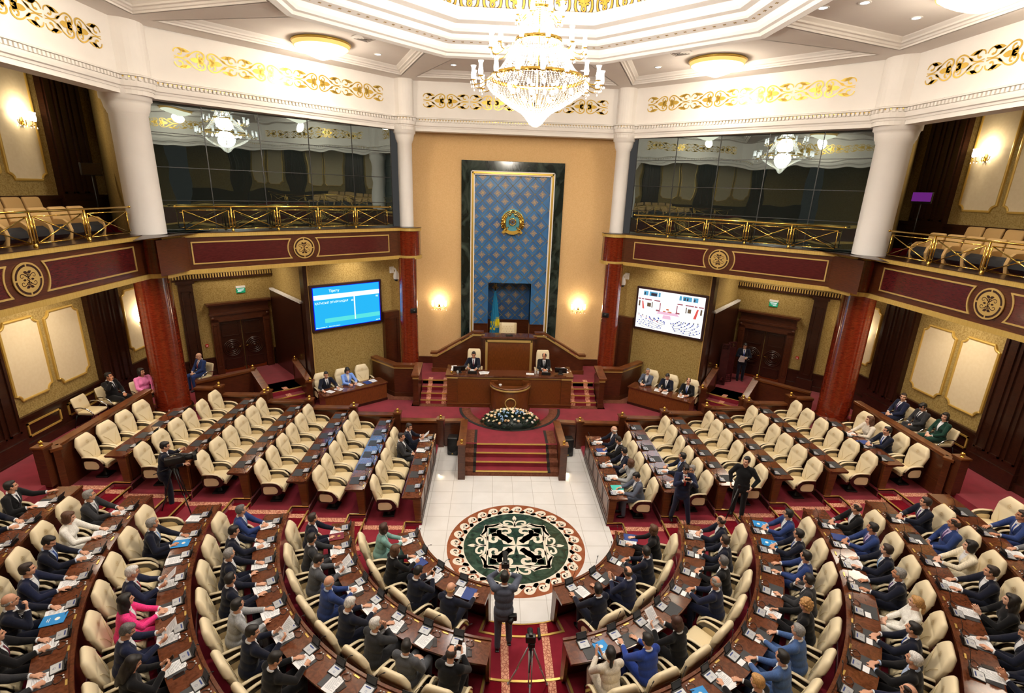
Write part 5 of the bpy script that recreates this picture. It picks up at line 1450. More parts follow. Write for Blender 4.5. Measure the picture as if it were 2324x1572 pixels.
# ------------------------------------------------------------------ rostrum
def V3(*a): return Vector(a)
mb = MB()      # dais platform
mb.prism([(-4.0, 10.4), (-4.0, 8.9), (-3.45, 8.24), (-2.30, 8.24), (-2.30, 7.3), (2.30, 7.3), (2.30, 8.24), (3.45, 8.24), (4.0, 8.9), (4.0, 10.4)], STAGE_Z, DAIS_Z)
struct(mb.build('floor_dais', 'carpet'), 'raised red carpeted dais behind the presidium table', 'floor')
for s, sn in SIDES:
    t = thing('stair_flight', 'narrow red carpeted steps up to the dais %s of the presidium table' % sn, 'stairs', (0, 0, 0))
    a, b = s * 2.36, s * 3.42
    mb = MB()
    for k in range(4): mb.bb(a, b, 7.37 + 0.29 * k, 8.5, STAGE_Z + 0.165 * k, STAGE_Z + 0.165 * (k + 1) - 0.002)
    mb.build('tread', 'carpet', t)
    mb = MB(); mb.bb(a, s * 3.72, 7.12, 7.37, STAGE_Z, STAGE_Z + 0.012); mb.bb(s * 3.42, s * 3.72, 7.12, 8.2, STAGE_Z, STAGE_Z + 0.012); o = mb.build('base_strip', 'brown_carpet', t); o['label'] = 'brown carpet strip round the foot'
    for k in range(4):
        mb = MB(); y = 7.37 + 0.29 * k; z = STAGE_Z + 0.165 * (k + 1)
        mb.bb(a, b, y - 0.012, y + 0.03, z - 0.03, z + 0.006); o = mb.build('nosing', 'nosing_gold', t)
        for c in (s * 2.52, s * 3.12):
            mb = MB(); mb.bb(c - 0.085, c + 0.085, y + 0.03, y + 0.29, z - 0.002, z + 0.003); mb.bb(c - 0.085, c + 0.085, y - 0.004, y, z - 0.165, z - 0.03); o = mb.build('border_patch', 'runner_border', t)
# presidium table
t = thing('presidium_table', 'long two seat presidium table of brown wood with gilt edge moulding', 'table', (0, 7.15, STAGE_Z))
ti = Matrix.Translation((0, -7.15, -STAGE_Z))
def tp(mb, name, m, lab=None, bevel=0):
    o = mb.build(name, m, t, bevel=bevel); o.matrix_parent_inverse = ti
    if lab: o['label'] = lab
mb = MB(); mb.bb(-1.98, 1.98, 7.2, 7.32, STAGE_Z + 0.12, 1.82); tp(mb, 'front_panel', 'wood_panel', 'diagonally grained front panel')
mb = MB()
for s in (-1, 1): mb.bb(s * 1.98, s * 2.36, 7.15, 8.22, STAGE_Z + 0.12, 1.82)
tp(mb, 'side_cabinet', 'wood_mid')
mb = MB(); mb.bb(-2.42, 2.42, 7.10, 7.75, 1.90, 1.965); 
for s in (-1, 1): mb.bb(s * 1.92, s * 2.42, 7.75, 8.28, 1.90, 1.965)
mb.bb(-2.38, 2.38, 7.12, 7.3, 1.875, 1.9); tp(mb, 'table_top', 'wood_top', bevel=0.008)
mb = MB(); mb.bb(-2.38, 2.38, 7.16, 7.3, 1.81, 1.875)
for s in (-1, 1): mb.bb(s * 1.96, s * 2.39, 7.12, 7.3, 1.81, 1.875); mb.bb(s * 2.36, s * 2.39, 7.3, 8.22, 1.81, 1.875)
tp(mb, 'edge_moulding', 'gold_paint', 'gilt moulding under the top', 0.012)
mb = MB(); mb.bb(-2.38, 2.38, 7.12, 8.2, STAGE_Z, STAGE_Z + 0.12); mb.bb(-2.4, 2.4, 7.1, 7.2, STAGE_Z + 0.12, STAGE_Z + 0.14); tp(mb, 'plinth', 'wood_mid')
# upper tribune with sloping wings
t = thing('upper_tribune', 'tall wooden tribune with gilt framed chevron panel and sloping wings behind the presidium', 'tribune', (0, 9.0, DAIS_Z))
ti = Matrix.Translation((0, -9.0, -DAIS_Z))
mb = MB(); mb.bb(-1.06, 1.06, 9.0, 9.15, DAIS_Z, 2.88); tp(mb, 'front_body', 'wood')
mb = MB(); mb.bb(-0.87, 0.87, 8.975, 9.0, DAIS_Z + 0.15, 2.74); tp(mb, 'chevron_field', 'wood_panel')
mb = MB(); mb.M = None
w = 0.10
for a, b, c, e in ((-0.965, -0.865, 1.45, 2.82), (0.865, 0.965, 1.45, 2.82), (-0.965, 0.965, 2.72, 2.82)): mb.bb(a, b, 8.94, 9.0, c, e)
tp(mb, 'gilt_frame', 'gold_paint', 'carved gilt frame of the panel', 0.02)
mb = MB(); mb.bb(-1.13, 1.13, 8.92, 9.55, 2.90, 2.96); mb.bb(-1.1, 1.1, 8.95, 9.2, 2.86, 2.90); tp(mb, 'top', 'wood_top', bevel=0.006)
mb = MB(); mb.bb(-0.14, 0.14, 9.05, 9.25, 2.96, 2.985); tp(mb, 'console_box', 'black_plastic', 'small black console on the top')
for s in (-1, 1):
    prof = [(1.06, DAIS_Z), (3.14, DAIS_Z), (3.14, 2.02), (2.94, 2.02), (1.46, 2.93), (1.06, 2.93)]
    mb = MB(); mb.extr([(s * x, 9.2, z) for x, z in prof], (0, 0.12, 0)); tp(mb, 'wing_panel', 'wood')
    mb = MB(); L = [(3.22, 2.10), (2.96, 2.10), (1.45, 3.02), (1.05, 3.02)]
    mb.extr([(s * x, 9.14, z) for x, z in L] + [(s * x, 9.14, z + 0.085) for x, z in reversed(L)], (0, 0.26, 0)); tp(mb, 'wing_rail', 'wood_mid', 'sloping wooden hand rail', 0.012)
    mb = MB(); L = [(3.15, 1.99), (2.95, 1.99), (1.45, 2.91), (1.0, 2.91)]
    mb.extr([(s * x, 9.17, z) for x, z in L] + [(s * x, 9.17, z + 0.075) for x, z in reversed(L)], (0, 0.04, 0)); tp(mb, 'wing_moulding', 'gold_paint', 'gilt moulding below the rail', 0.01)
    mb = MB(); mb.bb(s * 1.06, s * 3.18, 9.16, 9.3, DAIS_Z, DAIS_Z + 0.18); tp(mb, 'wing_plinth', 'wood_mid')
mb = MB(); mb.bb(-2.9, 2.9, 9.35, 10.3, DAIS_Z, 2.0); struct(mb.build('floor_upper_dais', 'carpet'))
# bulwarks flanking the dais steps
for s, sn in SIDES:
    t = thing('bulwark', 'angled wooden bulwark with gilt moulding beside the %s dais steps' % sn, 'partition', (s * 3.6, 7.6, STAGE_Z)); ti = Matrix.Translation((-s * 3.6, -7.6, -STAGE_Z))
    path = [(3.55, 7.15), (3.55, 8.12), (4.48, 8.12), (5.52, 9.05)]
    # long angled part: from the corner by the steps out to the wall
    P = [(s * x, y) for x, y in path[1:]]
    mb = MB(); mb.sweep([(-0.07, STAGE_Z), (0.07, STAGE_Z), (0.07, 1.88), (-0.07, 1.88)], P)
    mb.sweep([(-0.09, STAGE_Z), (0.09, STAGE_Z), (0.09, STAGE_Z + 0.18), (-0.09, STAGE_Z + 0.18)], P); mb.bb(s * 3.45, s * 3.65, 7.2, 8.2, STAGE_Z, 1.78); mb.bb(s * 3.43, s * 3.67, 7.17, 8.2, STAGE_Z, STAGE_Z + 0.18)
    tp(mb, 'panel', 'wood')
    mb = MB(); mb.sweep([(-0.09, 1.84), (0.09, 1.84), (0.09, 1.92), (-0.09, 1.92)], P); mb.bb(s * 3.44, s * 3.66, 7.17, 7.3, 1.74, 1.82); tp(mb, 'moulding', 'gold_paint', 'gilt moulding under the rail')
    mb = MB(); mb.sweep([(-0.14, 1.93), (0.14, 1.93), (0.14, 2.02), (-0.14, 2.02)], P); mb.extr([(s * 3.40, 7.12, 1.83), (s * 3.70, 7.12, 1.83), (s * 3.70, 8.25, 1.97), (s * 3.40, 8.25, 1.97)], (0, 0, 0.08)); tp(mb, 'rail', 'wood_mid', bevel=0.012)
    mb = MB(); mb.sweep([(0.09, STAGE_Z + 0.001), (0.42, STAGE_Z + 0.001), (0.42, STAGE_Z + 0.012), (0.09, STAGE_Z + 0.012)], [(s * 3.65, 8.12), (s * 4.5, 8.12), (s * 5.5, 9.02)], side=-s)
    o = mb.build('floor_strip', 'brown_carpet', t); o.matrix_parent_inverse = ti; o['label'] = 'brown carpet strip along the foot'
# lectern
t = thing('lectern', 'curved brown wooden lectern with gilt rim and gilt ring before the presidium table', 'lectern', (0.02, 7.05, STAGE_Z))
R_ = 0.74
mb = MB(); mb.lathe([(R_ - 0.02, 0.0), (R_ - 0.02, 1.0)], n=40, a0=pi, a1=2 * pi); mb.lathe([(R_ - 0.08, 0.0), (R_ - 0.08, 1.0)], n=40, a0=pi, a1=2 * pi); mb.lathe([(0.0, 0.92), (R_ - 0.08, 0.92)], n=40, a0=pi, a1=2 * pi)
o = mb.build('body', 'wood_panel', t)
mb = MB(); mb.lathe([(R_, 0.0), (R_ + 0.03, 0.0), (R_ + 0.03, 0.12), (R_ - 0.02, 0.14)], n=40, a0=pi, a1=2 * pi); mb.build('plinth', 'wood', t)
mb = MB(); mb.lathe([(R_ - 0.02, 0.93), (R_ + 0.03, 0.95), (R_ + 0.035, 1.0), (R_, 1.03)], n=40, a0=pi, a1=2 * pi); o = mb.build('gilt_rim', 'gold_paint', t); o['label'] = 'gilt moulding round the lectern'
mb = MB(); mb.lathe([(R_ - 0.06, 1.0), (R_ - 0.02, 1.03), (R_ + 0.04, 1.04), (R_ + 0.04, 1.07), (R_ - 0.12, 1.09), (R_ - 0.12, 0.92)], n=40, a0=pi, a1=2 * pi)
for s in (-1, 1): mb.bb(s * (R_ - 0.28), s * (R_ - 0.02), -0.05, 0.06, 0.92, 1.14)
mb.build('top_rail', 'wood_mid', t)
mb = MB(); mb.M = Matrix.Translation((0.0, -R_ + 0.015, 0.52)) @ Matrix.Rotation(pi / 2, 4, 'X')
mb.lathe([(0.175, 0.0), (0.18, 0.04), (0.205, 0.04), (0.21, 0.0)], n=36); o = mb.build('gilt_ring', 'gold_paint', t); o['label'] = 'gilt ring on the front'
tag(MB().lathe([(0.0, 0.0), (0.04, 0.0), (0.042, 0.08), (0.03, 0.1), (0.055, 0.13), (0.055, 0.17), (0.0, 0.18)], n=16).build('cup', 'white_plastic', loc=(-0.36, 6.78, STAGE_Z + 0.921)), 'white covered cup standing on the lectern', 'cup')
# flowers before the lectern
t = thing('flower_arrangement', 'low oval bank of cream roses, blue hydrangeas and dark leaves before the lectern', 'flowers', (0.02, 5.72, STAGE_Z))
for n_, c in (('rose_cream', S(246, 232, 196)), ('rose_peach', S(244, 206, 160)), ('rose_pink', S(240, 206, 200)), ('hydrangea_blue', S(150, 184, 226)), ('flower_white', S(240, 242, 236))): pmat(n_, c, 0.7)
pmat('leaf_green', S(26, 62, 30), 0.5); pmat('leaf_dark', S(20, 40, 38), 0.4)
rnd = random.Random(11)
def mound(x, y): 
    q_ = 1 - (x / 1.0) ** 2 - ((y + 0.02) / 0.56) ** 2
    return 0.04 + 0.46 * sqrt(max(0, q_))
mb = MB()
for i in range(900):
    a = rnd.uniform(0, 2 * pi); r = sqrt(rnd.random()); x, y = 1.02 * r * cos(a), 0.58 * r * sin(a); z = mound(x, y) * rnd.uniform(0.6, 1.0)
    d = Vector((x * 0.8 + rnd.uniform(-.4, .4), y * 1.2 + rnd.uniform(-.4, .4), rnd.uniform(0.1, 0.7))).normalized(); l = rnd.uniform(0.07, 0.15)
    sd = d.cross(Vector((0, 0, 1))).normalized() * l * 0.26; p = Vector((x, y, z))
    mb.add([p, p + d * l * 0.5 + sd, p + d * l, p + d * l * 0.5 - sd], [(0, 1, 2), (0, 2, 3)], 0 if rnd.random() < 0.65 else 1)
o = mb.build('foliage', ['leaf_green', 'leaf_dark'], t, norm=False); o['kind'] = 'stuff'
mb = MB(); mb.ell((0, 0, 0.02), (0.96, 0.52, 0.36), 24, 12); mb.build('moss_base', 'leaf_dark', t)
pts = []
while len(pts) < 88:
    a = rnd.uniform(0, 2 * pi); r = sqrt(rnd.random()); x, y = 0.98 * r * cos(a), 0.54 * r * sin(a)
    if all(hypot(x - p[0], (y - p[1])) > 0.095 for p in pts): pts.append((x, y))
protos = {}
for i, (x, y) in enumerate(pts):
    m = rnd.choice(['rose_cream', 'rose_cream', 'rose_peach', 'rose_peach', 'flower_white', 'rose_pink'])
    if hypot(x - 0.28, y + 0.1) < 0.16 or hypot(x + 0.28, y + 0.28) < 0.2: m = 'hydrangea_blue'
    if m not in protos:
        mb = MB()
        if m == 'hydrangea_blue':
            for k in range(14):
                a, b = rnd.uniform(0, 2 * pi), rnd.uniform(0, pi / 2); mb.ell((0.05 * cos(a) * sin(b), 0.05 * sin(a) * sin(b), 0.045 * cos(b)), (0.022,) * 3, 6, 4)
        else:
            mb.lathe([(0.0, -0.03), (0.03, -0.02), (0.045, 0.01), (0.04, 0.035), (0.03, 0.03), (0.022, 0.045), (0.012, 0.04), (0.0, 0.05)], n=10)
            for k in range(5): mb.ell((0.035 * cos(k * 1.257), 0.035 * sin(k * 1.257), 0.01), (0.02, 0.02, 0.028), 6, 4)
        o = mb.build('flower', m, t); protos[m] = o
    else:
        o = protos[m].copy(); COL.objects.link(o); o.parent = t
    o.location = (x, y, mound(x, y) + 0.02); o.rotation_euler = (-y * 1.2, x * 0.9, rnd.uniform(0, 6)); k = rnd.uniform(0.85, 1.15); o.scale = (k, k, k)
    o['label'] = {'rose_cream': 'cream rose', 'rose_peach': 'peach rose', 'rose_pink': 'pale pink rose', 'flower_white': 'white rose', 'hydrangea_blue': 'pale blue hydrangea'}[m]

# ------------------------------------------------------------------ rails and newel posts
def newel(t, x, y, z0, z1, w=0.2, inv=None):
    mb = MB(); mb.bb(x - w / 2, x + w / 2, y - w / 2, y + w / 2, z0, z1 - 0.05); p = mb.build('newel_post', 'wood', t)
    mb = MB(); mb.bb(x - w / 2 - 0.025, x + w / 2 + 0.025, y - w / 2 - 0.025, y + w / 2 + 0.025, z1 - 0.05, z1); mb.build('cap', 'wood_mid', p)
    mb = MB(); mb.lathe([(0.05, 0), (0.03, 0.02), (0.03, 0.035)], (x, y, z1), 14); mb.ell((x, y, z1 + 0.075), (0.052, 0.052, 0.048), 16, 10); o = mb.build('brass_ball', 'brass', p); o['label'] = 'polished brass ball'
def rail_run(t, P, zb, zt, w=0.07):
    """panel and hand rail along a plan polyline; zt may be per point"""
    z = zt if isinstance(zt, (list, tuple)) else [zt] * len(P); b = zb if isinstance(zb, (list, tuple)) else [zb] * len(P)
    mb = MB(); mr = MB()
    for i in range(len(P) - 1):
        (x0, y0), (x1, y1) = P[i], P[i + 1]; d = Vector((x1 - x0, y1 - y0)).normalized(); n = Vector((-d.y, d.x))
        for m_, ww, lo, hi in ((mb, w, None, -0.07), (mr, w + 0.05, -0.08, 0.0)):
            A = [(x0, y0, b[i] if lo is None else z[i] + lo), (x1, y1, b[i + 1] if lo is None else z[i + 1] + lo), (x1, y1, z[i + 1] + hi), (x0, y0, z[i] + hi)]
            nn = Vector((n.x * ww, n.y * ww, 0)); m_.extr([Vector(p) - nn for p in A], nn * 2)
    mb.build('panel', 'wood', t); mr.build('hand_rail', 'wood_mid', t, bevel=0.012)
PX = [2.42 + 1.468 * j for j in range(6)]
for s, sn in SIDES:
    for j in range(6):
        t = thing('rail', 'wooden barrier with brass ball, behind %s straight desk row %s of marble floor' % (ORD[j], sn), 'barrier', (0, 0, 0), 0, 'wooden barriers behind the straight desk rows')
        zt = 0.99 + 0.213 * j
        x0 = PX[j] + 0.1
        x1 = PX[j + 1] - 0.11 if j < 5 else 10.55
        base = TIER_Z[j] - 0.05 if j else 0.0
        rail_run(t, [(s * x0, 5.27), (s * x1, 5.27)], base, zt)
        newel(t, s * PX[j], 5.25, base - 0.05, zt + 0.075, 0.22)
    t = thing('rail', 'stair barrier with brass ball newel on the %s of the lectern steps' % sn, 'barrier', (0, 0, 0))
    rail_run(t, [(s * 2.29, 5.27), (s * 1.60, 5.27), (s * 1.575, 3.2)], 0.0, [0.98, 1.02, 1.13])
    newel(t, s * 1.575, 3.17, 0.0, 1.22, 0.22)
    t = thing('rail', 'long wooden barrier behind the outermost %s straight desk row' % sn, 'barrier', (0, 0, 0))
    rail_run(t, [(s * 11.30, 4.15), (s * 11.25, 0.5), (s * 11.05, 0.36)], 1.2, 2.42)
    mb = MB(); mb.bb(s * 11.18, s * 11.42, 0.30, 4.1, 1.2, 1.62); mb.build('plinth', 'wood', t)
    newel(t, s * 11.28, 0.25, 1.5, 2.55, 0.24)
    # barriers of the door landing
    t = thing('rail', 'angled wooden barrier between the %s red column and the door steps' % sn, 'barrier', (0, 0, 0))
    rail_run(t, [(s * 10.9, 5.9), (s * 9.50, 7.15), (s * 8.62, 6.2)], [0.6, 0.6, 0.6], [2.0, 2.05, 1.58])
    newel(t, s * 9.50, 7.15, 0.6, 2.08, 0.13); newel(t, s * 8.58, 6.15, 0.6, 1.62, 0.2)
    t = thing('rail', 'sloping wooden stair barrier beside the screen wall on the %s' % sn, 'barrier', (0, 0, 0))
    rail_run(t, [(s * 8.39, 8.28), (s * 7.46, 7.16)], [0.6, 0.6], [2.05, 1.58])
    newel(t, s * 8.39, 8.28, 0.6, 2.08, 0.13); newel(t, s * 7.46, 7.16, 0.6, 1.62, 0.22)
    t = thing('stair_flight', 'three red carpeted steps with brass nosings up to the %s carved door' % sn, 'stairs', (0, 0, 0))
    A0, B0 = Vector((s * 7.52, 7.28)), Vector((s * 8.62, 6.36)); up = Vector((s * 0.648, 0.7616))
    for k in range(4):
        z = STAGE_Z + 0.165 * (k + 1)
        if k == 3: break
        a, b = A0 + up * (0.32 * k), B0 + up * (0.32 * k); a2, b2 = A0 + up * 1.6, B0 + up * 1.6
        mb = MB(); mb.extr([(a.x, a.y, STAGE_Z), (b.x, b.y, STAGE_Z), (b2.x, b2.y, STAGE_Z), (a2.x, a2.y, STAGE_Z)], (0, 0, z - STAGE_Z)); mb.build('tread', 'carpet', t)
        mb = MB(); c, e = a - up * 0.015, b - up * 0.015; f, g = a + up * 0.03, b + up * 0.03
        mb.extr([(c.x, c.y, z - 0.025), (e.x, e.y, z - 0.025), (g.x, g.y, z - 0.025), (f.x, f.y, z - 0.025)], (0, 0, 0.034)); mb.build('nosing', 'nosing_gold', t)
        mb = MB(); u = (b - a).normalized(); m_ = a + (b - a) * 0.45
        p0, p1 = m_ - u * 0.09, m_ + u * 0.09; p2, p3 = p1 + up * 0.32, p0 + up * 0.32
        mb.extr([(p0.x, p0.y, z), (p1.x, p1.y, z), (p2.x, p2.y, z), (p3.x, p3.y, z)], (0, 0, 0.004)); mb.build('border_patch', 'runner_border', t)
# loudspeakers beside the centre steps
for s, sn in SIDES:
    t = thing('loudspeaker', 'black floor loudspeaker on the marble %s of the lectern steps' % sn, 'speaker', (s * 1.95, 4.72, 0.0), s * 0.1)
    mb = MB(); mb.rbox((0, 0, 0.33), (0.36, 0.34, 0.64), 0.04); mb.build('cabinet', 'black_plastic', t)
    mb = MB(); mb.M = Matrix.Translation((0, -0.171, 0.26)) @ Matrix.Rotation(pi / 2, 4, 'X'); mb.lathe([(0.0, 0.0), (0.13, 0.012), (0.14, 0.0)], n=28); mb.build('grille', 'black_matte', t)
    mb = MB(); mb.extr([(-0.03, -0.172, 0.06), (0.03, -0.172, 0.06), (0, -0.172, 0.11)], (0, -0.004, 0)); o = mb.build('badge', 'nosing_gold', t); o['label'] = 'small yellow triangle badge'
# folding screen by the right door
t = thing('folding_screen', 'dark red folding screen with fretwork standing beside the right door', 'folding screen', (9.0, 8.75, DOOR_Z))
pts = [(-0.27, 0.0), (0.02, -0.12), (0.12, 0.25), (0.50, 0.32)]
noisy('screen_wood', S(58, 20, 24), S(74, 30, 32), 6, rough=0.4)
for (x0, y0), (x1, y1) in zip(pts, pts[1:]):
    d = Vector((x1 - x0, y1 - y0, 0)); L = d.length; d.normalize(); n = Vector((-d.y, d.x, 0))
    mb = MB(); mb.M = frame((x0, y0, 0), d, n)
    mb.bb(0.01, L - 0.01, 0, 0.025, 0.38, 1.52); rect_frame(mb, 0, L, 0.02, 1.75, 0.03, 0.0); 
    for a, b, c, e in ((0, 0.03, 0, 1.78), (L - 0.03, L, 0, 1.78), (0, L, 1.74, 1.78), (0, L, 0.08, 0.11), (0, L, 1.52, 1.55), (0, L, 0.35, 0.38)): mb.bb(a, b, -0.005, 0.03, c, e)
    for k in range(5):
        x = 0.03 + (L - 0.06) * (k + 0.5) / 5; mb.bb(x - 0.008, x + 0.008, 0.005, 0.02, 0.1, 0.36); mb.bb(x - 0.008, x + 0.008, 0.005, 0.02, 1.55, 1.75)
    for z in (0.2, 0.28, 1.61, 1.68): mb.bb(0.03, L - 0.03, 0.005, 0.02, z, z + 0.015)
    mb.build('leaf', 'screen_wood', t)
# ------------------------------------------------------------------ proto: swivel chair of the deputies
def rot3(axis, a): return Matrix.Rotation(a, 3, axis)
def loft_slab(mb, rows, yaw=None, n=5, mi=0):
    """padded slab: rows of (z, half width, y front, y back, corner)"""
    rings = []
    vs = []
    for z, hw, yf, yb, c in rows:
        ring = []
        pts = []
        for sx, sy in ((1, 1), (-1, 1), (-1, -1), (1, -1)):
            for k in range(n + 1):
                a0 = {(1, 1): 0, (-1, 1): pi / 2, (-1, -1): pi, (1, -1): 1.5 * pi}[(sx, sy)]
                a = a0 + k / n * pi / 2
                y = yf if sy > 0 else yb
                cc = min(c, abs(yf - yb) / 2 * 0.98, hw * 0.9)
                pts.append((sx * (hw - cc) + cc * cos(a), y - sy * cc + cc * sin(a), z))
        for p in pts: ring.append(len(vs)); vs.append(p)
        rings.append(ring)
    fs = []
    K = len(rings[0])
    for A, B in zip(rings, rings[1:]):
        for k in range(K): fs.append((A[k], A[(k + 1) % K], B[(k + 1) % K], B[k]))
    fs.append(tuple(reversed(rings[0]))); fs.append(tuple(rings[-1]))
    return mb.add(vs, fs, mi, True)
def crest(mb, w=0.03):
    """small four lozenge crest, drawn in x,z round 0"""
    sh = []
    for a in range(4):
        sh += rot2([ribbon([(0, 0.012), (0.022, 0.034), (0, 0.056), (-0.022, 0.034), (0, 0.012)], 0.0045), ribbon([(0.012, 0.012), (0.03, 0.03)], 0.004)], a * pi / 2)
    return sh
def make_chair():
    t = thing('swivel_chair', '', 'chair')
    mb = MB(); mb.rbox((0, 0.0, 0.022), (0.34, 0.30, 0.035), 0.012); mb.lathe([(0.09, 0.04), (0.06, 0.10), (0.035, 0.14), (0.035, 0.38), (0.12, 0.40)], n=14); mb.build('pedestal', 'black_plastic', t)
    mb = MB()
    ps = [(-0.25, 0.375, 0.455), (-0.2, 0.37, 0.465), (0.0, 0.37, 0.475), (0.18, 0.37, 0.485), (0.25, 0.36, 0.475), (0.285, 0.345, 0.44)]
    vs, fs = [], []
    for y, zb, zt in ps:
        for x, k in ((-0.265, 0), (-0.245, 1), (-0.12, 1.12), (0, 1.02), (0.12, 1.12), (0.245, 1), (0.265, 0)): vs.append((x, y, zt - 0.035 if k == 0 else zt + 0.012 * (k - 1) * 4))
        for x in (0.265, -0.265): vs.append((x, y, zb))
    m = 9
    for i in range(len(ps) - 1):
        for j in range(m): fs.append((i * m + j, i * m + (j + 1) % m, (i + 1) * m + (j + 1) % m, (i + 1) * m + j))
    fs.append(tuple(range(m))); fs.append(tuple(reversed(range((len(ps) - 1) * m, len(ps) * m))))
    mb.add(vs, fs, 0, True); mb.build('seat', 'cream_leather', t, bevel=0.012)
    mb = MB()
    tl = 0.22
    def Y(z): return -0.225 - (z - 0.45) * tl
    rows = [(0.43, 0.17, Y(.43) + 0.03, Y(.43) - 0.05, 0.03), (0.47, 0.215, Y(.47) + 0.05, Y(.47) - 0.06, 0.04), (0.56, 0.245, Y(.56) + 0.065, Y(.56) - 0.06, 0.045), (0.68, 0.268, Y(.68) + 0.055, Y(.68) - 0.06, 0.045),
            (0.80, 0.288, Y(.80) + 0.045, Y(.80) - 0.06, 0.045), (0.88, 0.295, Y(.88) + 0.045, Y(.88) - 0.065, 0.045), (0.895, 0.296, Y(.9) + 0.04, Y(.9) - 0.05, 0.04), (0.93, 0.29, Y(.93) + 0.055, Y(.93) - 0.085, 0.05),
            (1.02, 0.25, Y(1.02) + 0.05, Y(1.02) - 0.085, 0.055), (1.09, 0.215, Y(1.09) + 0.035, Y(1.09) - 0.08, 0.055), (1.13, 0.185, Y(1.13) + 0.01, Y(1.13) - 0.05, 0.03), (1.14, 0.15, Y(1.14) - 0.01, Y(1.14) - 0.03, 0.01)]
    loft_slab(mb, rows)
    bk = mb.build('backrest', 'cream_leather_light', t)
    mb = MB()
    for vs, fs in crest(mb): mb.add([(x * 1.05, Y(0.97 + z) + 0.0575, 0.97 + z * 1.05) for x, z in vs], fs)
    o = mb.build('crest', 'gold_paint', bk, norm=False); o['label'] = 'small gilt crest on the headrest'
    mb = MB()
    for sx in (-1, 1):
        mb.tube(bez((sx * 0.04, Y(.56) + 0.068, 0.56), (sx * 0.08, Y(.62) + 0.066, 0.65), (sx * 0.10, Y(.7) + 0.06, 0.74), (sx * 0.21, Y(.8) + 0.046, 0.83), 6), 0.005, 5)
    mb.build('seam', 'cream_leather', bk, norm=False)
    for sx in (-1, 1):
        x = sx * 0.305
        def loop(a, b, n=6):
            return None
        outer = [(-0.27, 0.36)] + [(-0.27 + 0.06 * (1 - cos(k * pi / 8)) , 0.30 + 0.06 * (1 - sin(k * pi / 8))) for k in range(1, 5)] + [(0.08, 0.30)] + [(0.10 + 0.15 * sin(k * pi / 12), 0.45 - 0.15 * cos(k * pi / 12)) for k in range(0, 7)] + [(0.19, 0.56), (0.12, 0.625), (0.02, 0.65), (-0.22, 0.65), (-0.27, 0.62)]
        inner = [(-0.225, 0.38)] + [(-0.225 + 0.05 * (1 - cos(k * pi / 8)), 0.34 + 0.04 * (1 - sin(k * pi / 8))) for k in range(1, 5)] + [(0.06, 0.34)] + [(0.06 + 0.08 * sin(k * pi / 6), 0.44 - 0.10 * cos(k * pi / 6)) for k in range(0, 4)] + [(0.12, 0.50), (0.07, 0.555), (0.0, 0.57), (-0.19, 0.57), (-0.225, 0.54)]
        mb = MB()
        # resample both loops to a common count
        def res(P, n):
            L = [0]
            for a, b in zip(P, P[1:] + P[:1]): L.append(L[-1] + hypot(b[0] - a[0], b[1] - a[1]))
            out = []
            for i in range(n):
                s = L[-1] * i / n; k = max(j for j in range(len(P)) if L[j] <= s + 1e-9); a, b = P[k], P[(k + 1) % len(P)]; u = (s - L[k]) / max(1e-9, L[k + 1] - L[k]); out.append((a[0] + (b[0] - a[0]) * u, a[1] + (b[1] - a[1]) * u))
            return out
        n = 22; A, B = res(outer, n), res(inner, n); h = 0.024
        vs = [(x - h, *p) for p in A] + [(x + h, *p) for p in A] + [(x - h, *p) for p in B] + [(x + h, *p) for p in B]
        fs = []
        for i in range(n):
            j = (i + 1) % n
            fs += [(i, j, n + j, n + i), (2 * n + i, 3 * n + i, 3 * n + j, 2 * n + j), (i, 2 * n + i, 2 * n + j, j), (n + i, n + j, 3 * n + j, 3 * n + i)]
        mb.add(vs, fs)
        arm_ = mb.build('armrest', 'dark_lacquer', t)
        mb = MB(); mb.extr([(x - 0.02, *p) for p in res(inner, 18)], (0.04, 0, 0)); o = mb.build('arm_panel', 'cream_leather', arm_); o['label'] = 'cream padded side panel'
        mb = MB(); P = [(-0.25, 0.662), (-0.05, 0.665), (0.03, 0.658), (0.12, 0.635), (0.19, 0.575), (0.24, 0.49)]
        vs, fs = [], []
        for i, (y, z) in enumerate(P):
            nx = (0, 1) if i < 2 else (0.5, 0.86) if i < 4 else (0.85, 0.5)
            for dx, dn in ((-0.028, 0), (-0.022, 0.016), (0.022, 0.016), (0.028, 0), (0.02, -0.012), (-0.02, -0.012)): vs.append((x + dx, y + nx[0] * dn, z + nx[1] * dn))
        for i in range(len(P) - 1):
            for j in range(6): fs.append((i * 6 + j, i * 6 + (j + 1) % 6, (i + 1) * 6 + (j + 1) % 6, (i + 1) * 6 + j))
        fs += [tuple(range(6)), tuple(reversed(range(30, 36)))]
        mb.add(vs, fs, 0, True); o = mb.build('arm_pad', 'cream_leather_light', arm_); o['label'] = 'cream arm pad'
    reg(t)
    return t
CHAIR = make_chair(); chair_used = [False]
def put(proto, used, loc, rz, label, group, **kw):
    if not used[0]:
        used[0] = True; o = proto; o.location = loc; o.rotation_euler = (0, 0, rz); o['label'] = label; o['group'] = group
    else: o = dup(proto, loc, rz, label, group)
    return o
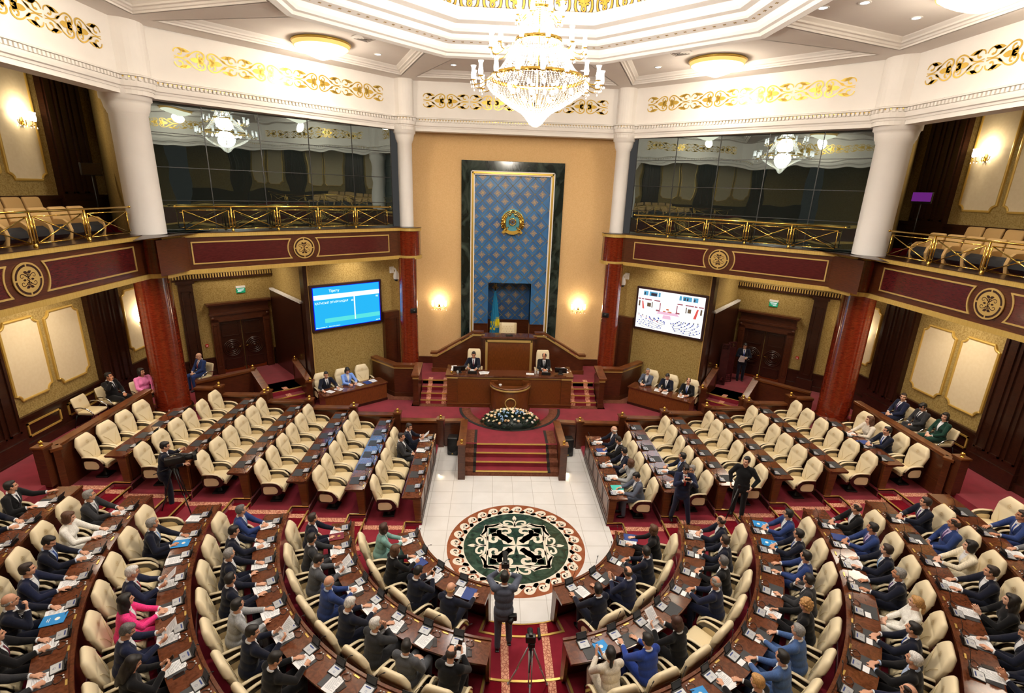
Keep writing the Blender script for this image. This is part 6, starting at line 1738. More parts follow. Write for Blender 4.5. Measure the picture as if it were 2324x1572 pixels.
# ------------------------------------------------------------------ protos of the table equipment (local +y towards the front edge, origin on the table top)
def make_console():
    t = thing('microphone_console', '', 'microphone console')
    mb = MB(); mb.extr([(-0.105, -0.10, 0.0), (-0.105, 0.095, 0.0), (-0.105, 0.095, 0.035), (-0.105, -0.10, 0.018)], (0.21, 0, 0)); mb.build('base', 'black_plastic', t, bevel=0.006)
    mb = MB(); mb.add([(-0.09, -0.09, 0.0205), (0.09, -0.09, 0.0205), (0.09, 0.045, 0.0325), (-0.09, 0.045, 0.0325)], [(0, 1, 2, 3)]); kp = mb.build('keypad', 'silver_plastic', t)
    mb = MB(); mb.add([(-0.055, 0.008, 0.0312), (0.045, 0.008, 0.0312), (0.045, 0.028, 0.033), (-0.055, 0.028, 0.033)], [(0, 1, 2, 3)]); mb.lathe([(0.014, 0.0), (0.018, 0.0)], (0.0, -0.045, 0.0265), 12); mb.build('display', 'folder_blue', kp)
    mb = MB(); mb.M = Matrix.Translation((0, 0.075, 0.035)) @ Matrix.Rotation(radians(-22), 4, 'X'); mb.rbox((0, 0, 0.062), (0.20, 0.016, 0.125), 0.006, n=2); lid = mb.build('lid', 'black_plastic', t)
    mb = MB(); mb.M = Matrix.Translation((0, 0.075, 0.035)) @ Matrix.Rotation(radians(-22), 4, 'X'); mb.bb(-0.085, 0.085, -0.0095, -0.008, 0.018, 0.112); o = mb.build('lid_face', 'grey_plastic', lid); o['label'] = 'grey inner face of the lid'
    mb = MB(); mb.tube(bez((0.085, 0.08, 0.03), (0.09, 0.09, 0.16), (0.12, 0.10, 0.24), (0.19, 0.13, 0.29), 8), 0.0045, 5); mb.tube([(0.19, 0.13, 0.29), (0.225, 0.145, 0.305)], 0.009, 6); o = mb.build('gooseneck_microphone', 'black_plastic', t)
    reg(t); return t
def make_headphones():
    t = thing('headphones', '', 'headphones')
    P = [(0.075 * cos(a) * 1.05, -0.01 + 0.055 * sin(a), 0.008 + 0.008 * (1 + sin(2 * a))) for a in [radians(120 + 320 * i / 16) for i in range(17)]]
    mb = MB(); mb.tube(P, 0.006, 5); mb.build('cable_band', 'headset_brown', t)
    for p in (P[0], P[-1]):
        mb = MB(); mb.ell((p[0], p[1] + 0.012, 0.014), (0.013, 0.013, 0.012), 8, 5); mb.build('ear_piece', 'white_plastic', t)
    reg(t); return t
pmat('headset_brown', S(52, 34, 28), 0.4)
def simple(name, cat, mb, m, bevel=0.0):
    o = mb.build(name, m, bevel=bevel); tag(o, '', cat); CH[o.name] = []; return o
CONSOLE = make_console(); HEADSET = make_headphones(); cu, hu, pu, nu = [False], [False], [False], [False]
PAD = simple('desk_pad', 'desk pad', MB().bb(-0.17, 0.17, -0.125, 0.125, 0, 0.006), 'pad_grey')
NAME = thing('name_plate', '', 'name plate')
MB().bb(-0.055, 0.055, -0.014, 0.014, 0, 0.008).build('plate', 'nosing_gold', NAME); MB().bb(-0.075, -0.062, -0.008, 0.008, 0, 0.01).build('stud', 'brass_dark', NAME); reg(NAME)
def paper_sheet(name='paper_sheet', n=1, m='paper', w=0.21, h=0.297, lines=True):
    t = thing(name, '', 'papers')
    for i in range(n):
        mb = MB(); mb.M = Matrix.Translation((0.01 * i, 0.012 * i, 0)) @ Matrix.Rotation(0.1 * i, 4, 'Z'); mb.bb(-w / 2, w / 2, -h / 2, h / 2, 0.003 * i, 0.003 * i + 0.003); s = mb.build('sheet', m, t)
        if lines and i == n - 1:
            l = MB(); l.M = mb.M; z = 0.003 * i + 0.0035
            for k in range(13):
                y = h / 2 - 0.04 - k * 0.017; l.add([(-w / 2 + 0.025, y, z), (w / 2 - 0.025 - (0.05 if k % 4 == 3 else 0), y, z), (w / 2 - 0.025 - (0.05 if k % 4 == 3 else 0), y + 0.005, z), (-w / 2 + 0.025, y + 0.005, z)], [(0, 1, 2, 3)])
            l.build('printed_lines', 'ink', s)
    reg(t); return t
SHEET = paper_sheet(); SHEETS = paper_sheet('paper_stack', 3); su, ssu = [False], [False]
NOTE = simple('note_card', 'papers', MB().bb(-0.045, 0.045, -0.07, 0.07, 0, 0.003), 'paper'); ncu = [False]
PHONE = thing('mobile_phone', '', 'phone'); MB().rbox((0, 0, 0.005), (0.075, 0.155, 0.009), 0.004, n=2).build('case', 'black_plastic', PHONE); MB().bb(-0.033, 0.033, -0.07, 0.07, 0.0096, 0.0102).build('screen', 'dark_lacquer', PHONE); reg(PHONE); phu = [False]
def folder_proto(m, nm):
    t = thing(nm, '', 'folder'); MB().bb(-0.12, 0.12, -0.16, 0.16, 0, 0.008).build('cover', m, t, bevel=0.002); MB().bb(-0.113, 0.117, -0.154, 0.154, 0.0015, 0.0065).build('pages', 'paper', t)
    if m in ('folder_cyan', 'folder_red'):
        mb = MB(); mb.lathe([(0.0, 0.0), (0.035, 0.0)], (0, 0.05, 0.0085), 16); mb.bb(-0.05, 0.05, -0.06, -0.05, 0.008, 0.0086); mb.bb(-0.035, 0.035, -0.085, -0.075, 0.008, 0.0086); mb.build('cover_print', 'nosing_gold' if m == 'folder_red' else 'flower_white', t)
    reg(t); return t
FOLD = {c: (folder_proto('folder_' + c, c + '_folder'), [False]) for c in ('blue', 'cyan', 'red', 'teal')}

# ------------------------------------------------------------------ desk rows
DESK_H = 0.77
def side_word(s): return 'left' if s < 0 else 'right'
PLACE = {}      # (kind, side, row) -> list of (origin xy, rz, floor z)
ROWN = {('S', j): '%s straight row' % ORD[j] for j in range(6)}
def where(kind, s, j, k):
    sd = side_word(s)
    if kind == 'S': return '%s from the aisle, %s straight row %s of white floor' % (ORD[k], ORD[j], sd)
    return '%s seat down, %s curved row %s of medallion' % (ORD[k], ORD[j], sd)
SC_CNT = {0: 5, 1: 6, 2: 6, 3: 6, 4: 6, 5: 4}
Y0S, DYS = 1.18, 0.705
for s, sn in SIDES:
    for j in range(6):
        X = ROW_X[j]; z = TIER_Z[j]; zl = 0.0 if j == 0 else TIER_Z[j - 1]; n = SC_CNT[j]
        y0, y1 = 0.78, 0.78 + 0.72 * n + 0.05
        y1 = min(y1, 5.1)
        t = thing('straight_desk', 'long brown wooden desk of the %s straight row %s of the white floor' % (ORD[j], sn), 'desk', (s * X, y0, z), 0, 'straight deputies desks')
        inv = Matrix.Translation((-s * X, -y0, -z))
        def pb(mb, nm, m, bevel=0.0, lab=None):
            o = mb.build(nm, m, t, bevel=bevel); o.matrix_parent_inverse = inv
            if lab: o['label'] = lab
        zt = z + DESK_H
        mb = MB(); mb.bb(s * (X + 0.005), s * (X + 0.5), y0, y1, zt - 0.025, zt); mb.bb(s * (X - 0.02), s * (X + 0.03), y0, y1, zt - 0.03, zt + 0.025); pb(mb, 'worktop', 'wood_top', 0.006)
        mb = MB(); mb.bb(s * (X + 0.005), s * (X + 0.05), y0 + 0.06, y1, zl + 0.001, zt - 0.03)
        pb(mb, 'front_panel', 'wood' if j else 'wood_mid')
        mb = MB()
        mb.bb(s * (X - 0.005), s * (X + 0.05), y0 + 0.05, y1, zl, zl + 0.16); mb.bb(s * (X - 0.012), s * (X + 0.06), y0 + 0.03, y1, zl, zl + 0.03)
        L = y1 - y0 - 0.1; N = n
        for k in range(N):
            a = y0 + 0.1 + L * k / N
            for yy in (a + 0.03, a + L / N - 0.05): mb.bb(s * (X - 0.006), s * (X + 0.01), yy, yy + 0.03, zl + 0.24, zt - 0.12)
            for zz in (zl + 0.24, zt - 0.12): mb.bb(s * (X - 0.006), s * (X + 0.01), a + 0.03, a + L / N - 0.02, zz, zz + 0.03)
        pb(mb, 'panel_moulding', 'wood_dark')
        for yy in (y0 + 0.06, y1 - 0.06):
            mb = MB(); mb.extr([(s * (X + 0.01), yy - 0.03, zl + 0.001), (s * (X + 0.16), yy - 0.03, z + 0.001), (s * (X + 0.22), yy - 0.03, zt - 0.1), (s * (X + 0.44), yy - 0.03, zt - 0.035), (s * (X + 0.01), yy - 0.03, zt - 0.035)], (0, 0.06, 0)); pb(mb, 'end_panel', 'wood_mid')
        mb = MB(); mb.bb(s * (X + 0.03), s * (X + 0.49), y0 + 0.01, y1, zt - 0.055, zt - 0.025); pb(mb, 'edge_rail', 'wood')
        PLACE[('S', s, j)] = [((s * (X + (0.93 if j < 5 else 0.86)), Y0S + DYS * k), s * pi / 2, z) for k in range(n)]
ARC = {0: (19.8, 14.75, 4), 1: (13.0, 8.75, 8), 2: (10.3, 6.78, 10), 3: (8.9, 5.4, 9), 4: (8.0, 4.72, 8), 5: (7.1, 4.1, 6)}
for s, sn in SIDES:
    for j in range(6):
        R = ROW_R[j]; z = TIER_Z[j]; zl = 0.0 if j == 0 else TIER_Z[j - 1]; zt = z + DESK_H
        t0, t1 = math.asin(0.56 / R), math.acos(0.63 / R)
        t = thing('curved_desk', 'curved brown wooden desk of the %s curved row %s of the medallion' % (ORD[j], sn), 'desk', (0, 0, z), 0, 'curved deputies desks')
        inv = Matrix.Translation((0, 0, -z))
        def pb(mb, nm, m, bevel=0.0, lab=None):
            o = mb.build(nm, m, t, bevel=bevel); o.matrix_parent_inverse = inv
        A0, A1 = (-t1, -t0) if s > 0 else (pi + t0, pi + t1)
        N = int(10 + 6 * R)
        def ringsec(mb, r0, r1, za, zb, a0=A0, a1=A1):
            mb.lathe([(r0, za), (r1, za), (r1, zb), (r0, zb), (r0, za)], (0, 0, 0), N, a0, a1, smooth=False)
            for a in (a0, a1): mb.add([(r * cos(a), r * sin(a), zz) for r, zz in ((r0, za), (r1, za), (r1, zb), (r0, zb))], [(0, 1, 2, 3)])
        mb = MB(); ringsec(mb, R + 0.005, R + 0.5, zt - 0.025, zt); ringsec(mb, R - 0.02, R + 0.03, zt - 0.03, zt + 0.022); pb(mb, 'worktop', 'wood_top')
        mb = MB(); ringsec(mb, R + 0.005, R + 0.05, zl + 0.001, zt - 0.03); pb(mb, 'front_panel', 'wood')
        mb = MB(); ringsec(mb, R - 0.01, R + 0.05, zl, zl + 0.15); pb(mb, 'plinth', 'wood_dark')
        mb = MB(); ringsec(mb, R + 0.03, R + 0.49, zt - 0.055, zt - 0.025); pb(mb, 'edge_rail', 'wood')
        for a in (A0 + 0.03 / R * (1 if True else 1), A1 - 0.03 / R):
            d = Vector((cos(a), sin(a), 0)); n_ = Vector((-sin(a), cos(a), 0)) * 0.03
            mb = MB(); mb.extr([d * r + Vector((0, 0, zz)) - n_ for r, zz in ((R + 0.01, zl), (R + 0.16, z + 0.001), (R + 0.22, zt - 0.1), (R + 0.44, zt - 0.035), (R + 0.01, zt - 0.035))], n_ * 2); pb(mb, 'end_panel', 'wood_mid')
        a0, st_, n = ARC[j]
        L = []
        for k in range(n):
            th = radians(a0 + st_ * k); a = (pi + th) if s < 0 else -th
            r = R + 0.95
            L.append(((r * cos(a), r * sin(a)), a + pi / 2, z))
        PLACE[('C', s, j)] = L

# occupied / paper tables: which places carry which loose things (left / right as in the photo)
#   code: p single paper, q paper stack, n note card, b/c/r/t folders, h phone
def eq(kind, s, j, k, loc, rz, z, items, pad=True):
    zt = z + DESK_H + 0.0005
    M = Matrix.Translation((loc[0], loc[1], zt)) @ Matrix.Rotation(rz, 4, 'Z')
    W = where(kind, s, j, k)
    P = lambda x, y, a=0.0: (tuple(M @ Vector((x, y, 0))), rz + a)
    l, r = P(-0.13, 0.79); put(CONSOLE, cu, l, r, 'grey microphone console, ' + W, 'microphone consoles on the desks')
    l, r = P(0.10, 0.80); put(HEADSET, hu, l, r, 'coiled headphones, ' + W, 'headphones on the desks')
    l, r = P(0.22, 0.885); put(NAME, nu, l, r, 'small gilt name plate, ' + W, 'name plates on the desks')
    if pad: l, r = P(-0.03, 0.60); l = (l[0], l[1], l[2]); put(PAD, pu, l, r, 'dark leather desk pad, ' + W, 'desk pads')
    rnd = random.Random(hash((kind, s, j, k)) & 0xffff if False else (j * 101 + k * 17 + (7 if s > 0 else 0) + (500 if kind == 'C' else 0)))
    up = Vector((0, 0, 0.0065))
    for c in items:
        a = rnd.uniform(-0.18, 0.18)
        if c == 'p': l, r = P(-0.02 + rnd.uniform(-.03, .03), 0.60, a + 0.0); put(SHEET, su, tuple(Vector(l) + up), r, 'white printed sheet, ' + W, 'papers on the desks')
        elif c == 'q': l, r = P(-0.02 + rnd.uniform(-.03, .03), 0.60, a); put(SHEETS, ssu, tuple(Vector(l) + up), r, 'pile of white sheets, ' + W, 'papers on the desks')
        elif c == 'n': l, r = P(-0.14, 0.63, pi / 2 + a * 0.3); put(NOTE, ncu, tuple(Vector(l) + up * 1.0), r, 'white note card, ' + W, 'note cards on the desks')
        elif c == 'h': l, r = P(0.16, 0.62, a * 3); put(PHONE, phu, tuple(Vector(l) + up * 0.15), r, 'black mobile phone, ' + W, 'phones on the desks')
        elif c in 'bcrt':
            nm = {'b': 'blue', 'c': 'cyan', 'r': 'red', 't': 'teal'}[c]; pr, us = FOLD[nm]
            l, r = P(0.15, 0.60, a); put(pr, us, tuple(Vector(l) + up * 1.5), r, '%s folder, ' % {'c': 'bright blue', 'b': 'navy blue', 'r': 'dark red', 't': 'turquoise'}[c] + W, 'folders on the desks')
ITEMS = {
 ('C', -1, 0): ['q', 'qb', 'q', 'pb'], ('C', -1, 1): ['pr', 'p', 'p', 'ph', 'p', 'ph', 'ph', 'qh'], ('C', -1, 2): ['q', 'q', 'p', 'p', 'p', 'p', 'p', 'ph', 'p', 'p'],
 ('C', -1, 3): ['p', 'pc', 'p', 'p', 'ph', 'q', 'ph', 'p', ''], ('C', -1, 4): ['p', 'q', 'p', 'ph', 'pc', 'ph', 'p', 'p'], ('C', -1, 5): ['p', 'p', 'p', '', '', ''],
 ('C', 1, 0): ['pb', 'n', 'n', 'p'], ('C', 1, 1): ['q', 'nh', 'n', 'n', '', 'p', 'nh', 'c'], ('C', 1, 2): ['nc', 'nc', 'n', 'n', 'ph', 'nh', 'n', 'q', 'c', 'p'],
 ('C', 1, 3): ['n', 'nb', 'q', 'n', 'n', 'n', 'n', 'n', ''], ('C', 1, 4): ['n', 'nh', 'n', 'pn', 'p', 'q', 'ph', 'p'], ('C', 1, 5): ['', 'n', 'p', '', '', ''],
 ('S', -1, 0): ['', '', '', 'p', 'q'], ('S', 1, 0): ['qt', 'p', 'p', 'qb', 'p'], ('S', 1, 1): ['p', 'p', '', '', '', ''], ('S', 1, 5): ['', 'b', 'q', ''],
}
VIS = {('C', -1, 2): 10, ('C', 1, 2): 10, ('C', -1, 3): 8, ('C', 1, 3): 8, ('C', -1, 4): 7, ('C', 1, 4): 7, ('C', -1, 5): 3, ('C', 1, 5): 4}
for key, L in PLACE.items():
    kind, s, j = key
    for k, (loc, rz, z) in enumerate(L):
        if k >= VIS.get(key, 99): continue
        it = ITEMS.get(key, [''] * 12); it = it[k] if k < len(it) else ''
        eq(kind, s, j, k, loc, rz, z, it)
        rr = random.Random(j * 31 + k * 7 + (3 if s > 0 else 0) + (100 if kind == 'C' else 0)).uniform(-0.1, 0.1)
        put(CHAIR, chair_used, (loc[0], loc[1], z), rz + rr * (1.0 if kind == 'S' else 0.5), 'cream swivel chair, ' + where(kind, s, j, k), 'cream swivel chairs of the deputies')
# ------------------------------------------------------------------ side tables near the screens
for s, sn in SIDES:
    M = Matrix.Translation((0, 0, 0))
    A, B = Vector((s * 4.75, 7.72)), Vector((s * 6.62, 6.20))
    d = (B - A).normalized(); n = Vector((-d.y, d.x)); n = n if n.y > 0 else -n; L = (B - A).length
    Mx = frame((A.x, A.y, STAGE_Z), (d.x, d.y, 0), (n.x, n.y, 0))
    t = thing('side_table', 'dark wooden three seat table standing below the %s screen' % sn, 'table', (A.x, A.y, STAGE_Z)); inv = Matrix.Translation((-A.x, -A.y, -STAGE_Z))
    for nm, m, bx, bv in (('table_top', 'wood_top', (-0.04, L + 0.04, -0.04, 0.66, 0.70, 0.74), 0.008), ('front_panel', 'wood_panel', (0, L, 0.0, 0.05, 0.1, 0.70), 0), ('plinth', 'wood_dark', (-0.01, L + 0.01, -0.015, 0.06, 0, 0.1), 0), ('end_panel', 'wood_mid', (0, 0.05, 0.05, 0.6, 0, 0.70), 0), ('end_panel', 'wood_mid', (L - 0.05, L, 0.05, 0.6, 0, 0.70), 0)):
        mb = MB(); mb.M = Mx; mb.bb(*bx); o = mb.build(nm, m, t, bevel=bv); o.matrix_parent_inverse = inv
    ang = atan2(-n.y, -n.x) - pi / 2
    PL = []
    for k in range(3):
        p = Mx @ Vector((L * (0.16 + 0.34 * k), 1.0, 0)); 
        lab = 'cream leather chair %s at the side table below the %s screen' % (('nearest the rostrum', 'in the middle', 'farthest from the rostrum')[k], sn)
        put(CHAIR, chair_used, (p.x, p.y, STAGE_Z), ang, lab, 'cream chairs at the side tables'); PL.append((p, ang))
    PLACE[('T', s)] = PL
    def on(x, y, a=0.0, Mx=Mx): return tuple(Mx @ Vector((x, y, 0.741))), ang + a
    for i, (x, y, c) in enumerate(((0.35, 0.42, 'q'), (0.62, 0.35, 'b'), (0.95, 0.36, 'q'), (1.75, 0.36, 'q'), (2.1, 0.30, 'p')) if s < 0 else ((1.05, 0.36, 'q'), (1.35, 0.30, 'p'), (1.95, 0.36, 'p'))):
        l, r = on(x, y, 0.1 * i)
        W = '%s on the side table below %s screen, from the rostrum' % (ORD[i], sn)
        if c == 'b': put(FOLD['blue'][0], FOLD['blue'][1], l, r, 'navy blue folder among papers on the side table below the %s screen' % sn, 'folders on the desks')
        else: put(SHEET if c == 'p' else SHEETS, su if c == 'p' else ssu, l, r, 'white papers, ' + W, 'papers on the desks')
# ------------------------------------------------------------------ presidium chairs and equipment
def exec_chair(loc, rz, label, tuft=False):
    t = thing('executive_chair', label, 'chair', loc, rz)
    mb = MB(); mb.lathe([(0.30, 0.02), (0.28, 0.06), (0.05, 0.1), (0.04, 0.36), (0.14, 0.38)], n=16); mb.build('pedestal', 'black_plastic', t)
    mb = MB(); mb.rbox((0, 0.02, 0.44), (0.56, 0.54, 0.14), 0.05); mb.build('seat', 'cream_leather', t)
    h = 1.32 if not tuft else 1.2; w = 0.26 if not tuft else 0.36
    Y = lambda z: -0.26 - (z - 0.45) * 0.16
    mb = MB(); loft_slab(mb, [(0.42, w * 0.8, Y(.42) + .04, Y(.42) - .05, .03), (0.5, w * 0.95, Y(.5) + .06, Y(.5) - .06, .05), (0.8, w * 1.05, Y(.8) + .05, Y(.8) - .06, .05), (h - 0.12, w, Y(h - .12) + .05, Y(h - .12) - .05, .05), (h - 0.03, w * 0.9, Y(h) + .03, Y(h) - .04, .03), (h, w * 0.8, Y(h) + .01, Y(h) - .02, .012)])
    b = mb.build('backrest', 'cream_leather_light', t)
    if tuft:
        mb = MB()
        for i in range(6):
            for k in range(4 + i % 2): mb.ell(((k - (3 + i % 2) / 2) * 0.115, Y(h - 0.16 - i * 0.1) + 0.05, h - 0.16 - i * 0.1), (0.014, 0.01, 0.014), 8, 5)
        mb.build('tufting_button', 'seat_tan', b)
        mb = MB()
        for sx in (-1, 1): mb.rbox((sx * (w - 0.03), -0.30, 0.9), (0.09, 0.18, 0.62), 0.035)
        mb.build('wing', 'cream_leather', t)
    for sx in (-1, 1):
        mb = MB(); mb.rbox((sx * 0.31, -0.02, 0.63), (0.075, 0.40, 0.06), 0.025); mb.tube([(sx * 0.31, 0.12, 0.62), (sx * 0.30, 0.1, 0.42)], 0.02, 8); mb.build('armrest', 'cream_leather', t)
    return t
exec_chair((-1.40, 8.22, DAIS_Z - 0.1), pi, 'tall cream chair behind the left place of the presidium table')
exec_chair((1.36, 8.22, DAIS_Z - 0.1), pi, 'tall cream chair behind the right place of the presidium table')
exec_chair((-0.02, 10.0, 2.0), pi, 'buttoned cream wing chair above the tribune in front of the flag niche', True)
def monitor(loc, rz, label):
    t = thing('monitor', label, 'monitor', loc, rz)
    mb = MB(); mb.M = Matrix.Rotation(radians(-32), 4, 'X'); mb.rbox((0, -0.02, 0.2), (0.46, 0.035, 0.28), 0.012, n=2); mb.build('display', 'black_plastic', t)
    mb = MB(); mb.rbox((0, 0.02, 0.012), (0.2, 0.2, 0.024), 0.008, n=2); mb.extr([(-0.06, 0.03, 0.0), (-0.06, 0.09, 0.0), (-0.06, 0.12, 0.2), (-0.06, 0.07, 0.2)], (0.12, 0, 0)); mb.build('stand', 'black_plastic', t)
    return t
TT = 1.966
monitor((-1.93, 7.42, TT), pi + 0.15, 'black touch monitor at the left end of the presidium table'); monitor((1.96, 7.42, TT), pi - 0.15, 'black touch monitor at the right end of the presidium table')
for x, sn in ((-1.42, 'left'), (1.38, 'right')):
    t = thing('desk_console', 'black desk console before the %s presidium seat' % sn, 'console', (x, 7.36, TT), pi)
    mb = MB(); mb.extr([(-0.17, -0.1, 0), (-0.17, 0.12, 0), (-0.17, 0.12, 0.11), (-0.17, 0.07, 0.11), (-0.17, -0.1, 0.02)], (0.34, 0, 0)); mb.build('body', 'black_plastic', t, bevel=0.01)
    mb = MB(); mb.tube(bez((0.12, 0.1, 0.08), (0.12, 0.1, 0.25), (0.1, 0.02, 0.34), (0.05, -0.08, 0.36), 8), 0.006, 5); mb.build('microphone', 'black_plastic', t)
for i, (x, y, a, c, lab) in enumerate(((-1.05, 7.36, 0.2, 's', 'white papers right of the console of the left presidium place'), (-0.90, 7.40, -0.2, 'p', 'white sheet nearest the middle beside the left presidium place'), (-2.15, 7.98, 0.1, 's', 'pile of papers on the far left corner of the presidium table'), (-2.15, 7.72, 0.0, 'p', 'printed sheet on the left wing of the presidium table'),
      (-1.42, 7.62, 0, 'p', 'white sheet under the hands of the left presidium person'), (1.38, 7.62, 0, 'p', 'white sheet under the hands of the right presidium person'), (0.78, 7.36, 1.5, 'p', 'white sheet left of the glasses at the right presidium place'), (2.14, 7.98, 0.2, 's', 'printed sheets on the far right corner of the presidium table'), (2.14, 7.66, 0.1, 's', 'papers on the right wing of the presidium table'))):
    put(SHEET if c == 'p' else SHEETS, su if c == 'p' else ssu, (x, y, TT), a, lab, 'papers on the presidium table')
pmat('glass_clear', (0.9, 0.95, 0.97), 0.03, 0, 0.5, alpha=0.35)
def tumbler(x, y, h, r, lab, nm='drinking_glass', c='glass', m='glass_clear'):
    tag(MB().lathe([(0, 0), (r * 0.85, 0), (r, h), (r * 0.92, h), (r * 0.8, 0.01), (0, 0.01)], n=18).build(nm, m, loc=(x, y, TT)), lab, c)
tumbler(1.08, 7.36, 0.12, 0.04, 'clear drinking glass at the right presidium place'); tumbler(-1.97, 7.26, 0.11, 0.04, 'clear drinking glass at the left end of the presidium table')
tag(MB().lathe([(0, 0), (0.035, 0), (0.035, 0.14), (0.014, 0.18), (0.014, 0.24), (0, 0.24)], n=16).build('water_bottle', 'glass_clear', loc=(0.98, 7.40, TT)), 'clear water bottle beside the glass at the right presidium place', 'bottle')
tag(MB().lathe([(0, 0), (0.05, 0), (0.06, 0.01), (0.045, 0.04), (0.02, 0.06), (0, 0.065)], n=18).build('desk_bell', 'brass', loc=(-2.2, 7.36, TT)), 'small brass bell on the left end of the presidium table', 'bell')
# ------------------------------------------------------------------ visitor chairs along the walls
def make_visitor():
    t = thing('visitor_chair', '', 'chair')
    mb = MB(); mb.rbox((0, 0.03, 0.44), (0.52, 0.50, 0.08), 0.03); mb.build('seat', 'cream_leather', t)
    mb = MB(); Y = lambda z: -0.22 - (z - 0.45) * 0.25
    loft_slab(mb, [(0.44, 0.25, Y(.44) + .03, Y(.44) - .03, .02), (0.6, 0.265, Y(.6) + .035, Y(.6) - .03, .03), (0.8, 0.265, Y(.8) + .03, Y(.8) - .03, .03), (0.87, 0.25, Y(.87) + .02, Y(.87) - .03, .02), (0.89, 0.23, Y(.89) + .005, Y(.89) - .015, .008)])
    b = mb.build('backrest', 'cream_leather_light', t)
    mb = MB()
    for vs, fs in crest(mb): mb.add([(x, Y(0.77 + z) + 0.036, 0.77 + z) for x, z in vs], fs)
    mb.build('crest', 'gold_paint', b, norm=False)
    for sx in (-1, 1):
        x = sx * 0.29
        mb = MB(); mb.tube(bez((x, -0.26, 0.60), (x, -0.1, 0.70), (x, 0.15, 0.66), (x, 0.26, 0.46), 10) + [(x, 0.30, 0.2), (x, 0.32, 0.01)], [0.016] * 5 + [0.02] * 4 + [0.016] * 4, 8); mb.build('arm_frame', 'chrome', t)
        mb = MB(); mb.tube([(x, -0.2, 0.42), (x, -0.28, 0.2), (x, -0.34, 0.01)], 0.014, 8); mb.tube([(x, 0.24, 0.42), (x, -0.22, 0.42)], 0.012, 6); mb.build('leg', 'black_plastic', t)
    reg(t); return t
VC = make_visitor(); vu = [False]
VISIT = {}
for key, loc, rz, lab in (('L0', (-12.55, 3.42, 1.55), -pi / 2, 'empty cream visitor chair with chrome arms by the left wall'), ('L1', (-12.45, 4.20, 1.55), -pi / 2 - 0.2, 'cream visitor chair under the person on the phone by the left wall'),
                          ('L2', (-11.75, 4.62, 1.55), -pi / 2 - 0.5, 'cream visitor chair under the person in pink behind the left red column'), ('L3', (-11.55, 7.45, 1.155), pi - 0.7 + 0.25, 'cream visitor chair under the person with a red tie behind the left barrier'),
                          ('R0', (12.35, 3.62, 1.55), pi / 2, 'cream visitor chair by the right wall, farthest of three'), ('R1', (12.40, 2.88, 1.55), pi / 2, 'cream visitor chair by the right wall, middle of three'), ('R2', (12.42, 2.14, 1.55), pi / 2, 'cream visitor chair by the right wall, nearest of three')):
    put(VC, vu, loc, rz, lab, 'visitor chairs along the walls'); VISIT[key] = (loc, rz)
# ------------------------------------------------------------------ balcony seats
def make_theatre():
    t = thing('balcony_seat', '', 'seat')
    mb = MB(); Y = lambda z: -0.20 - (z - 0.35) * 0.22
    loft_slab(mb, [(0.30, 0.23, Y(.3) + .04, Y(.3) - .05, .02), (0.55, 0.25, Y(.55) + .05, Y(.55) - .05, .04), (0.76, 0.25, Y(.76) + .05, Y(.76) - .04, .04), (0.80, 0.24, Y(.8) + .03, Y(.8) - .03, .03), (0.815, 0.2, Y(.81) + .0, Y(.81) - .015, .008)]); mb.build('backrest', 'seat_tan', t)
    mb = MB(); mb.extr([(-0.22, -0.16, 0.36), (-0.22, 0.06, 0.44), (-0.22, 0.17, 0.36), (-0.22, 0.19, 0.22), (-0.22, 0.10, 0.12), (-0.22, -0.10, 0.2)], (0.44, 0, 0)); o = mb.build('folded_seat', 'seat_black', t, bevel=0.02); o['label'] = 'black folded seat'
    for sx in (-1, 1):
        x = sx * 0.262
        P = [(-0.28, 0.05), (-0.28, 0.5), (-0.1, 0.56), (0.05, 0.55), (0.16, 0.46), (0.2, 0.3), (0.15, 0.1), (0.12, 0.0), (-0.2, 0.0)]
        mb = MB(); mb.extr([(x - 0.025, *p) for p in P], (0.05, 0, 0)); mb.build('arm_panel', 'seat_tan', t, bevel=0.015)
    reg(t); return t
TH = make_theatre(); tu = [False]
for s, sn in SIDES:
    for k in range(8):
        put(TH, tu, (s * 11.0, 2.75 - 0.56 * k, 7.10), s * pi / 2, 'tan folding seat, %s from the column, front row of the %s balcony' % (ORD[k], sn), 'tan balcony seats')
    for k in range(7):
        put(TH, tu, (s * 12.2, 2.95 - 0.56 * k, 7.28), s * pi / 2, 'tan folding seat, %s from the column, back row of the %s balcony' % (ORD[k], sn), 'tan balcony seats')
    t = thing('stage_light_panel', '%s light panel on a slim stand in the %s balcony' % ('dark' if s < 0 else 'purple lit', sn), 'light panel', (s * 11.65, 4.05, 7.1), s * pi / 2 + 0.3 * s)
    if s > 0: emis('panel_purple', S(112, 40, 130), 0.8)
    mb = MB(); mb.rbox((0, 0, 1.72), (0.55, 0.06, 0.32), 0.01, n=2); mb.build('housing', 'black_plastic', t)
    mb = MB(); mb.bb(-0.265, 0.265, 0.031, 0.034, 1.62 if s > 0 else 1.58, 1.87); mb.build('light_face', 'panel_purple' if s > 0 else 'dark_lacquer', t)
    mb = MB(); mb.tube([(0, 0, 0.1), (0, 0, 1.58)], 0.018, 8); mb.build('stand_pole', 'black_plastic', t)
    for k in range(3):
        a = 2 * pi * k / 3; mb = MB(); mb.tube([(0, 0, 0.45), (0.3 * cos(a), 0.3 * sin(a), 0.02)], 0.012, 6); mb.build('leg', 'black_plastic', t)
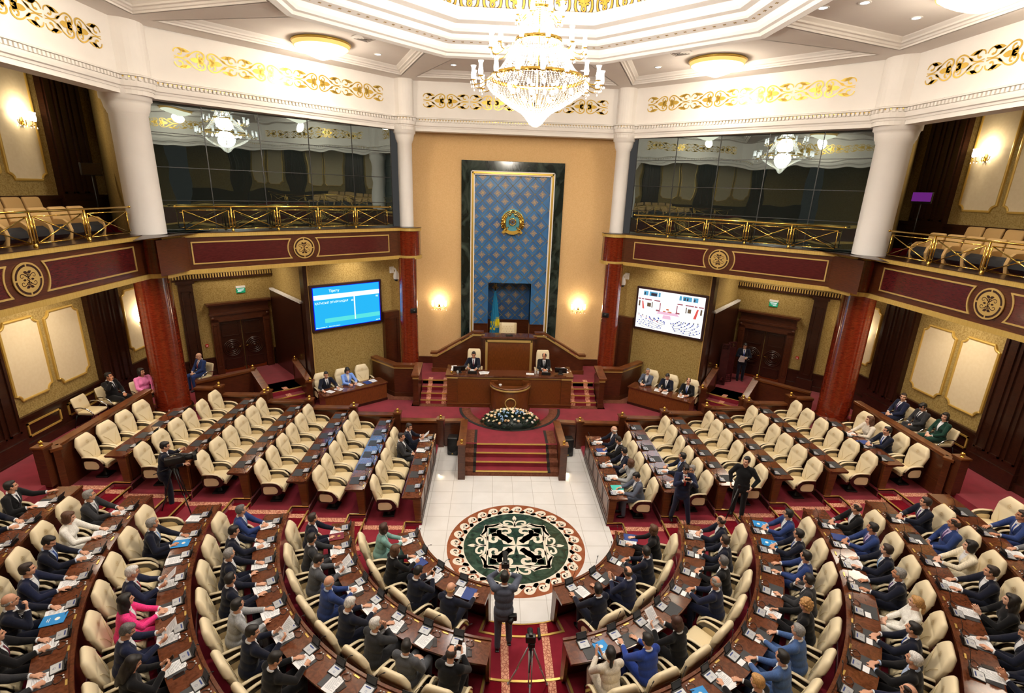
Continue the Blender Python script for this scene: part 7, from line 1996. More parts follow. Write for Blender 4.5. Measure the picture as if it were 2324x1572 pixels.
# ------------------------------------------------------------------ people
TMP = bpy.data.scenes.new('figure_build')
def remesh(mb, voxel, smooth=3, keep=None):
    """one continuous skin over overlapping volumes"""
    me = bpy.data.meshes.new('tmp'); me.from_pydata(mb.v, [], mb.f); me.update()
    o = bpy.data.objects.new('tmp', me); TMP.collection.objects.link(o)
    r = o.modifiers.new('r', 'REMESH'); r.mode = 'VOXEL'; r.voxel_size = voxel; r.use_smooth_shade = True
    if smooth:
        sm = o.modifiers.new('s', 'SMOOTH'); sm.factor = 0.5; sm.iterations = smooth
    vl = TMP.view_layers[0]; vl.update()
    dg = vl.depsgraph
    out = bpy.data.meshes.new_from_object(o.evaluated_get(dg), depsgraph=dg)
    TMP.collection.objects.unlink(o); bpy.data.objects.remove(o); bpy.data.meshes.remove(me)
    out.materials.clear()
    out.polygons.foreach_set('use_smooth', [True] * len(out.polygons))
    return out
def limb(mb, pts, rad, n=10):
    pts = [Vector(p) for p in pts]
    for p, r in zip(pts, rad): mb.ell(tuple(p), (r, r, r), n, 7)
    for (a, b), (ra, rb) in zip(zip(pts, pts[1:]), zip(rad, rad[1:])):
        if (b - a).length > 1e-4: mb.tube([a, b], [ra, rb], n)
def ik(S_, W_, l1, l2, pole):
    S_, W_ = Vector(S_), Vector(W_); d = W_ - S_; L = min(d.length, (l1 + l2) * 0.999); u = d.normalized()
    W_ = S_ + u * L
    a = (l1 * l1 - l2 * l2 + L * L) / (2 * L); h = sqrt(max(0, l1 * l1 - a * a))
    p = Vector(pole); p = (p - u * p.dot(u)).normalized()
    return S_ + u * a + p * h, W_
def hand(mb, w, fwd, nrm, side, curl=0.35, spread=0.012):
    """palm, four unequal fingers bent at the knuckles, thumb from the side of the palm; nrm points out of the palm"""
    f = Vector(fwd).normalized(); n = Vector(nrm); n = (n - f * n.dot(f)).normalized(); x = f.cross(n) * side     # x towards the thumb
    w = Vector(w); R_ = Matrix((x, f, n)).transposed()
    mb.ell(tuple(w + f * 0.045), (0.040, 0.05, 0.0165), 12, 8, rot=R_); mb.ell(tuple(w + f * 0.075), (0.041, 0.022, 0.014), 12, 8, rot=R_)
    mb.ell(tuple(w), (0.027, 0.03, 0.02), 10, 6, rot=R_)
    for i, L in enumerate((0.072, 0.082, 0.076, 0.058)):
        o = 0.0335 - 0.0225 * i
        base = w + f * (0.088 - 0.006 * abs(i - 1.2)) + x * o
        d = (f + x * (spread * (1.5 - i) * 6)).normalized()
        p1 = base + (d * cos(curl * 0.7) + n * sin(curl * 0.7)) * L * 0.45
        p2 = p1 + (d * cos(curl * 1.7) + n * sin(curl * 1.7)) * L * 0.32
        p3 = p2 + (d * cos(curl * 2.5) + n * sin(curl * 2.5)) * L * 0.23
        limb(mb, [base, p1, p2, p3], [0.0095, 0.0088, 0.0082, 0.0072], 7)
    b = w + f * 0.022 + x * 0.032 + n * 0.004
    limb(mb, [b, b + x * 0.024 + f * 0.026 + n * 0.008, b + x * 0.028 + f * 0.056 + n * 0.014], [0.0125, 0.0105, 0.0085], 7)
HEADN = []
def head_vol(mb, H):
    """H: matrix placing the head; origin at its centre, face towards +y"""
    def e(c, r, rot=None):
        m = H.to_3x3()
        mb.ell(tuple(H @ Vector(c)), r, 16, 12, rot=m if rot is None else m @ rot)
    e((0, -0.012, 0.032), (0.076, 0.096, 0.088)); e((0, 0.020, -0.035), (0.063, 0.070, 0.080)); e((0, 0.052, -0.092), (0.030, 0.028, 0.024)); e((0, 0.030, -0.075), (0.048, 0.045, 0.032))
    e((0, 0.068, 0.022), (0.050, 0.022, 0.014)); e((0.034, 0.058, -0.028), (0.024, 0.022, 0.022)); e((-0.034, 0.058, -0.028), (0.024, 0.022, 0.022))
    e((0, 0.092, -0.002), (0.0095, 0.014, 0.026)); e((0, 0.100, -0.024), (0.0135, 0.017, 0.0115)); e((0.010, 0.092, -0.027), (0.009, 0.011, 0.008)); e((-0.010, 0.092, -0.027), (0.009, 0.011, 0.008))
    e((0, 0.080, -0.056), (0.022, 0.0125, 0.0065)); e((0, 0.079, -0.067), (0.019, 0.0125, 0.0065))
    for sx in (-1, 1): e((sx * 0.078, -0.008, -0.008), (0.010, 0.022, 0.033), rot3('Z', sx * -0.35)); e((sx * 0.076, -0.002, -0.032), (0.009, 0.011, 0.012))
def paint_head(me, H):
    inv = H.inverted()
    mi = [0] * len(me.polygons)
    for p in me.polygons:
        c = inv @ p.center
        if c.y > 0.045 and abs(c.x) < 0.07 and -0.09 < c.z < 0.06:
            ax = abs(c.x) - 0.031
            if (ax / 0.0155) ** 2 + ((c.z - 0.004) / 0.0075) ** 2 < 1: mi[p.index] = 1
            elif (ax / 0.022) ** 2 + ((c.z - 0.026 + abs(ax) * 0.12) / 0.0055) ** 2 < 1: mi[p.index] = 2
            elif (c.x / 0.025) ** 2 + ((c.z + 0.061) / 0.0105) ** 2 < 1 and c.y > 0.07: mi[p.index] = 3
    me.polygons.foreach_set('material_index', mi)
pmat('skin_a', S(214, 160, 130), 0.55, sheen=0.1); pmat('skin_b', S(196, 138, 106), 0.55); pmat('skin_c', S(224, 176, 150), 0.55)
pmat('eye_dark', S(38, 26, 22), 0.3); pmat('lip', S(172, 96, 84), 0.5); pmat('brow_dark', S(48, 34, 28), 0.7)
CLOTH = {'navy': (25, 31, 56), 'dknavy': (18, 22, 38), 'black': (16, 16, 19), 'char': (44, 45, 49), 'grey': (74, 76, 82), 'steel': (78, 84, 100), 'mid': (100, 103, 110), 'blue': (38, 56, 106), 'royal': (36, 60, 136), 'dusk': (66, 92, 140),
         'teal': (118, 158, 152), 'white': (232, 228, 220), 'pink': (226, 58, 128), 'rose': (232, 130, 184), 'cream': (222, 213, 190), 'beige': (204, 196, 182), 'sky': (118, 154, 228), 'silver': (150, 153, 156), 'green': (22, 56, 46), 'brown': (64, 48, 42)}
for k_, c_ in CLOTH.items(): noisy('cloth_' + k_, S(*c_), S(*[min(255, int(v * 1.12 + 2)) for v in c_]), 60, rough=0.85, spec=0.15, detail=2, sheen=0.15)
pmat('shirt_white', S(232, 235, 240), 0.7); pmat('shirt_blue', S(176, 196, 228), 0.7); pmat('shirt_lilac', S(196, 180, 216), 0.7); pmat('shirt_black', S(22, 22, 24), 0.7)
for k_, c_ in {'red': (150, 24, 30), 'wine': (90, 20, 40), 'blue': (40, 70, 150), 'light': (130, 170, 220), 'dark': (26, 30, 44), 'purple': (84, 60, 110), 'silver': (120, 124, 132)}.items(): pmat('tie_' + k_, S(*c_), 0.5)
for k_, c_ in {'black': (20, 17, 16), 'dark': (38, 28, 23), 'brown': (70, 44, 28), 'grey': (112, 110, 108), 'silver': (176, 174, 170), 'salt': (76, 74, 74), 'blond': (150, 112, 66), 'chest': (52, 30, 22)}.items(): noisy('hair_' + k_, S(*c_), S(*[min(255, int(v * 1.35 + 6)) for v in c_]), 90, (1, 1, 0.25), rough=0.55, detail=2)
pmat('shoe_black', S(18, 17, 17), 0.3); pmat('hose', S(196, 150, 128), 0.5)

SIT_Z = 0.49
def skel(pose, lean=0.16, stand=False):
    s_ = {}
    if not stand:
        hip = Vector((0, -0.02, SIT_Z + 0.09)); L = 0.50
    else:
        hip = Vector((0, 0, 0.93)); L = 0.52; lean = pose.get('lean', 0.04)
    up = Vector((0, sin(lean), cos(lean)))
    neck = hip + up * L
    s_['hip'], s_['neck'], s_['up'] = hip, neck, up
    s_['fw'] = Vector((0, cos(lean), -sin(lean)))
    for sd, sx in (('L', -1), ('R', 1)):
        sh = neck + Vector((sx * 0.178, 0, -0.055))
        w = Vector(pose[sd][0]); e, w = ik(sh, w, 0.295, 0.262, pose.get('pole' + sd, (sx * 0.7, -0.25, -0.7)))
        s_['sh' + sd], s_['el' + sd], s_['wr' + sd] = sh, e, w
    return s_
Z0 = DESK_H + 0.035
POSES = {
 'fold': dict(L=((-0.075, 0.50, Z0), (0.75, 0.62, 0), (0.3, 0, -1), 0.75), R=((0.085, 0.47, Z0 + 0.02), (-0.75, 0.66, 0.05), (-0.3, 0, -1), 0.8)),
 'rest': dict(L=((-0.15, 0.50, Z0), (0.3, 0.95, 0), (0, 0, -1), 0.3), R=((0.16, 0.48, Z0), (-0.35, 0.94, 0), (0, 0, -1), 0.4)),
 'write': dict(L=((-0.16, 0.47, Z0), (0.55, 0.83, 0), (0, 0, -1), 0.3), R=((0.10, 0.50, Z0 + 0.01), (-0.3, 0.95, -0.05), (-0.6, 0, -0.8), 0.95)),
 'read': dict(L=((-0.13, 0.46, Z0 + 0.06), (0.25, 0.9, 0.35), (0.9, 0, 0.2), 0.8), R=((0.13, 0.46, Z0 + 0.06), (-0.25, 0.9, 0.35), (-0.9, 0, 0.2), 0.8)),
 'phone': dict(L=((-0.075, 0.43, Z0 + 0.10), (0.35, 0.85, 0.4), (0.9, 0, 0.2), 0.95), R=((0.075, 0.43, Z0 + 0.10), (-0.35, 0.85, 0.4), (-0.9, 0, 0.2), 0.95)),
 'chin': dict(L=((-0.17, 0.48, Z0), (0.6, 0.8, 0), (0, 0, -1), 0.4), R=((0.045, 0.265, 1.035), (-0.25, 0.1, 0.95), (0, -1, 0.1), 0.9), poleR=(0.5, 0.6, -0.9)),
 'lap': dict(L=((-0.085, 0.30, 0.67), (0.8, 0.55, -0.1), (0.2, -0.2, -1), 0.6), R=((0.09, 0.28, 0.685), (-0.8, 0.55, -0.1), (-0.2, -0.2, -1), 0.6)),
 'ear': dict(L=((-0.10, 0.30, 0.68), (0.6, 0.75, -0.1), (0, 0, -1), 0.5), R=((0.125, 0.17, 1.13), (-0.18, 0.05, 0.95), (-1, 0.2, 0), 0.8), poleR=(0.9, 0.5, -0.9)),
 'reach': dict(L=((-0.42, 0.42, Z0 + 0.01), (-0.6, 0.8, 0), (0, 0, -1), 0.35), R=((0.15, 0.40, Z0), (-0.5, 0.85, 0), (0, 0, -1), 0.5), poleL=(-0.3, -0.6, -0.5)),
 'wide': dict(L=((-0.24, 0.50, Z0), (0.15, 0.98, 0), (0, 0, -1), 0.35), R=((0.30, 0.50, Z0), (-0.1, 0.98, 0), (0, 0, -1), 0.35)),
 'steeple': dict(L=((-0.055, 0.42, Z0 + 0.04), (0.25, 0.62, 0.75), (0.95, 0, -0.1), 0.25), R=((0.055, 0.42, Z0 + 0.04), (-0.25, 0.62, 0.75), (-0.95, 0, -0.1), 0.25)),
 'rest2': dict(L=((-0.12, 0.52, Z0), (0.45, 0.9, 0), (0, 0, -1), 0.45), R=((0.22, 0.42, Z0), (-0.7, 0.7, 0), (0, 0, -1), 0.5)),
}
STANDING = {
 'camera_up': dict(lean=0.05, L=((-0.09, 0.30, 1.56), (0.3, 0.85, 0.2), (0.2, 0, 1), 0.9), R=((0.09, 0.22, 1.55), (-0.35, 0.8, 0.4), (-0.9, 0.2, 0.2), 0.9), legs=((-0.10, -0.05), (0.13, 0.10))),
 'phone_up': dict(lean=0.0, L=((-0.09, 0.30, 1.40), (0.45, 0.3, 0.8), (0.8, -0.4, 0), 0.9), R=((0.08, 0.30, 1.40), (-0.45, 0.3, 0.8), (-0.8, -0.4, 0), 0.9), legs=((-0.24, 0.10), (0.17, -0.10))),
 'video': dict(lean=0.12, L=((-0.14, 0.40, 1.38), (0.3, 0.9, 0.2), (0.8, 0, 0.2), 0.8), R=((0.20, 0.42, 1.12), (-0.1, 0.95, -0.1), (-0.3, 0, -1), 0.8), legs=((-0.13, -0.05), (0.13, 0.04))),
 'idle': dict(lean=-0.03, L=((-0.25, 0.12, 0.98), (0.25, 0.6, -0.75), (1, 0, -0.2), 0.7), R=((0.26, 0.10, 0.93), (-0.2, 0.4, -0.9), (-1, 0.2, 0), 0.6), legs=((-0.12, 0.03), (0.13, -0.03))),
 'papers': dict(lean=0.02, L=((-0.10, 0.25, 1.13), (0.6, 0.7, -0.2), (0.4, 0, -0.9), 0.7), R=((0.08, 0.27, 1.16), (-0.7, 0.6, 0.1), (-0.3, 0, -1), 0.7), legs=((-0.10, 0.0), (0.10, 0.03))),
}
CACHE = {}
def head_matrix(sk, yaw, pitch, stand):
    nk = sk['neck']
    c = nk + Vector((0, 0.035 + max(0, -pitch) * 0.045, 0.165 - max(0, -pitch) * 0.03))
    return Matrix.Translation(c) @ Matrix.Rotation(yaw, 4, 'Z') @ Matrix.Rotation(pitch, 4, 'X')
def body_mesh(pn, P, yaw, pitch, lean, stand, bare=False):
    key = ('b', pn, round(yaw, 2), round(pitch, 2), lean, bare)
    if key in CACHE: return CACHE[key]
    sk = skel(P, lean, stand); H = head_matrix(sk, yaw, pitch, stand)
    mb = MB(); head_vol(mb, H)
    limb(mb, [sk['neck'] - sk['up'] * 0.06, sk['neck'] + Vector((0, 0.01, 0.03)), H @ Vector((0, -0.02, -0.05))], [0.066, 0.056, 0.055], 14)
    limb(mb, [sk['hip'], sk['neck'] - sk['up'] * 0.1], [0.085, 0.085], 12)
    for sd, sx in (('L', -1), ('R', 1)):
        limb(mb, [sk['neck'] - sk['up'] * 0.06, sk['sh' + sd], sk['el' + sd], sk['wr' + sd]], [0.055, 0.045, 0.036, 0.026], 10)
        a = P[sd]; hand(mb, sk['wr' + sd] + Vector(a[1]).normalized() * 0.02, a[1], a[2], sx * 1.0 if False else (1 if sd == 'L' else -1), a[3])
    if bare:
        for sx in (-1, 1): limb(mb, [(sx * 0.09, 0.05, 0.53), (sx * 0.09, 0.43, 0.53), (sx * 0.08, 0.40, 0.28), (sx * 0.08, 0.40, 0.10), (sx * 0.08, 0.50, 0.05)], [0.075, 0.058, 0.05, 0.036, 0.035], 10)
    me = remesh(mb, 0.0068, 2)
    for m in ('skin_a', 'eye_dark', 'brow_dark', 'lip'): me.materials.append(mat(m))
    paint_head(me, H)
    CACHE[key] = (me, sk, H); return CACHE[key]
from mathutils.bvhtree import BVHTree
def jacket_mesh(pn, P, lean, stand, fem):
    key = ('j', pn, lean, fem)
    if key in CACHE: return CACHE[key]
    sk = skel(P, lean, stand); hip, neck, up, fw = sk['hip'], sk['neck'], sk['up'], sk['fw']
    mb = MB(); R_ = Matrix((Vector((1, 0, 0)), fw, up)).transposed(); k = 0.90 if fem else 1.0
    at = lambda t, y=0.0: tuple(hip + up * t + fw * y)
    mb.ell(at(0.0, -0.01), (0.195, 0.15, 0.15), 20, 12, rot=R_); mb.ell(at(0.14, 0.0), (0.178 * k, 0.138, 0.17), 20, 12, rot=R_); mb.ell(at(0.30, 0.005), (0.198 * k, 0.138, 0.18), 20, 12, rot=R_); mb.ell(at(0.40, -0.01), (0.185 * k, 0.115, 0.10), 20, 12, rot=R_)
    if fem:
        for sx in (-1, 1): mb.ell(tuple(hip + up * 0.31 + fw * 0.085 + Vector((sx * 0.075, 0, 0))), (0.07, 0.065, 0.07), 12, 8, rot=R_)
    if stand:
        mb.ell(at(-0.10, 0.0), (0.195, 0.14, 0.16), 20, 12, rot=R_)
    limb(mb, [sk['neck'] - up * 0.03 + Vector((-0.05, 0, 0)), sk['neck'] - up * 0.03 + Vector((0.05, 0, 0))], [0.07, 0.07], 12)
    for sd, sx in (('L', -1), ('R', 1)):
        sh, el, wr = sk['sh' + sd], sk['el' + sd], sk['wr' + sd]
        limb(mb, [sk['neck'] - up * 0.045 + Vector((sx * 0.06, 0, 0)), sh], [0.062, 0.076 * k], 12)
        limb(mb, [sh, (sh + el) / 2, el, el + (wr - el) * 0.85], [0.078 * k, 0.066 * k, 0.059 * k, 0.045], 12)
        # folds at the elbow
        mb.ell(tuple(el), (0.063 * k, 0.063 * k, 0.055), 10, 7)
    me = remesh(mb, 0.0125, 4)
    bv = BVHTree.FromPolygons([v.co[:] for v in me.vertices], [p.vertices[:] for p in me.polygons])
    def patch(wf, t0, t1, off, nu=6, nv=14):
        vs, ok = [], True
        for j in range(nv + 1):
            v = j / nv; w = wf(v)
            for i in range(nu + 1):
                u = -1 + 2 * i / nu
                o = neck + up * (t0 + (t1 - t0) * v) + Vector((u * w, 0, 0)) + fw * 0.5
                h = bv.ray_cast(o, -fw, 0.8)
                p = h[0] if h[0] is not None else o - fw * 0.42
                vs.append(p + fw * off)
        fs = [(j * (nu + 1) + i, j * (nu + 1) + i + 1, (j + 1) * (nu + 1) + i + 1, (j + 1) * (nu + 1) + i) for j in range(nv) for i in range(nu)]
        return vs, fs
    bib = patch(lambda v: 0.062 * (1 - v) ** 0.9 + 0.004, -0.005, -0.30, 0.005)
    tie = patch(lambda v: 0.020 - 0.008 * abs(v - 0.12) if v < 0.12 else 0.014 + 0.012 * v if v < 0.94 else 0.026 * (1 - v) / 0.06, -0.03, -0.29, 0.011, 4, 16)
    def lap(sx):
        P0 = []
        vs, fs = patch(lambda v: 1.0, 0.0, -0.30, 0.008, 1, 12)
        vs = []
        for j in range(13):
            v = j / 12
            inner = 0.062 * (1 - v) ** 0.9 + 0.003; outer = inner + (0.050 * sin(pi * min(1, v * 1.15 + 0.12)) + 0.004) * (1 if v < 0.42 else max(0.08, 1 - (v - 0.42) * 1.6))
            for w in (inner, outer):
                o = neck + up * (0.0 - 0.30 * v) + Vector((sx * w, 0, 0)) + fw * 0.5
                h = bv.ray_cast(o, -fw, 0.8); p = h[0] if h[0] is not None else o - fw * 0.42
                vs.append(p + fw * (0.010 if w == inner else 0.007))
        return vs, [(2 * j, 2 * j + 1, 2 * j + 3, 2 * j + 2) for j in range(12)]
    CACHE[key] = (me, bib, tie, [lap(-1), lap(1)], sk); return CACHE[key]
def mesh_of(name, parts, m, smooth=True):
    mb = MB()
    for vs, fs in parts: mb.add(vs, fs, 0, smooth)
    me = bpy.data.meshes.new(name); me.from_pydata([tuple(v) for v in mb.v], [], mb.f); me.polygons.foreach_set('use_smooth', [smooth] * len(mb.f)); me.update()
    return me
def shirt_mesh(key, J, collar=True):
    k = ('s',) + key
    if k in CACHE: return CACHE[k]
    me, bib, tie, laps, sk = J
    mb = MB(); mb.add(*bib, 0, True)
    n, up, fw = sk['neck'], sk['up'], sk['fw']
    P0 = []
    for i in range(20):
        a = 2 * pi * i / 20; P0.append(n + Vector((0.066 * cos(a), 0, 0)) + Vector((0, 0.066 * sin(a) + 0.005, 0.012 - 0.028 * sin(a))))
    mb.tube(P0, 0.016, 8, closed=True)
    for sd in 'LR':
        el, wr = sk['el' + sd], sk['wr' + sd]; d = (wr - el)
        mb.tube([el + d * 0.82, el + d * 0.93, el + d * 0.965], [0.041, 0.040, 0.037], 12)
    o = bpy.data.meshes.new('shirt'); o.from_pydata([tuple(v) for v in mb.v], [], mb.f); o.polygons.foreach_set('use_smooth', [True] * len(mb.f)); o.update()
    CACHE[k] = o; return o
def legs_mesh(pn, P, stand, skirt, cross):
    k = ('l', pn if stand else 'sit', skirt, cross)
    if k in CACHE: return CACHE[k]
    mb = MB(); sh = MB()
    if stand:
        hz = 0.93
        for sx, (fx, fy) in zip((-1, 1), P['legs']):
            h = Vector((sx * 0.095, 0, hz - 0.05)); a = Vector((fx, fy, 0.09)); kn = (h + a) / 2 + Vector((0, 0.035, 0.02))
            limb(mb, [h, h + (kn - h) * 0.5, kn, a], [0.10, 0.09, 0.071, 0.060], 12)
            f = Vector((fx * 0.25, 1, 0)).normalized(); 
            sh.ell(tuple(a + f * 0.07 + Vector((0, 0, -0.05))), (0.045, 0.125, 0.038), 12, 8); sh.ell(tuple(a + f * 0.0 + Vector((0, 0, -0.03))), (0.042, 0.055, 0.05), 10, 8); sh.rbox(tuple(a + f * 0.05 + Vector((0, 0, -0.078))), (0.085, 0.25, 0.02), 0.009, n=2)
        mb.ell((0, 0, hz - 0.01), (0.175, 0.125, 0.11), 16, 10)
    else:
        z = SIT_Z + 0.075
        for sx in (-1, 1):
            kx = sx * (0.13 if not cross else 0.10); fy = 0.42 if sx > 0 else 0.40
            h = Vector((sx * 0.095, 0.0, z)); kn = Vector((kx, 0.43, z + 0.01)); a = Vector((kx * 0.95, fy, 0.10))
            if cross and sx > 0: kn = Vector((0.02, 0.42, z + 0.10)); a = Vector((-0.10, 0.56, 0.34))
            if skirt: limb(mb, [h, kn, kn + (a - kn) * 0.22], [0.115, 0.088, 0.085], 12)
            else: limb(mb, [h, (h + kn) / 2, kn, (kn + a) / 2, a], [0.105, 0.092, 0.073, 0.066, 0.058], 12)
            f = Vector((0, 1, 0)) if not (cross and sx > 0) else Vector((-0.2, 0.9, -0.35)).normalized()
            sh.ell(tuple(a + f * 0.07 + Vector((0, 0, -0.055))), (0.044, 0.12, 0.036), 12, 8); sh.ell(tuple(a + Vector((0, 0, -0.04))), (0.042, 0.055, 0.05), 10, 8)
        mb.ell((0, -0.02, z + 0.01), (0.185, 0.15, 0.115), 16, 10)
    me = remesh(mb, 0.017, 3); shm = remesh(sh, 0.011, 2)
    CACHE[k] = (me, shm); return CACHE[k]
def hair_mesh(style):
    k = ('h', style)
    if k in CACHE: return CACHE[k]
    mb = MB(); e = lambda c, r, rot=None: mb.ell(c, r, 18, 12, rot=rot)
    if style in ('short', 'part', 'short2'):
        e((0, -0.028, 0.048), (0.081, 0.094, 0.084)); e((0, -0.050, 0.005), (0.079, 0.068, 0.075)); e((0, 0.010, 0.088), (0.064, 0.070, 0.038))
        for sx in (-1, 1): e((sx * 0.070, 0.005, 0.022), (0.016, 0.035, 0.034))
        if style == 'part': e((0.02, 0.045, 0.092), (0.055, 0.038, 0.028))
        if style == 'short2': e((0, -0.03, 0.09), (0.07, 0.075, 0.045))
    elif style == 'fringe':
        e((0, -0.046, 0.030), (0.083, 0.085, 0.084)); e((0, -0.02, 0.085), (0.078, 0.08, 0.05)); e((0.0, 0.055, 0.085), (0.066, 0.04, 0.036)); e((0.03, 0.075, 0.05), (0.04, 0.02, 0.03)); e((-0.035, 0.07, 0.05), (0.03, 0.02, 0.03))
        for sx in (-1, 1): e((sx * 0.074, 0.0, 0.01), (0.016, 0.035, 0.045))
    elif style == 'bald':
        e((0, -0.050, -0.012), (0.083, 0.064, 0.042))
        for sx in (-1, 1): e((sx * 0.071, -0.012, 0.004), (0.016, 0.04, 0.028))
    elif style == 'thin':
        e((0, -0.052, 0.015), (0.083, 0.068, 0.070))
        for sx in (-1, 1): e((sx * 0.069, -0.004, 0.022), (0.017, 0.042, 0.034)); e((sx * 0.046, 0.0, 0.075), (0.032, 0.060, 0.036))
    elif style == 'bob':
        e((0, -0.030, 0.048), (0.090, 0.100, 0.088)); e((0, -0.055, -0.03), (0.092, 0.065, 0.095)); e((0, 0.02, 0.088), (0.066, 0.066, 0.04))
        for sx in (-1, 1): e((sx * 0.080, 0.008, -0.01), (0.022, 0.04, 0.085)); e((sx * 0.06, -0.03, -0.08), (0.035, 0.05, 0.04))
    elif style == 'long':
        e((0, -0.032, 0.045), (0.090, 0.098, 0.088)); e((0, -0.085, -0.10), (0.098, 0.05, 0.15)); e((0, 0.02, 0.085), (0.066, 0.064, 0.04)); e((0, -0.095, -0.22), (0.085, 0.038, 0.11))
        for sx in (-1, 1): e((sx * 0.080, -0.012, -0.03), (0.022, 0.045, 0.10)); e((sx * 0.085, -0.05, -0.15), (0.03, 0.045, 0.10))
    elif style == 'pony':
        e((0, -0.026, 0.046), (0.083, 0.095, 0.086)); e((0, -0.052, 0.0), (0.080, 0.066, 0.07)); e((0, 0.015, 0.086), (0.062, 0.064, 0.036)); e((0, -0.115, 0.0), (0.035, 0.035, 0.04)); e((0, -0.13, -0.08), (0.03, 0.03, 0.09))
        for sx in (-1, 1): e((sx * 0.070, 0.0, 0.02), (0.016, 0.035, 0.035))
    elif style == 'curly':
        e((0, -0.026, 0.05), (0.092, 0.10, 0.090)); e((0, -0.055, -0.02), (0.088, 0.07, 0.075)); r_ = random.Random(5)
        for i in range(60):
            a, b = r_.uniform(0, 2 * pi), r_.uniform(-0.5, 1.4); p = (0.088 * cos(a) * cos(b), -0.03 + 0.096 * sin(a) * cos(b), 0.045 + 0.088 * sin(b))
            if p[1] > 0.045 and p[2] < 0.075: continue
            e(p, (0.022, 0.022, 0.02))
    me = remesh(mb, 0.0095 if style != 'curly' else 0.008, 2)
    CACHE[k] = me; return me
def glasses_mesh():
    if 'gl' in CACHE: return CACHE['gl']
    mb = MB()
    for sx in (-1, 1):
        mb.tube([(sx * 0.032 + 0.022 * cos(a), 0.104, 0.003 + 0.016 * sin(a)) for a in [2 * pi * i / 14 for i in range(14)]], 0.0022, 5, closed=True); mb.tube([(sx * 0.054, 0.102, 0.008), (sx * 0.082, -0.005, 0.005)], 0.002, 5)
    mb.tube([(-0.01, 0.106, 0.006), (0.01, 0.106, 0.006)], 0.002, 5)
    me = bpy.data.meshes.new('glasses'); me.from_pydata([tuple(v) for v in mb.v], [], mb.f); me.update(); CACHE['gl'] = me; return me
def add_obj(name, me, mats, parent, M=None, lab=None):
    if not me.materials:
        me.materials.append(None)
    o = bpy.data.objects.new(name, me); COL.objects.link(o); o.parent = parent
    if M is not None: o.matrix_local = M
    if isinstance(mats, str): mats = [mats]
    for i, m in enumerate(mats):
        while len(o.material_slots) <= i: me.materials.append(None)
        o.material_slots[i].link = 'OBJECT'; o.material_slots[i].material = mat(m)
    if lab: o['label'] = lab
    return o
NPEOPLE = [0]
def person(loc, rz, label, suit='navy', pose='fold', yaw=0.0, pitch=0.0, hair='short', hc='black', tie=None, shirt='shirt_white', fem=False, skin='skin_a', glasses=False, skirt=False, cross=False, stand=False, trousers=None, closed=False, lean=0.16, scale=1.0, group='people in the hall'):
    P = STANDING[pose] if stand else POSES[pose]
    if pose in ('lap', 'ear'): lean = -0.06 if lean == 0.16 else lean
    yq = round(yaw / radians(20)) * radians(20); pq = round(pitch / 0.25) * 0.25
    t = thing('person', label, 'person', loc, rz, group)
    t.scale = (scale,) * 3
    bm_, sk, H = body_mesh(pose, P, yq, pq, lean, stand, skirt)
    add_obj('body', bm_, [skin], t)
    J = jacket_mesh(pose, P, lean, stand, fem)
    add_obj('jacket' if not closed else 'top', J[0], ['cloth_' + suit], t)
    if not closed:
        add_obj('shirt', shirt_mesh((pose, lean, fem), J), [shirt], t)
        kl = ('lp', pose, lean, fem)
        if kl not in CACHE: CACHE[kl] = mesh_of('lapel', J[3], None)
        add_obj('lapel', CACHE[kl], ['cloth_' + suit], t)
    if tie:
        kt = ('t', pose, lean, fem)
        if kt not in CACHE: CACHE[kt] = mesh_of('tie', [J[2]], None)
        add_obj('tie', CACHE[kt], ['tie_' + tie], t)
    lg, sh = legs_mesh(pose, P, stand, skirt, cross)
    add_obj('skirt' if skirt else 'trousers', lg, ['cloth_' + (trousers or suit)], t)
    add_obj('shoes', sh, ['shoe_black'], t)
    if hair: add_obj('hair', hair_mesh(hair), ['hair_' + hc], t, H)
    if glasses: add_obj('glasses', glasses_mesh(), ['black_plastic'], t, H)
    NPEOPLE[0] += 1
    return t, sk, H
def look(loc, rz, target=(0.0, 8.0)):
    """head turn towards the rostrum, limited by the neck"""
    d = atan2(target[1] - loc[1], target[0] - loc[0]) - (rz + pi / 2)
    d = (d + pi) % (2 * pi) - pi
    return max(-1.05, min(1.05, d * 0.9))
def D(txt, **kw): kw['txt'] = txt; return kw
N = 'dknavy'
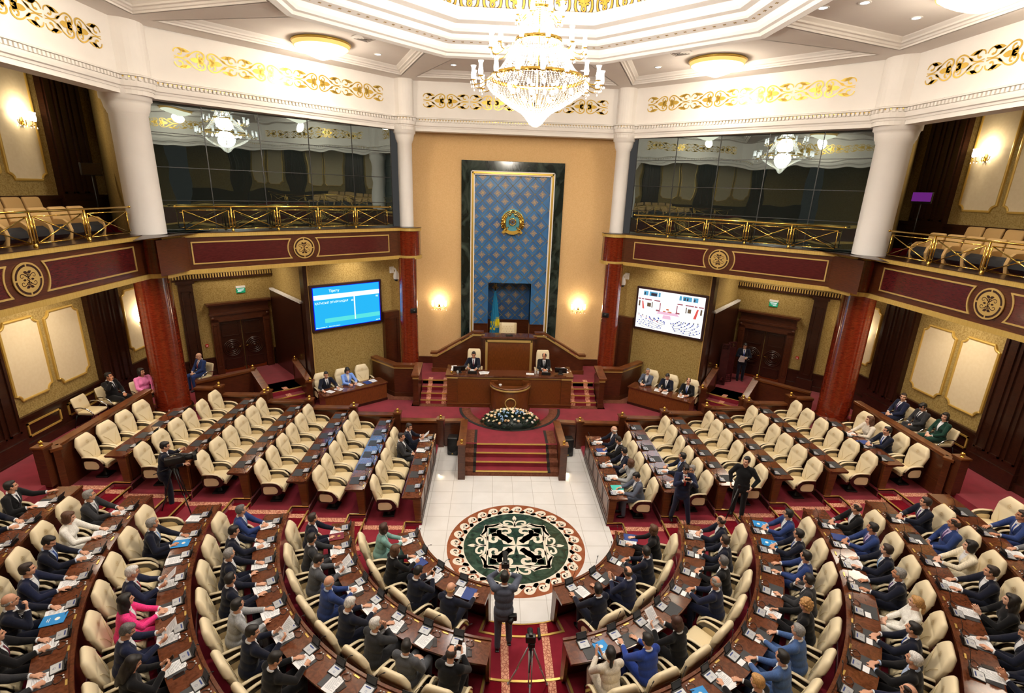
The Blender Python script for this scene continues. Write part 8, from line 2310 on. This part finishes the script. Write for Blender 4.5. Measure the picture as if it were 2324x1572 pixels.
CREW = {
 ('C', -1, 0): [D('teal jacket', suit='teal', fem=True, hair='bob', hc='chest', pose='fold', skin='skin_c', pitch=-.1), D('black jacket, brown hair', suit='black', fem=True, hair='bob', hc='brown', pose='write', yaw=.15, pitch=-.25), D('black suit holding phone', suit=N, pose='phone', yaw=0, pitch=-.5), D('navy suit, bald head', suit=N, hair='bald', hc='blond', pose='wide', yaw=-.1, pitch=-.25)],
 ('C', -1, 1): [D('navy suit, short hair', suit=N, hc='dark', pose='rest2'), D('grey suit and glasses', suit='char', glasses=True, pose='rest2', tie='purple'), D('grey suit reading', suit='grey', pose='read', yaw=0, pitch=-.5, held=1), D('blue suit, bald head', suit='blue', hair='bald', hc='grey', pose='fold', shirt='shirt_blue', yaw=.2), D('navy suit, grey hair', suit=N, hc='silver', pose='write', yaw=0, pitch=-.4), D('charcoal suit, silver hair', suit='char', hc='silver', pose='chin', yaw=-.2), D('grey suit, black hair', suit='grey', pose='lap', yaw=.5), D('black suit holding phone', suit='black', hair='thin', hc='dark', pose='phone', yaw=0, pitch=-.4)],
 ('C', -1, 2): [D('blue suit and glasses', suit='blue', hc='salt', glasses=True, pose='fold', tie='light'), D('navy suit, black hair', suit=N, pose='write', pitch=-.2, yaw=.4), D('navy suit, grey hair', suit=N, hc='grey', pose='rest2'), D('dark suit, wine tie', suit=N, tie='wine', pose='rest'), D('light grey suit, glasses', suit='silver', glasses=True, pose='rest2'), D('navy suit reading', suit=N, pose='read', yaw=-.2, pitch=-.25, held=1), D('black suit leaning forward', suit='black', pose='write', yaw=-.2, pitch=-.5), None, D('dark suit, bald head', suit='black', hair='bald', hc='grey', pose='rest2', yaw=0, pitch=-.25), None],
 ('C', -1, 3): [None, D('navy suit, light tie', suit=N, hc='grey', tie='light', pose='rest2', skin='skin_b'), None, D('navy suit reading, red tie', suit='navy', hc='silver', tie='red', glasses=True, pose='read', pitch=-.25, yaw=.2, held=1), D('bright pink jacket', suit='pink', fem=True, hair='long', hc='black', pose='fold', yaw=.2), D('navy suit reading, grey hair', suit='navy', hc='salt', pose='read', yaw=0, pitch=-.5, held=1), D('black jacket, long hair', suit='black', fem=True, closed=True, hair='long', hc='black', pose='phone', yaw=0, pitch=-.5), None, None],
 ('C', -1, 4): [D('grey suit and glasses', suit='char', hc='grey', glasses=True, pose='write', tie='silver'), D('white blouse', suit='white', fem=True, closed=True, hair='bob', hc='brown', pose='rest', yaw=.2, pitch=-.25, skin='skin_c'), D('navy suit leaning over papers', suit=N, pose='write', yaw=0, pitch=-.5, shirt='shirt_blue', tie='blue'), D('navy suit, dark beard', suit='navy', hc='dark', pose='rest'), D('navy suit, hand on chin', suit=N, hair='bald', hc='grey', glasses=True, pose='chin', yaw=.2), D('dark suit, wine tie', suit='black', tie='wine', pose='write', yaw=.2), D('charcoal suit writing', suit='char', hc='dark', pose='write', yaw=0, pitch=-.4)],
 ('C', -1, 5): [D('black suit, stretched arm', suit='black', pose='reach', tie='dark'), D('navy suit and glasses', suit=N, glasses=True, pose='write'), None],
 ('C', 1, 0): [D('black velvet jacket', suit='black', fem=True, closed=True, hair='bob', hc='brown', pose='rest', skin='skin_c'), D('navy suit, hands clasped', suit=N, pose='fold', skin='skin_b'), D('navy suit, fingertips together', suit='navy', hair='thin', hc='dark', pose='steeple'), D('navy suit, black hair', suit=N, pose='wide', yaw=-.2)],
 ('C', 1, 1): [D('dark suit, thinning hair', suit=N, hair='thin', hc='dark', pose='fold'), D('navy suit, hands clasped', suit=N, hc='dark', pose='fold'), D('charcoal suit, grey hair', suit='black', hc='salt', pose='fold'), D('blue suit and glasses', suit='navy', hair='thin', hc='grey', glasses=True, pose='fold', skin='skin_b'), None, D('black jacket, dark bob', suit='black', fem=True, hair='bob', hc='chest', pose='read', yaw=0, pitch=-.4, held=1), D('bright blue suit', suit='royal', hc='black', pose='rest', yaw=-.1, pitch=-.2), D('beige jacket, ponytail', suit='beige', fem=True, closed=True, hair='pony', hc='black', pose='steeple', yaw=-.2)],
 ('C', 1, 2): [D('blue suit and glasses', suit='blue', glasses=True, pose='fold'), D('dark suit and glasses', suit=N, glasses=True, pose='fold', tie='blue'), D('blue suit, hands apart', suit='blue', pose='rest'), D('charcoal suit, hand on chin', suit='char', pose='chin', tie='dark'), D('patterned blouse, blond hair', suit='black', fem=True, closed=True, hair='curly', hc='blond', pose='write', yaw=-.2, pitch=-.2), D('blue grey suit, grey hair', suit='dusk', hc='grey', pose='rest2'), D('blue suit, black hair', suit='dusk', hc='black', pose='fold'), D('dark suit, brown hair', suit='black', hc='blond', pose='rest2', yaw=0, pitch=-.2), None, None],
 ('C', 1, 3): [D('black suit, thin hair', suit='black', hair='thin', hc='dark', pose='fold'), D('blue suit, purple tie', suit='blue', tie='purple', shirt='shirt_lilac', pose='fold', skin='skin_b'), D('navy suit, light tie', suit=N, hc='dark', tie='light', pose='rest', skin='skin_c'), D('navy suit, grey hair', suit=N, hc='grey', pose='rest', tie='purple', skin='skin_b'), D('white jacket, fair hair', suit='white', fem=True, closed=True, hair='pony', hc='blond', pose='lap', skin='skin_c'), D('navy suit, blue tie', suit=N, tie='blue', pose='fold'), D('black suit, silver hair', suit='black', hc='silver', pose='fold', shirt='shirt_blue'), D('navy suit, receding hair', suit='navy', hair='thin', hc='dark', pose='fold')],
 ('C', 1, 4): [D('navy suit and glasses', suit=N, glasses=True, hc='dark', pose='fold', tie='purple'), D('blue suit, lilac shirt', suit='blue', hair='thin', hc='dark', shirt='shirt_lilac', tie='purple', pose='lap', skin='skin_b'), D('cream suit, black bob', suit='cream', fem=True, hair='bob', hc='black', pose='fold', skin='skin_c'), D('navy suit, dark hair', suit=N, hc='dark', pose='rest'), D('black jacket, long hair', suit='black', fem=True, closed=True, hair='long', hc='black', pose='steeple', skin='skin_c'), D('dark suit writing', suit=N, hc='salt', pose='write', yaw=0, pitch=-.4), D('dark suit, clasped hands', suit=N, pose='steeple', skin='skin_b')],
 ('C', 1, 5): [None, D('bright blue suit', suit='blue', hc='dark', tie='blue', pose='rest', skin='skin_b'), D('grey suit', suit='mid', hc='grey', pose='rest'), None],
 ('S', -1, 0): [None, None, None, D('charcoal suit', suit='char', pose='lap', hc='dark', yaw=0), D('dark suit reading', suit=N, pose='read', hc='dark', tie='silver', yaw=-.2, pitch=-.3, held=1)],
 ('S', 1, 0): [D('grey suit', suit='steel', pose='write', pitch=-.4, yaw=0), D('light grey jacket', suit='silver', fem=True, closed=True, hair='bob', hc='brown', pose='chin', skin='skin_c'), D('navy suit', suit=N, pose='write', pitch=-.25), D('black suit', suit='black', pose='rest2', pitch=-.4), D('dark suit, bald', suit=N, hair='bald', hc='silver', pose='rest', skin='skin_c')],
 ('S', 1, 1): [D('black suit, glasses', suit='black', glasses=True, hc='grey', pose='write', yaw=.3), D('navy suit', suit=N, hc='black', pose='rest2', shirt='shirt_blue', tie='blue'), None, None, None, None],
 ('S', 1, 5): [None, D('navy suit', suit=N, pose='fold', tie='blue'), D('beige jacket', suit='beige', fem=True, closed=True, hair='long', hc='brown', pose='write', yaw=-.3, skin='skin_c'), None],
}
for key, L in CREW.items():
    kind, s, j = key
    for k, d in enumerate(L):
        if d is None: continue
        d = dict(d); loc, rz, z = PLACE[key][k]; txt = d.pop('txt'); held = d.pop('held', 0)
        yaw = d.pop('yaw', None)
        if yaw is None: yaw = look(loc, rz)
        else: yaw = yaw if s > 0 else yaw
        lb = 'person in %s, %s' % (txt, where(kind, s, j, k))
        # seat pulled up to the desk
        u = Vector((-sin(rz), cos(rz)))
        l2 = (loc[0] + u.x * 0.03, loc[1] + u.y * 0.03, z)
        t, sk, H = person(l2, rz, lb, yaw=yaw, **d)
        if held:
            M = Matrix.Translation(l2) @ Matrix.Rotation(rz, 4, 'Z') @ Matrix.Translation((0, 0.62, Z0 + 0.15)) @ Matrix.Rotation(0.75, 4, 'X')
            o = put(SHEET, su, (0, 0, 0), 0, 'white sheet held up, ' + where(kind, s, j, k), 'papers held in hands'); o.matrix_world = M; o.rotation_euler = M.to_euler(); o.location = M.translation
        if d.get('pose') == 'phone':
            M = Matrix.Translation(l2) @ Matrix.Rotation(rz, 4, 'Z') @ Matrix.Translation((0, 0.53, Z0 + 0.155)) @ Matrix.Rotation(0.7, 4, 'X')
            o = put(PHONE, phu, (0, 0, 0), 0, 'black phone held up, ' + where(kind, s, j, k), 'phones held in hands'); o.rotation_euler = M.to_euler(); o.location = M.translation
# side tables
for s, k, d in ((-1, 0, None), (-1, 1, D('light blue jacket', suit='sky', fem=True, hair='bob', hc='black', pose='write', yaw=0, pitch=-.4)), (-1, 2, D('navy suit with papers', suit=N, tie='dark', pose='wide', yaw=-.3, pitch=-.25)),
                (1, 0, D('grey suit, grey hair', suit='steel', hc='grey', pose='fold', yaw=.3)), (1, 1, D('navy suit writing', suit=N, tie='silver', pose='write', yaw=0, pitch=-.4)), (1, 2, D('black suit, blue tie', suit='black', hair='thin', hc='dark', tie='blue', pose='write', yaw=.4))):
    if d is None: continue
    d = dict(d); p, a = PLACE[('T', s)][k]; txt = d.pop('txt')
    u = Vector((-sin(a), cos(a)))
    person((p.x + u.x * 0.10, p.y + u.y * 0.10, STAGE_Z), a, 'person in %s at the side table below the %s screen' % (txt, side_word(s)), **d)
# presidium
person((-1.40, 8.12, DAIS_Z - 0.07), pi, 'person in navy suit with purple red tie at the left presidium seat', suit=N, tie='wine', pose='rest2', pitch=-.25, skin='skin_b', scale=1.0)
person((1.36, 8.12, DAIS_Z - 0.07), pi, 'person in black suit with dark tie at the right presidium seat', suit='black', tie='dark', pose='fold', yaw=-.35, pitch=-.25, hair='thin', skin='skin_b', scale=1.0)
# visitors along the walls
def vis(key, label, dy=0.02, **kw):
    loc, rz = VISIT[key]; u = Vector((-sin(rz), cos(rz))); return person((loc[0] + u.x * dy, loc[1] + u.y * dy, loc[2]), rz, label, **kw)
vis('L1', 'person in black suit and navy tie on the phone by the left wall', suit='black', tie='dark', pose='ear', yaw=.2, hair='short', skin='skin_b')
vis('L2', 'person in pink top half hidden by the left red column', suit='rose', fem=True, closed=True, hair='bob', hc='black', pose='lap', trousers='black', yaw=.2)
vis('L3', 'person in blue suit with red tie and bald head behind the left barrier', suit='blue', tie='red', hair=None, pose='lap', yaw=-.2, pitch=-.25, skin='skin_c')
vis('R0', 'person in navy suit and tie by the right wall, farthest of three', suit='navy', tie='purple', pose='lap', yaw=.6, hair='short', hc='dark', skin='skin_c')
vis('R1', 'person in grey suit reading by the right wall, middle of three', suit='char', tie='dark', pose='lap', pitch=-.4, hair='fringe', cross=True)
vis('R2', 'person in dark green skirt suit by the right wall, nearest of three', suit='green', fem=True, hair='bob', hc='black', pose='lap', yaw=.5, skirt=True, skin='skin_c')
# standing people
t, sk, H = person((-0.40, -3.10, TIER_Z[0] + 0.0), 0.0, 'person in grey suit photographing with a raised camera in the centre aisle', suit='steel', pose='camera_up', hair='short2', stand=True, skin='skin_b', scale=1.0)
c = thing('photo_camera', 'black camera with long lens raised by the person in grey suit', 'camera', (-0.40, -3.10, TIER_Z[0]))
mb = MB(); mb.rbox((0.02, 0.30, 1.68), (0.15, 0.08, 0.11), 0.015); mb.rbox((0.02, 0.30, 1.745), (0.06, 0.06, 0.03), 0.01); mb.build('body', 'black_plastic', c)
mb = MB(); mb.tube([(0.02, 0.33, 1.68), (0.02, 0.50, 1.695), (0.02, 0.62, 1.705)], [0.042, 0.045, 0.055], 18); mb.build('lens', 'black_matte', c)
c = thing('camera_bag', 'second black camera hanging at the hip of the person in grey suit', 'camera', (-0.40, -3.10, TIER_Z[0]))
mb = MB(); mb.rbox((0.17, -0.12, 0.86), (0.16, 0.10, 0.12), 0.02); mb.tube([(0.17, -0.14, 0.86), (0.10, -0.22, 0.80)], [0.045, 0.05], 14); mb.build('body', 'black_plastic', c)
t, sk, H = person((4.36, 0.62, TIER_Z[1]), pi - 0.15, 'person in navy suit and red tie holding up a phone in the right cross aisle', suit='navy', tie='red', pose='phone_up', hair='fringe', stand=True, glasses=True, pitch=-.25, scale=1.0)
M = Matrix.Translation((4.36, 0.62, TIER_Z[1])) @ Matrix.Rotation(pi - 0.15, 4, 'Z') @ Matrix.Translation((0, 0.385, 1.50)) @ Matrix.Rotation(1.35, 4, 'X') @ Matrix.Rotation(pi / 2, 4, 'Z')
o = put(PHONE, phu, (0, 0, 0), 0, 'silver black phone held up by the person standing in the right cross aisle', 'phones held in hands'); o.rotation_euler = M.to_euler(); o.location = M.translation
person((5.92, 0.60, TIER_Z[2]), pi / 2 + 0.9, 'person in black leather clothes standing with a monopod in the right cross aisle', suit='black', pose='idle', hair='short2', stand=True, closed=True, yaw=-.2, skin='skin_c', scale=1.0)
c = thing('monopod', 'black monopod leaning beside the person in black leather', 'monopod', (5.50, 0.42, TIER_Z[2]))
mb = MB(); mb.tube([(0.22, -0.02, 0.92), (0.02, -0.16, 0.42), (-0.13, -0.26, 0.0)], [0.022, 0.017, 0.012], 8); mb.build('pole', 'black_plastic', c); mb = MB(); mb.rbox((0.24, 0.0, 0.98), (0.06, 0.06, 0.1), 0.015); mb.build('head', 'black_plastic', c)
person((9.98, 9.32, DOOR_Z), pi - 0.35, 'person in navy suit with blue tie holding papers by the right door', suit=N, tie='blue', pose='papers', hair='short', stand=True, pitch=-.4, scale=0.97)
M = Matrix.Translation((9.98, 9.32, DOOR_Z)) @ Matrix.Rotation(pi - 0.35, 4, 'Z') @ Matrix.Translation((0.06, 0.34, 1.03)) @ Matrix.Rotation(1.2, 4, 'X')
o = put(SHEETS, ssu, (0, 0, 0), 0, 'white papers held by the person standing at the right door', 'papers held in hands'); o.rotation_euler = M.to_euler(); o.location = M.translation
t, sk, H = person((-8.75, 0.52, TIER_Z[3] + 0.02), -pi / 2 + 0.55, 'person in navy suit and glasses filming behind a tripod in the left cross aisle', suit=N, pose='video', hair='short', stand=True, glasses=True, pitch=-.2, scale=1.0)
# video camera on tripod, left
def tripod(loc, rz, label, H_, head, legcol='black_plastic', spread=0.42):
    c = thing('tripod_camera', label, 'camera', loc, rz)
    mb = MB(); mb.tube([(0, 0, H_ - 0.35), (0, 0, H_)], 0.03, 10); mb.rbox((0, 0, H_ + 0.02), (0.1, 0.12, 0.08), 0.02); mb.tube([(0, -0.03, H_), (-0.05, -0.42, H_ - 0.12)], 0.011, 6); mb.build('tripod_head', 'black_plastic', c)
    for k in range(3):
        a = 2 * pi * k / 3 + 0.5; mb = MB()
        d = Vector((cos(a), sin(a), 0)); n = Vector((-sin(a), cos(a), 0)) * 0.028
        for s_ in (-1, 1): mb.tube([d * 0.05 + n * s_ + Vector((0, 0, H_ - 0.08)), d * spread * 0.6 + n * s_ * 0.8 + Vector((0, 0, H_ * 0.42))], 0.012, 6)
        mb.tube([d * spread * 0.55 + Vector((0, 0, H_ * 0.45)), d * spread + Vector((0, 0, 0.015))], 0.014, 6); mb.ell(tuple(d * spread + Vector((0, 0, 0.02))), (0.025, 0.025, 0.02), 8, 5)
        lg = mb.build('leg', legcol, c)
    head(c, H_ + 0.06)
    return c
def big_cam(c, z):
    mb = MB(); mb.rbox((0, 0.05, z + 0.1), (0.16, 0.42, 0.18), 0.02); mb.build('body', 'black_plastic', c)
    mb = MB(); mb.tube([(0, 0.26, z + 0.1), (0, 0.42, z + 0.1)], [0.055, 0.065], 16); mb.rbox((0, 0.46, z + 0.1), (0.2, 0.08, 0.15), 0.01, n=2); mb.build('lens', 'black_matte', c)
    mb = MB(); mb.tube([(0, 0.2, z + 0.2), (0, 0.1, z + 0.26), (0, -0.1, z + 0.24)], 0.016, 8); mb.rbox((-0.12, 0.14, z + 0.17), (0.08, 0.1, 0.06), 0.012); mb.build('handle', 'black_plastic', c)
    mb = MB(); mb.tube([(0.1, 0.2, z + 0.22), (0.1, 0.42, z + 0.22)], 0.018, 8); mb.build('microphone', 'black_matte', c)
    mb = MB(); mb.bb(-0.165, -0.155, 0.1, 0.18, z + 0.15, z + 0.19); mb.build('viewfinder_screen', 'folder_cyan', c)
tripod((-8.36, 0.30, TIER_Z[4] - 0.22), -pi / 2 + 0.55, 'black video camera on a tripod before the person filming in the left cross aisle', 1.22, big_cam)
def small_cam(c, z):
    mb = MB(); mb.rbox((-0.01, -0.02, z + 0.10), (0.17, 0.10, 0.13), 0.02); mb.rbox((-0.01, -0.02, z + 0.18), (0.07, 0.07, 0.05), 0.015); mb.build('body', 'black_plastic', c)
    mb = MB(); mb.tube([(-0.01, 0.03, z + 0.1), (-0.01, 0.16, z + 0.1)], [0.045, 0.05], 16); mb.build('lens', 'black_matte', c)
    mb = MB(); mb.rbox((0.13, 0.02, z + 0.16), (0.05, 0.22, 0.06), 0.02); mb.tube([(0.13, -0.04, z + 0.08), (0.11, -0.02, z + 0.13)], 0.012, 6); mb.build('microphone', 'black_matte', c)
    mb = MB(); mb.rbox((0.02, 0.0, z - 0.02), (0.09, 0.14, 0.09), 0.015); mb.tube(bez((0.03, -0.05, z), (0.1, -0.1, z - 0.2), (-0.05, -0.1, z - 0.35), (0.02, -0.04, z - 0.45), 10), 0.006, 5); mb.build('mount', 'black_plastic', c)
tripod((0.03, -4.18, TIER_Z[1] - 0.112), 0.0, 'black camera on a grey legged tripod standing in the bottom centre aisle', 1.12, small_cam, 'silver_plastic', 0.40)
bpy.data.scenes.remove(TMP)
# protos that found no place
for o in list(bpy.data.objects):
    if o.parent is None and 'label' in o and not o['label']:
        for c in list(o.children):
            for g in list(c.children): bpy.data.objects.remove(g)
            bpy.data.objects.remove(c)
        bpy.data.objects.remove(o)

# keep every label within sixteen words
for o in bpy.data.objects:
    if 'label' in o:
        w = str(o['label']).split()
        while len(w) > 16:
            drop = [i for i, x in enumerate(w) if x in ('the', 'a', 'an')] or [i for i, x in enumerate(w) if x in ('small', 'long', 'wooden', 'round', 'white')]
            if not drop: break
            w.pop(drop[-1])
        o['label'] = ' '.join(w)
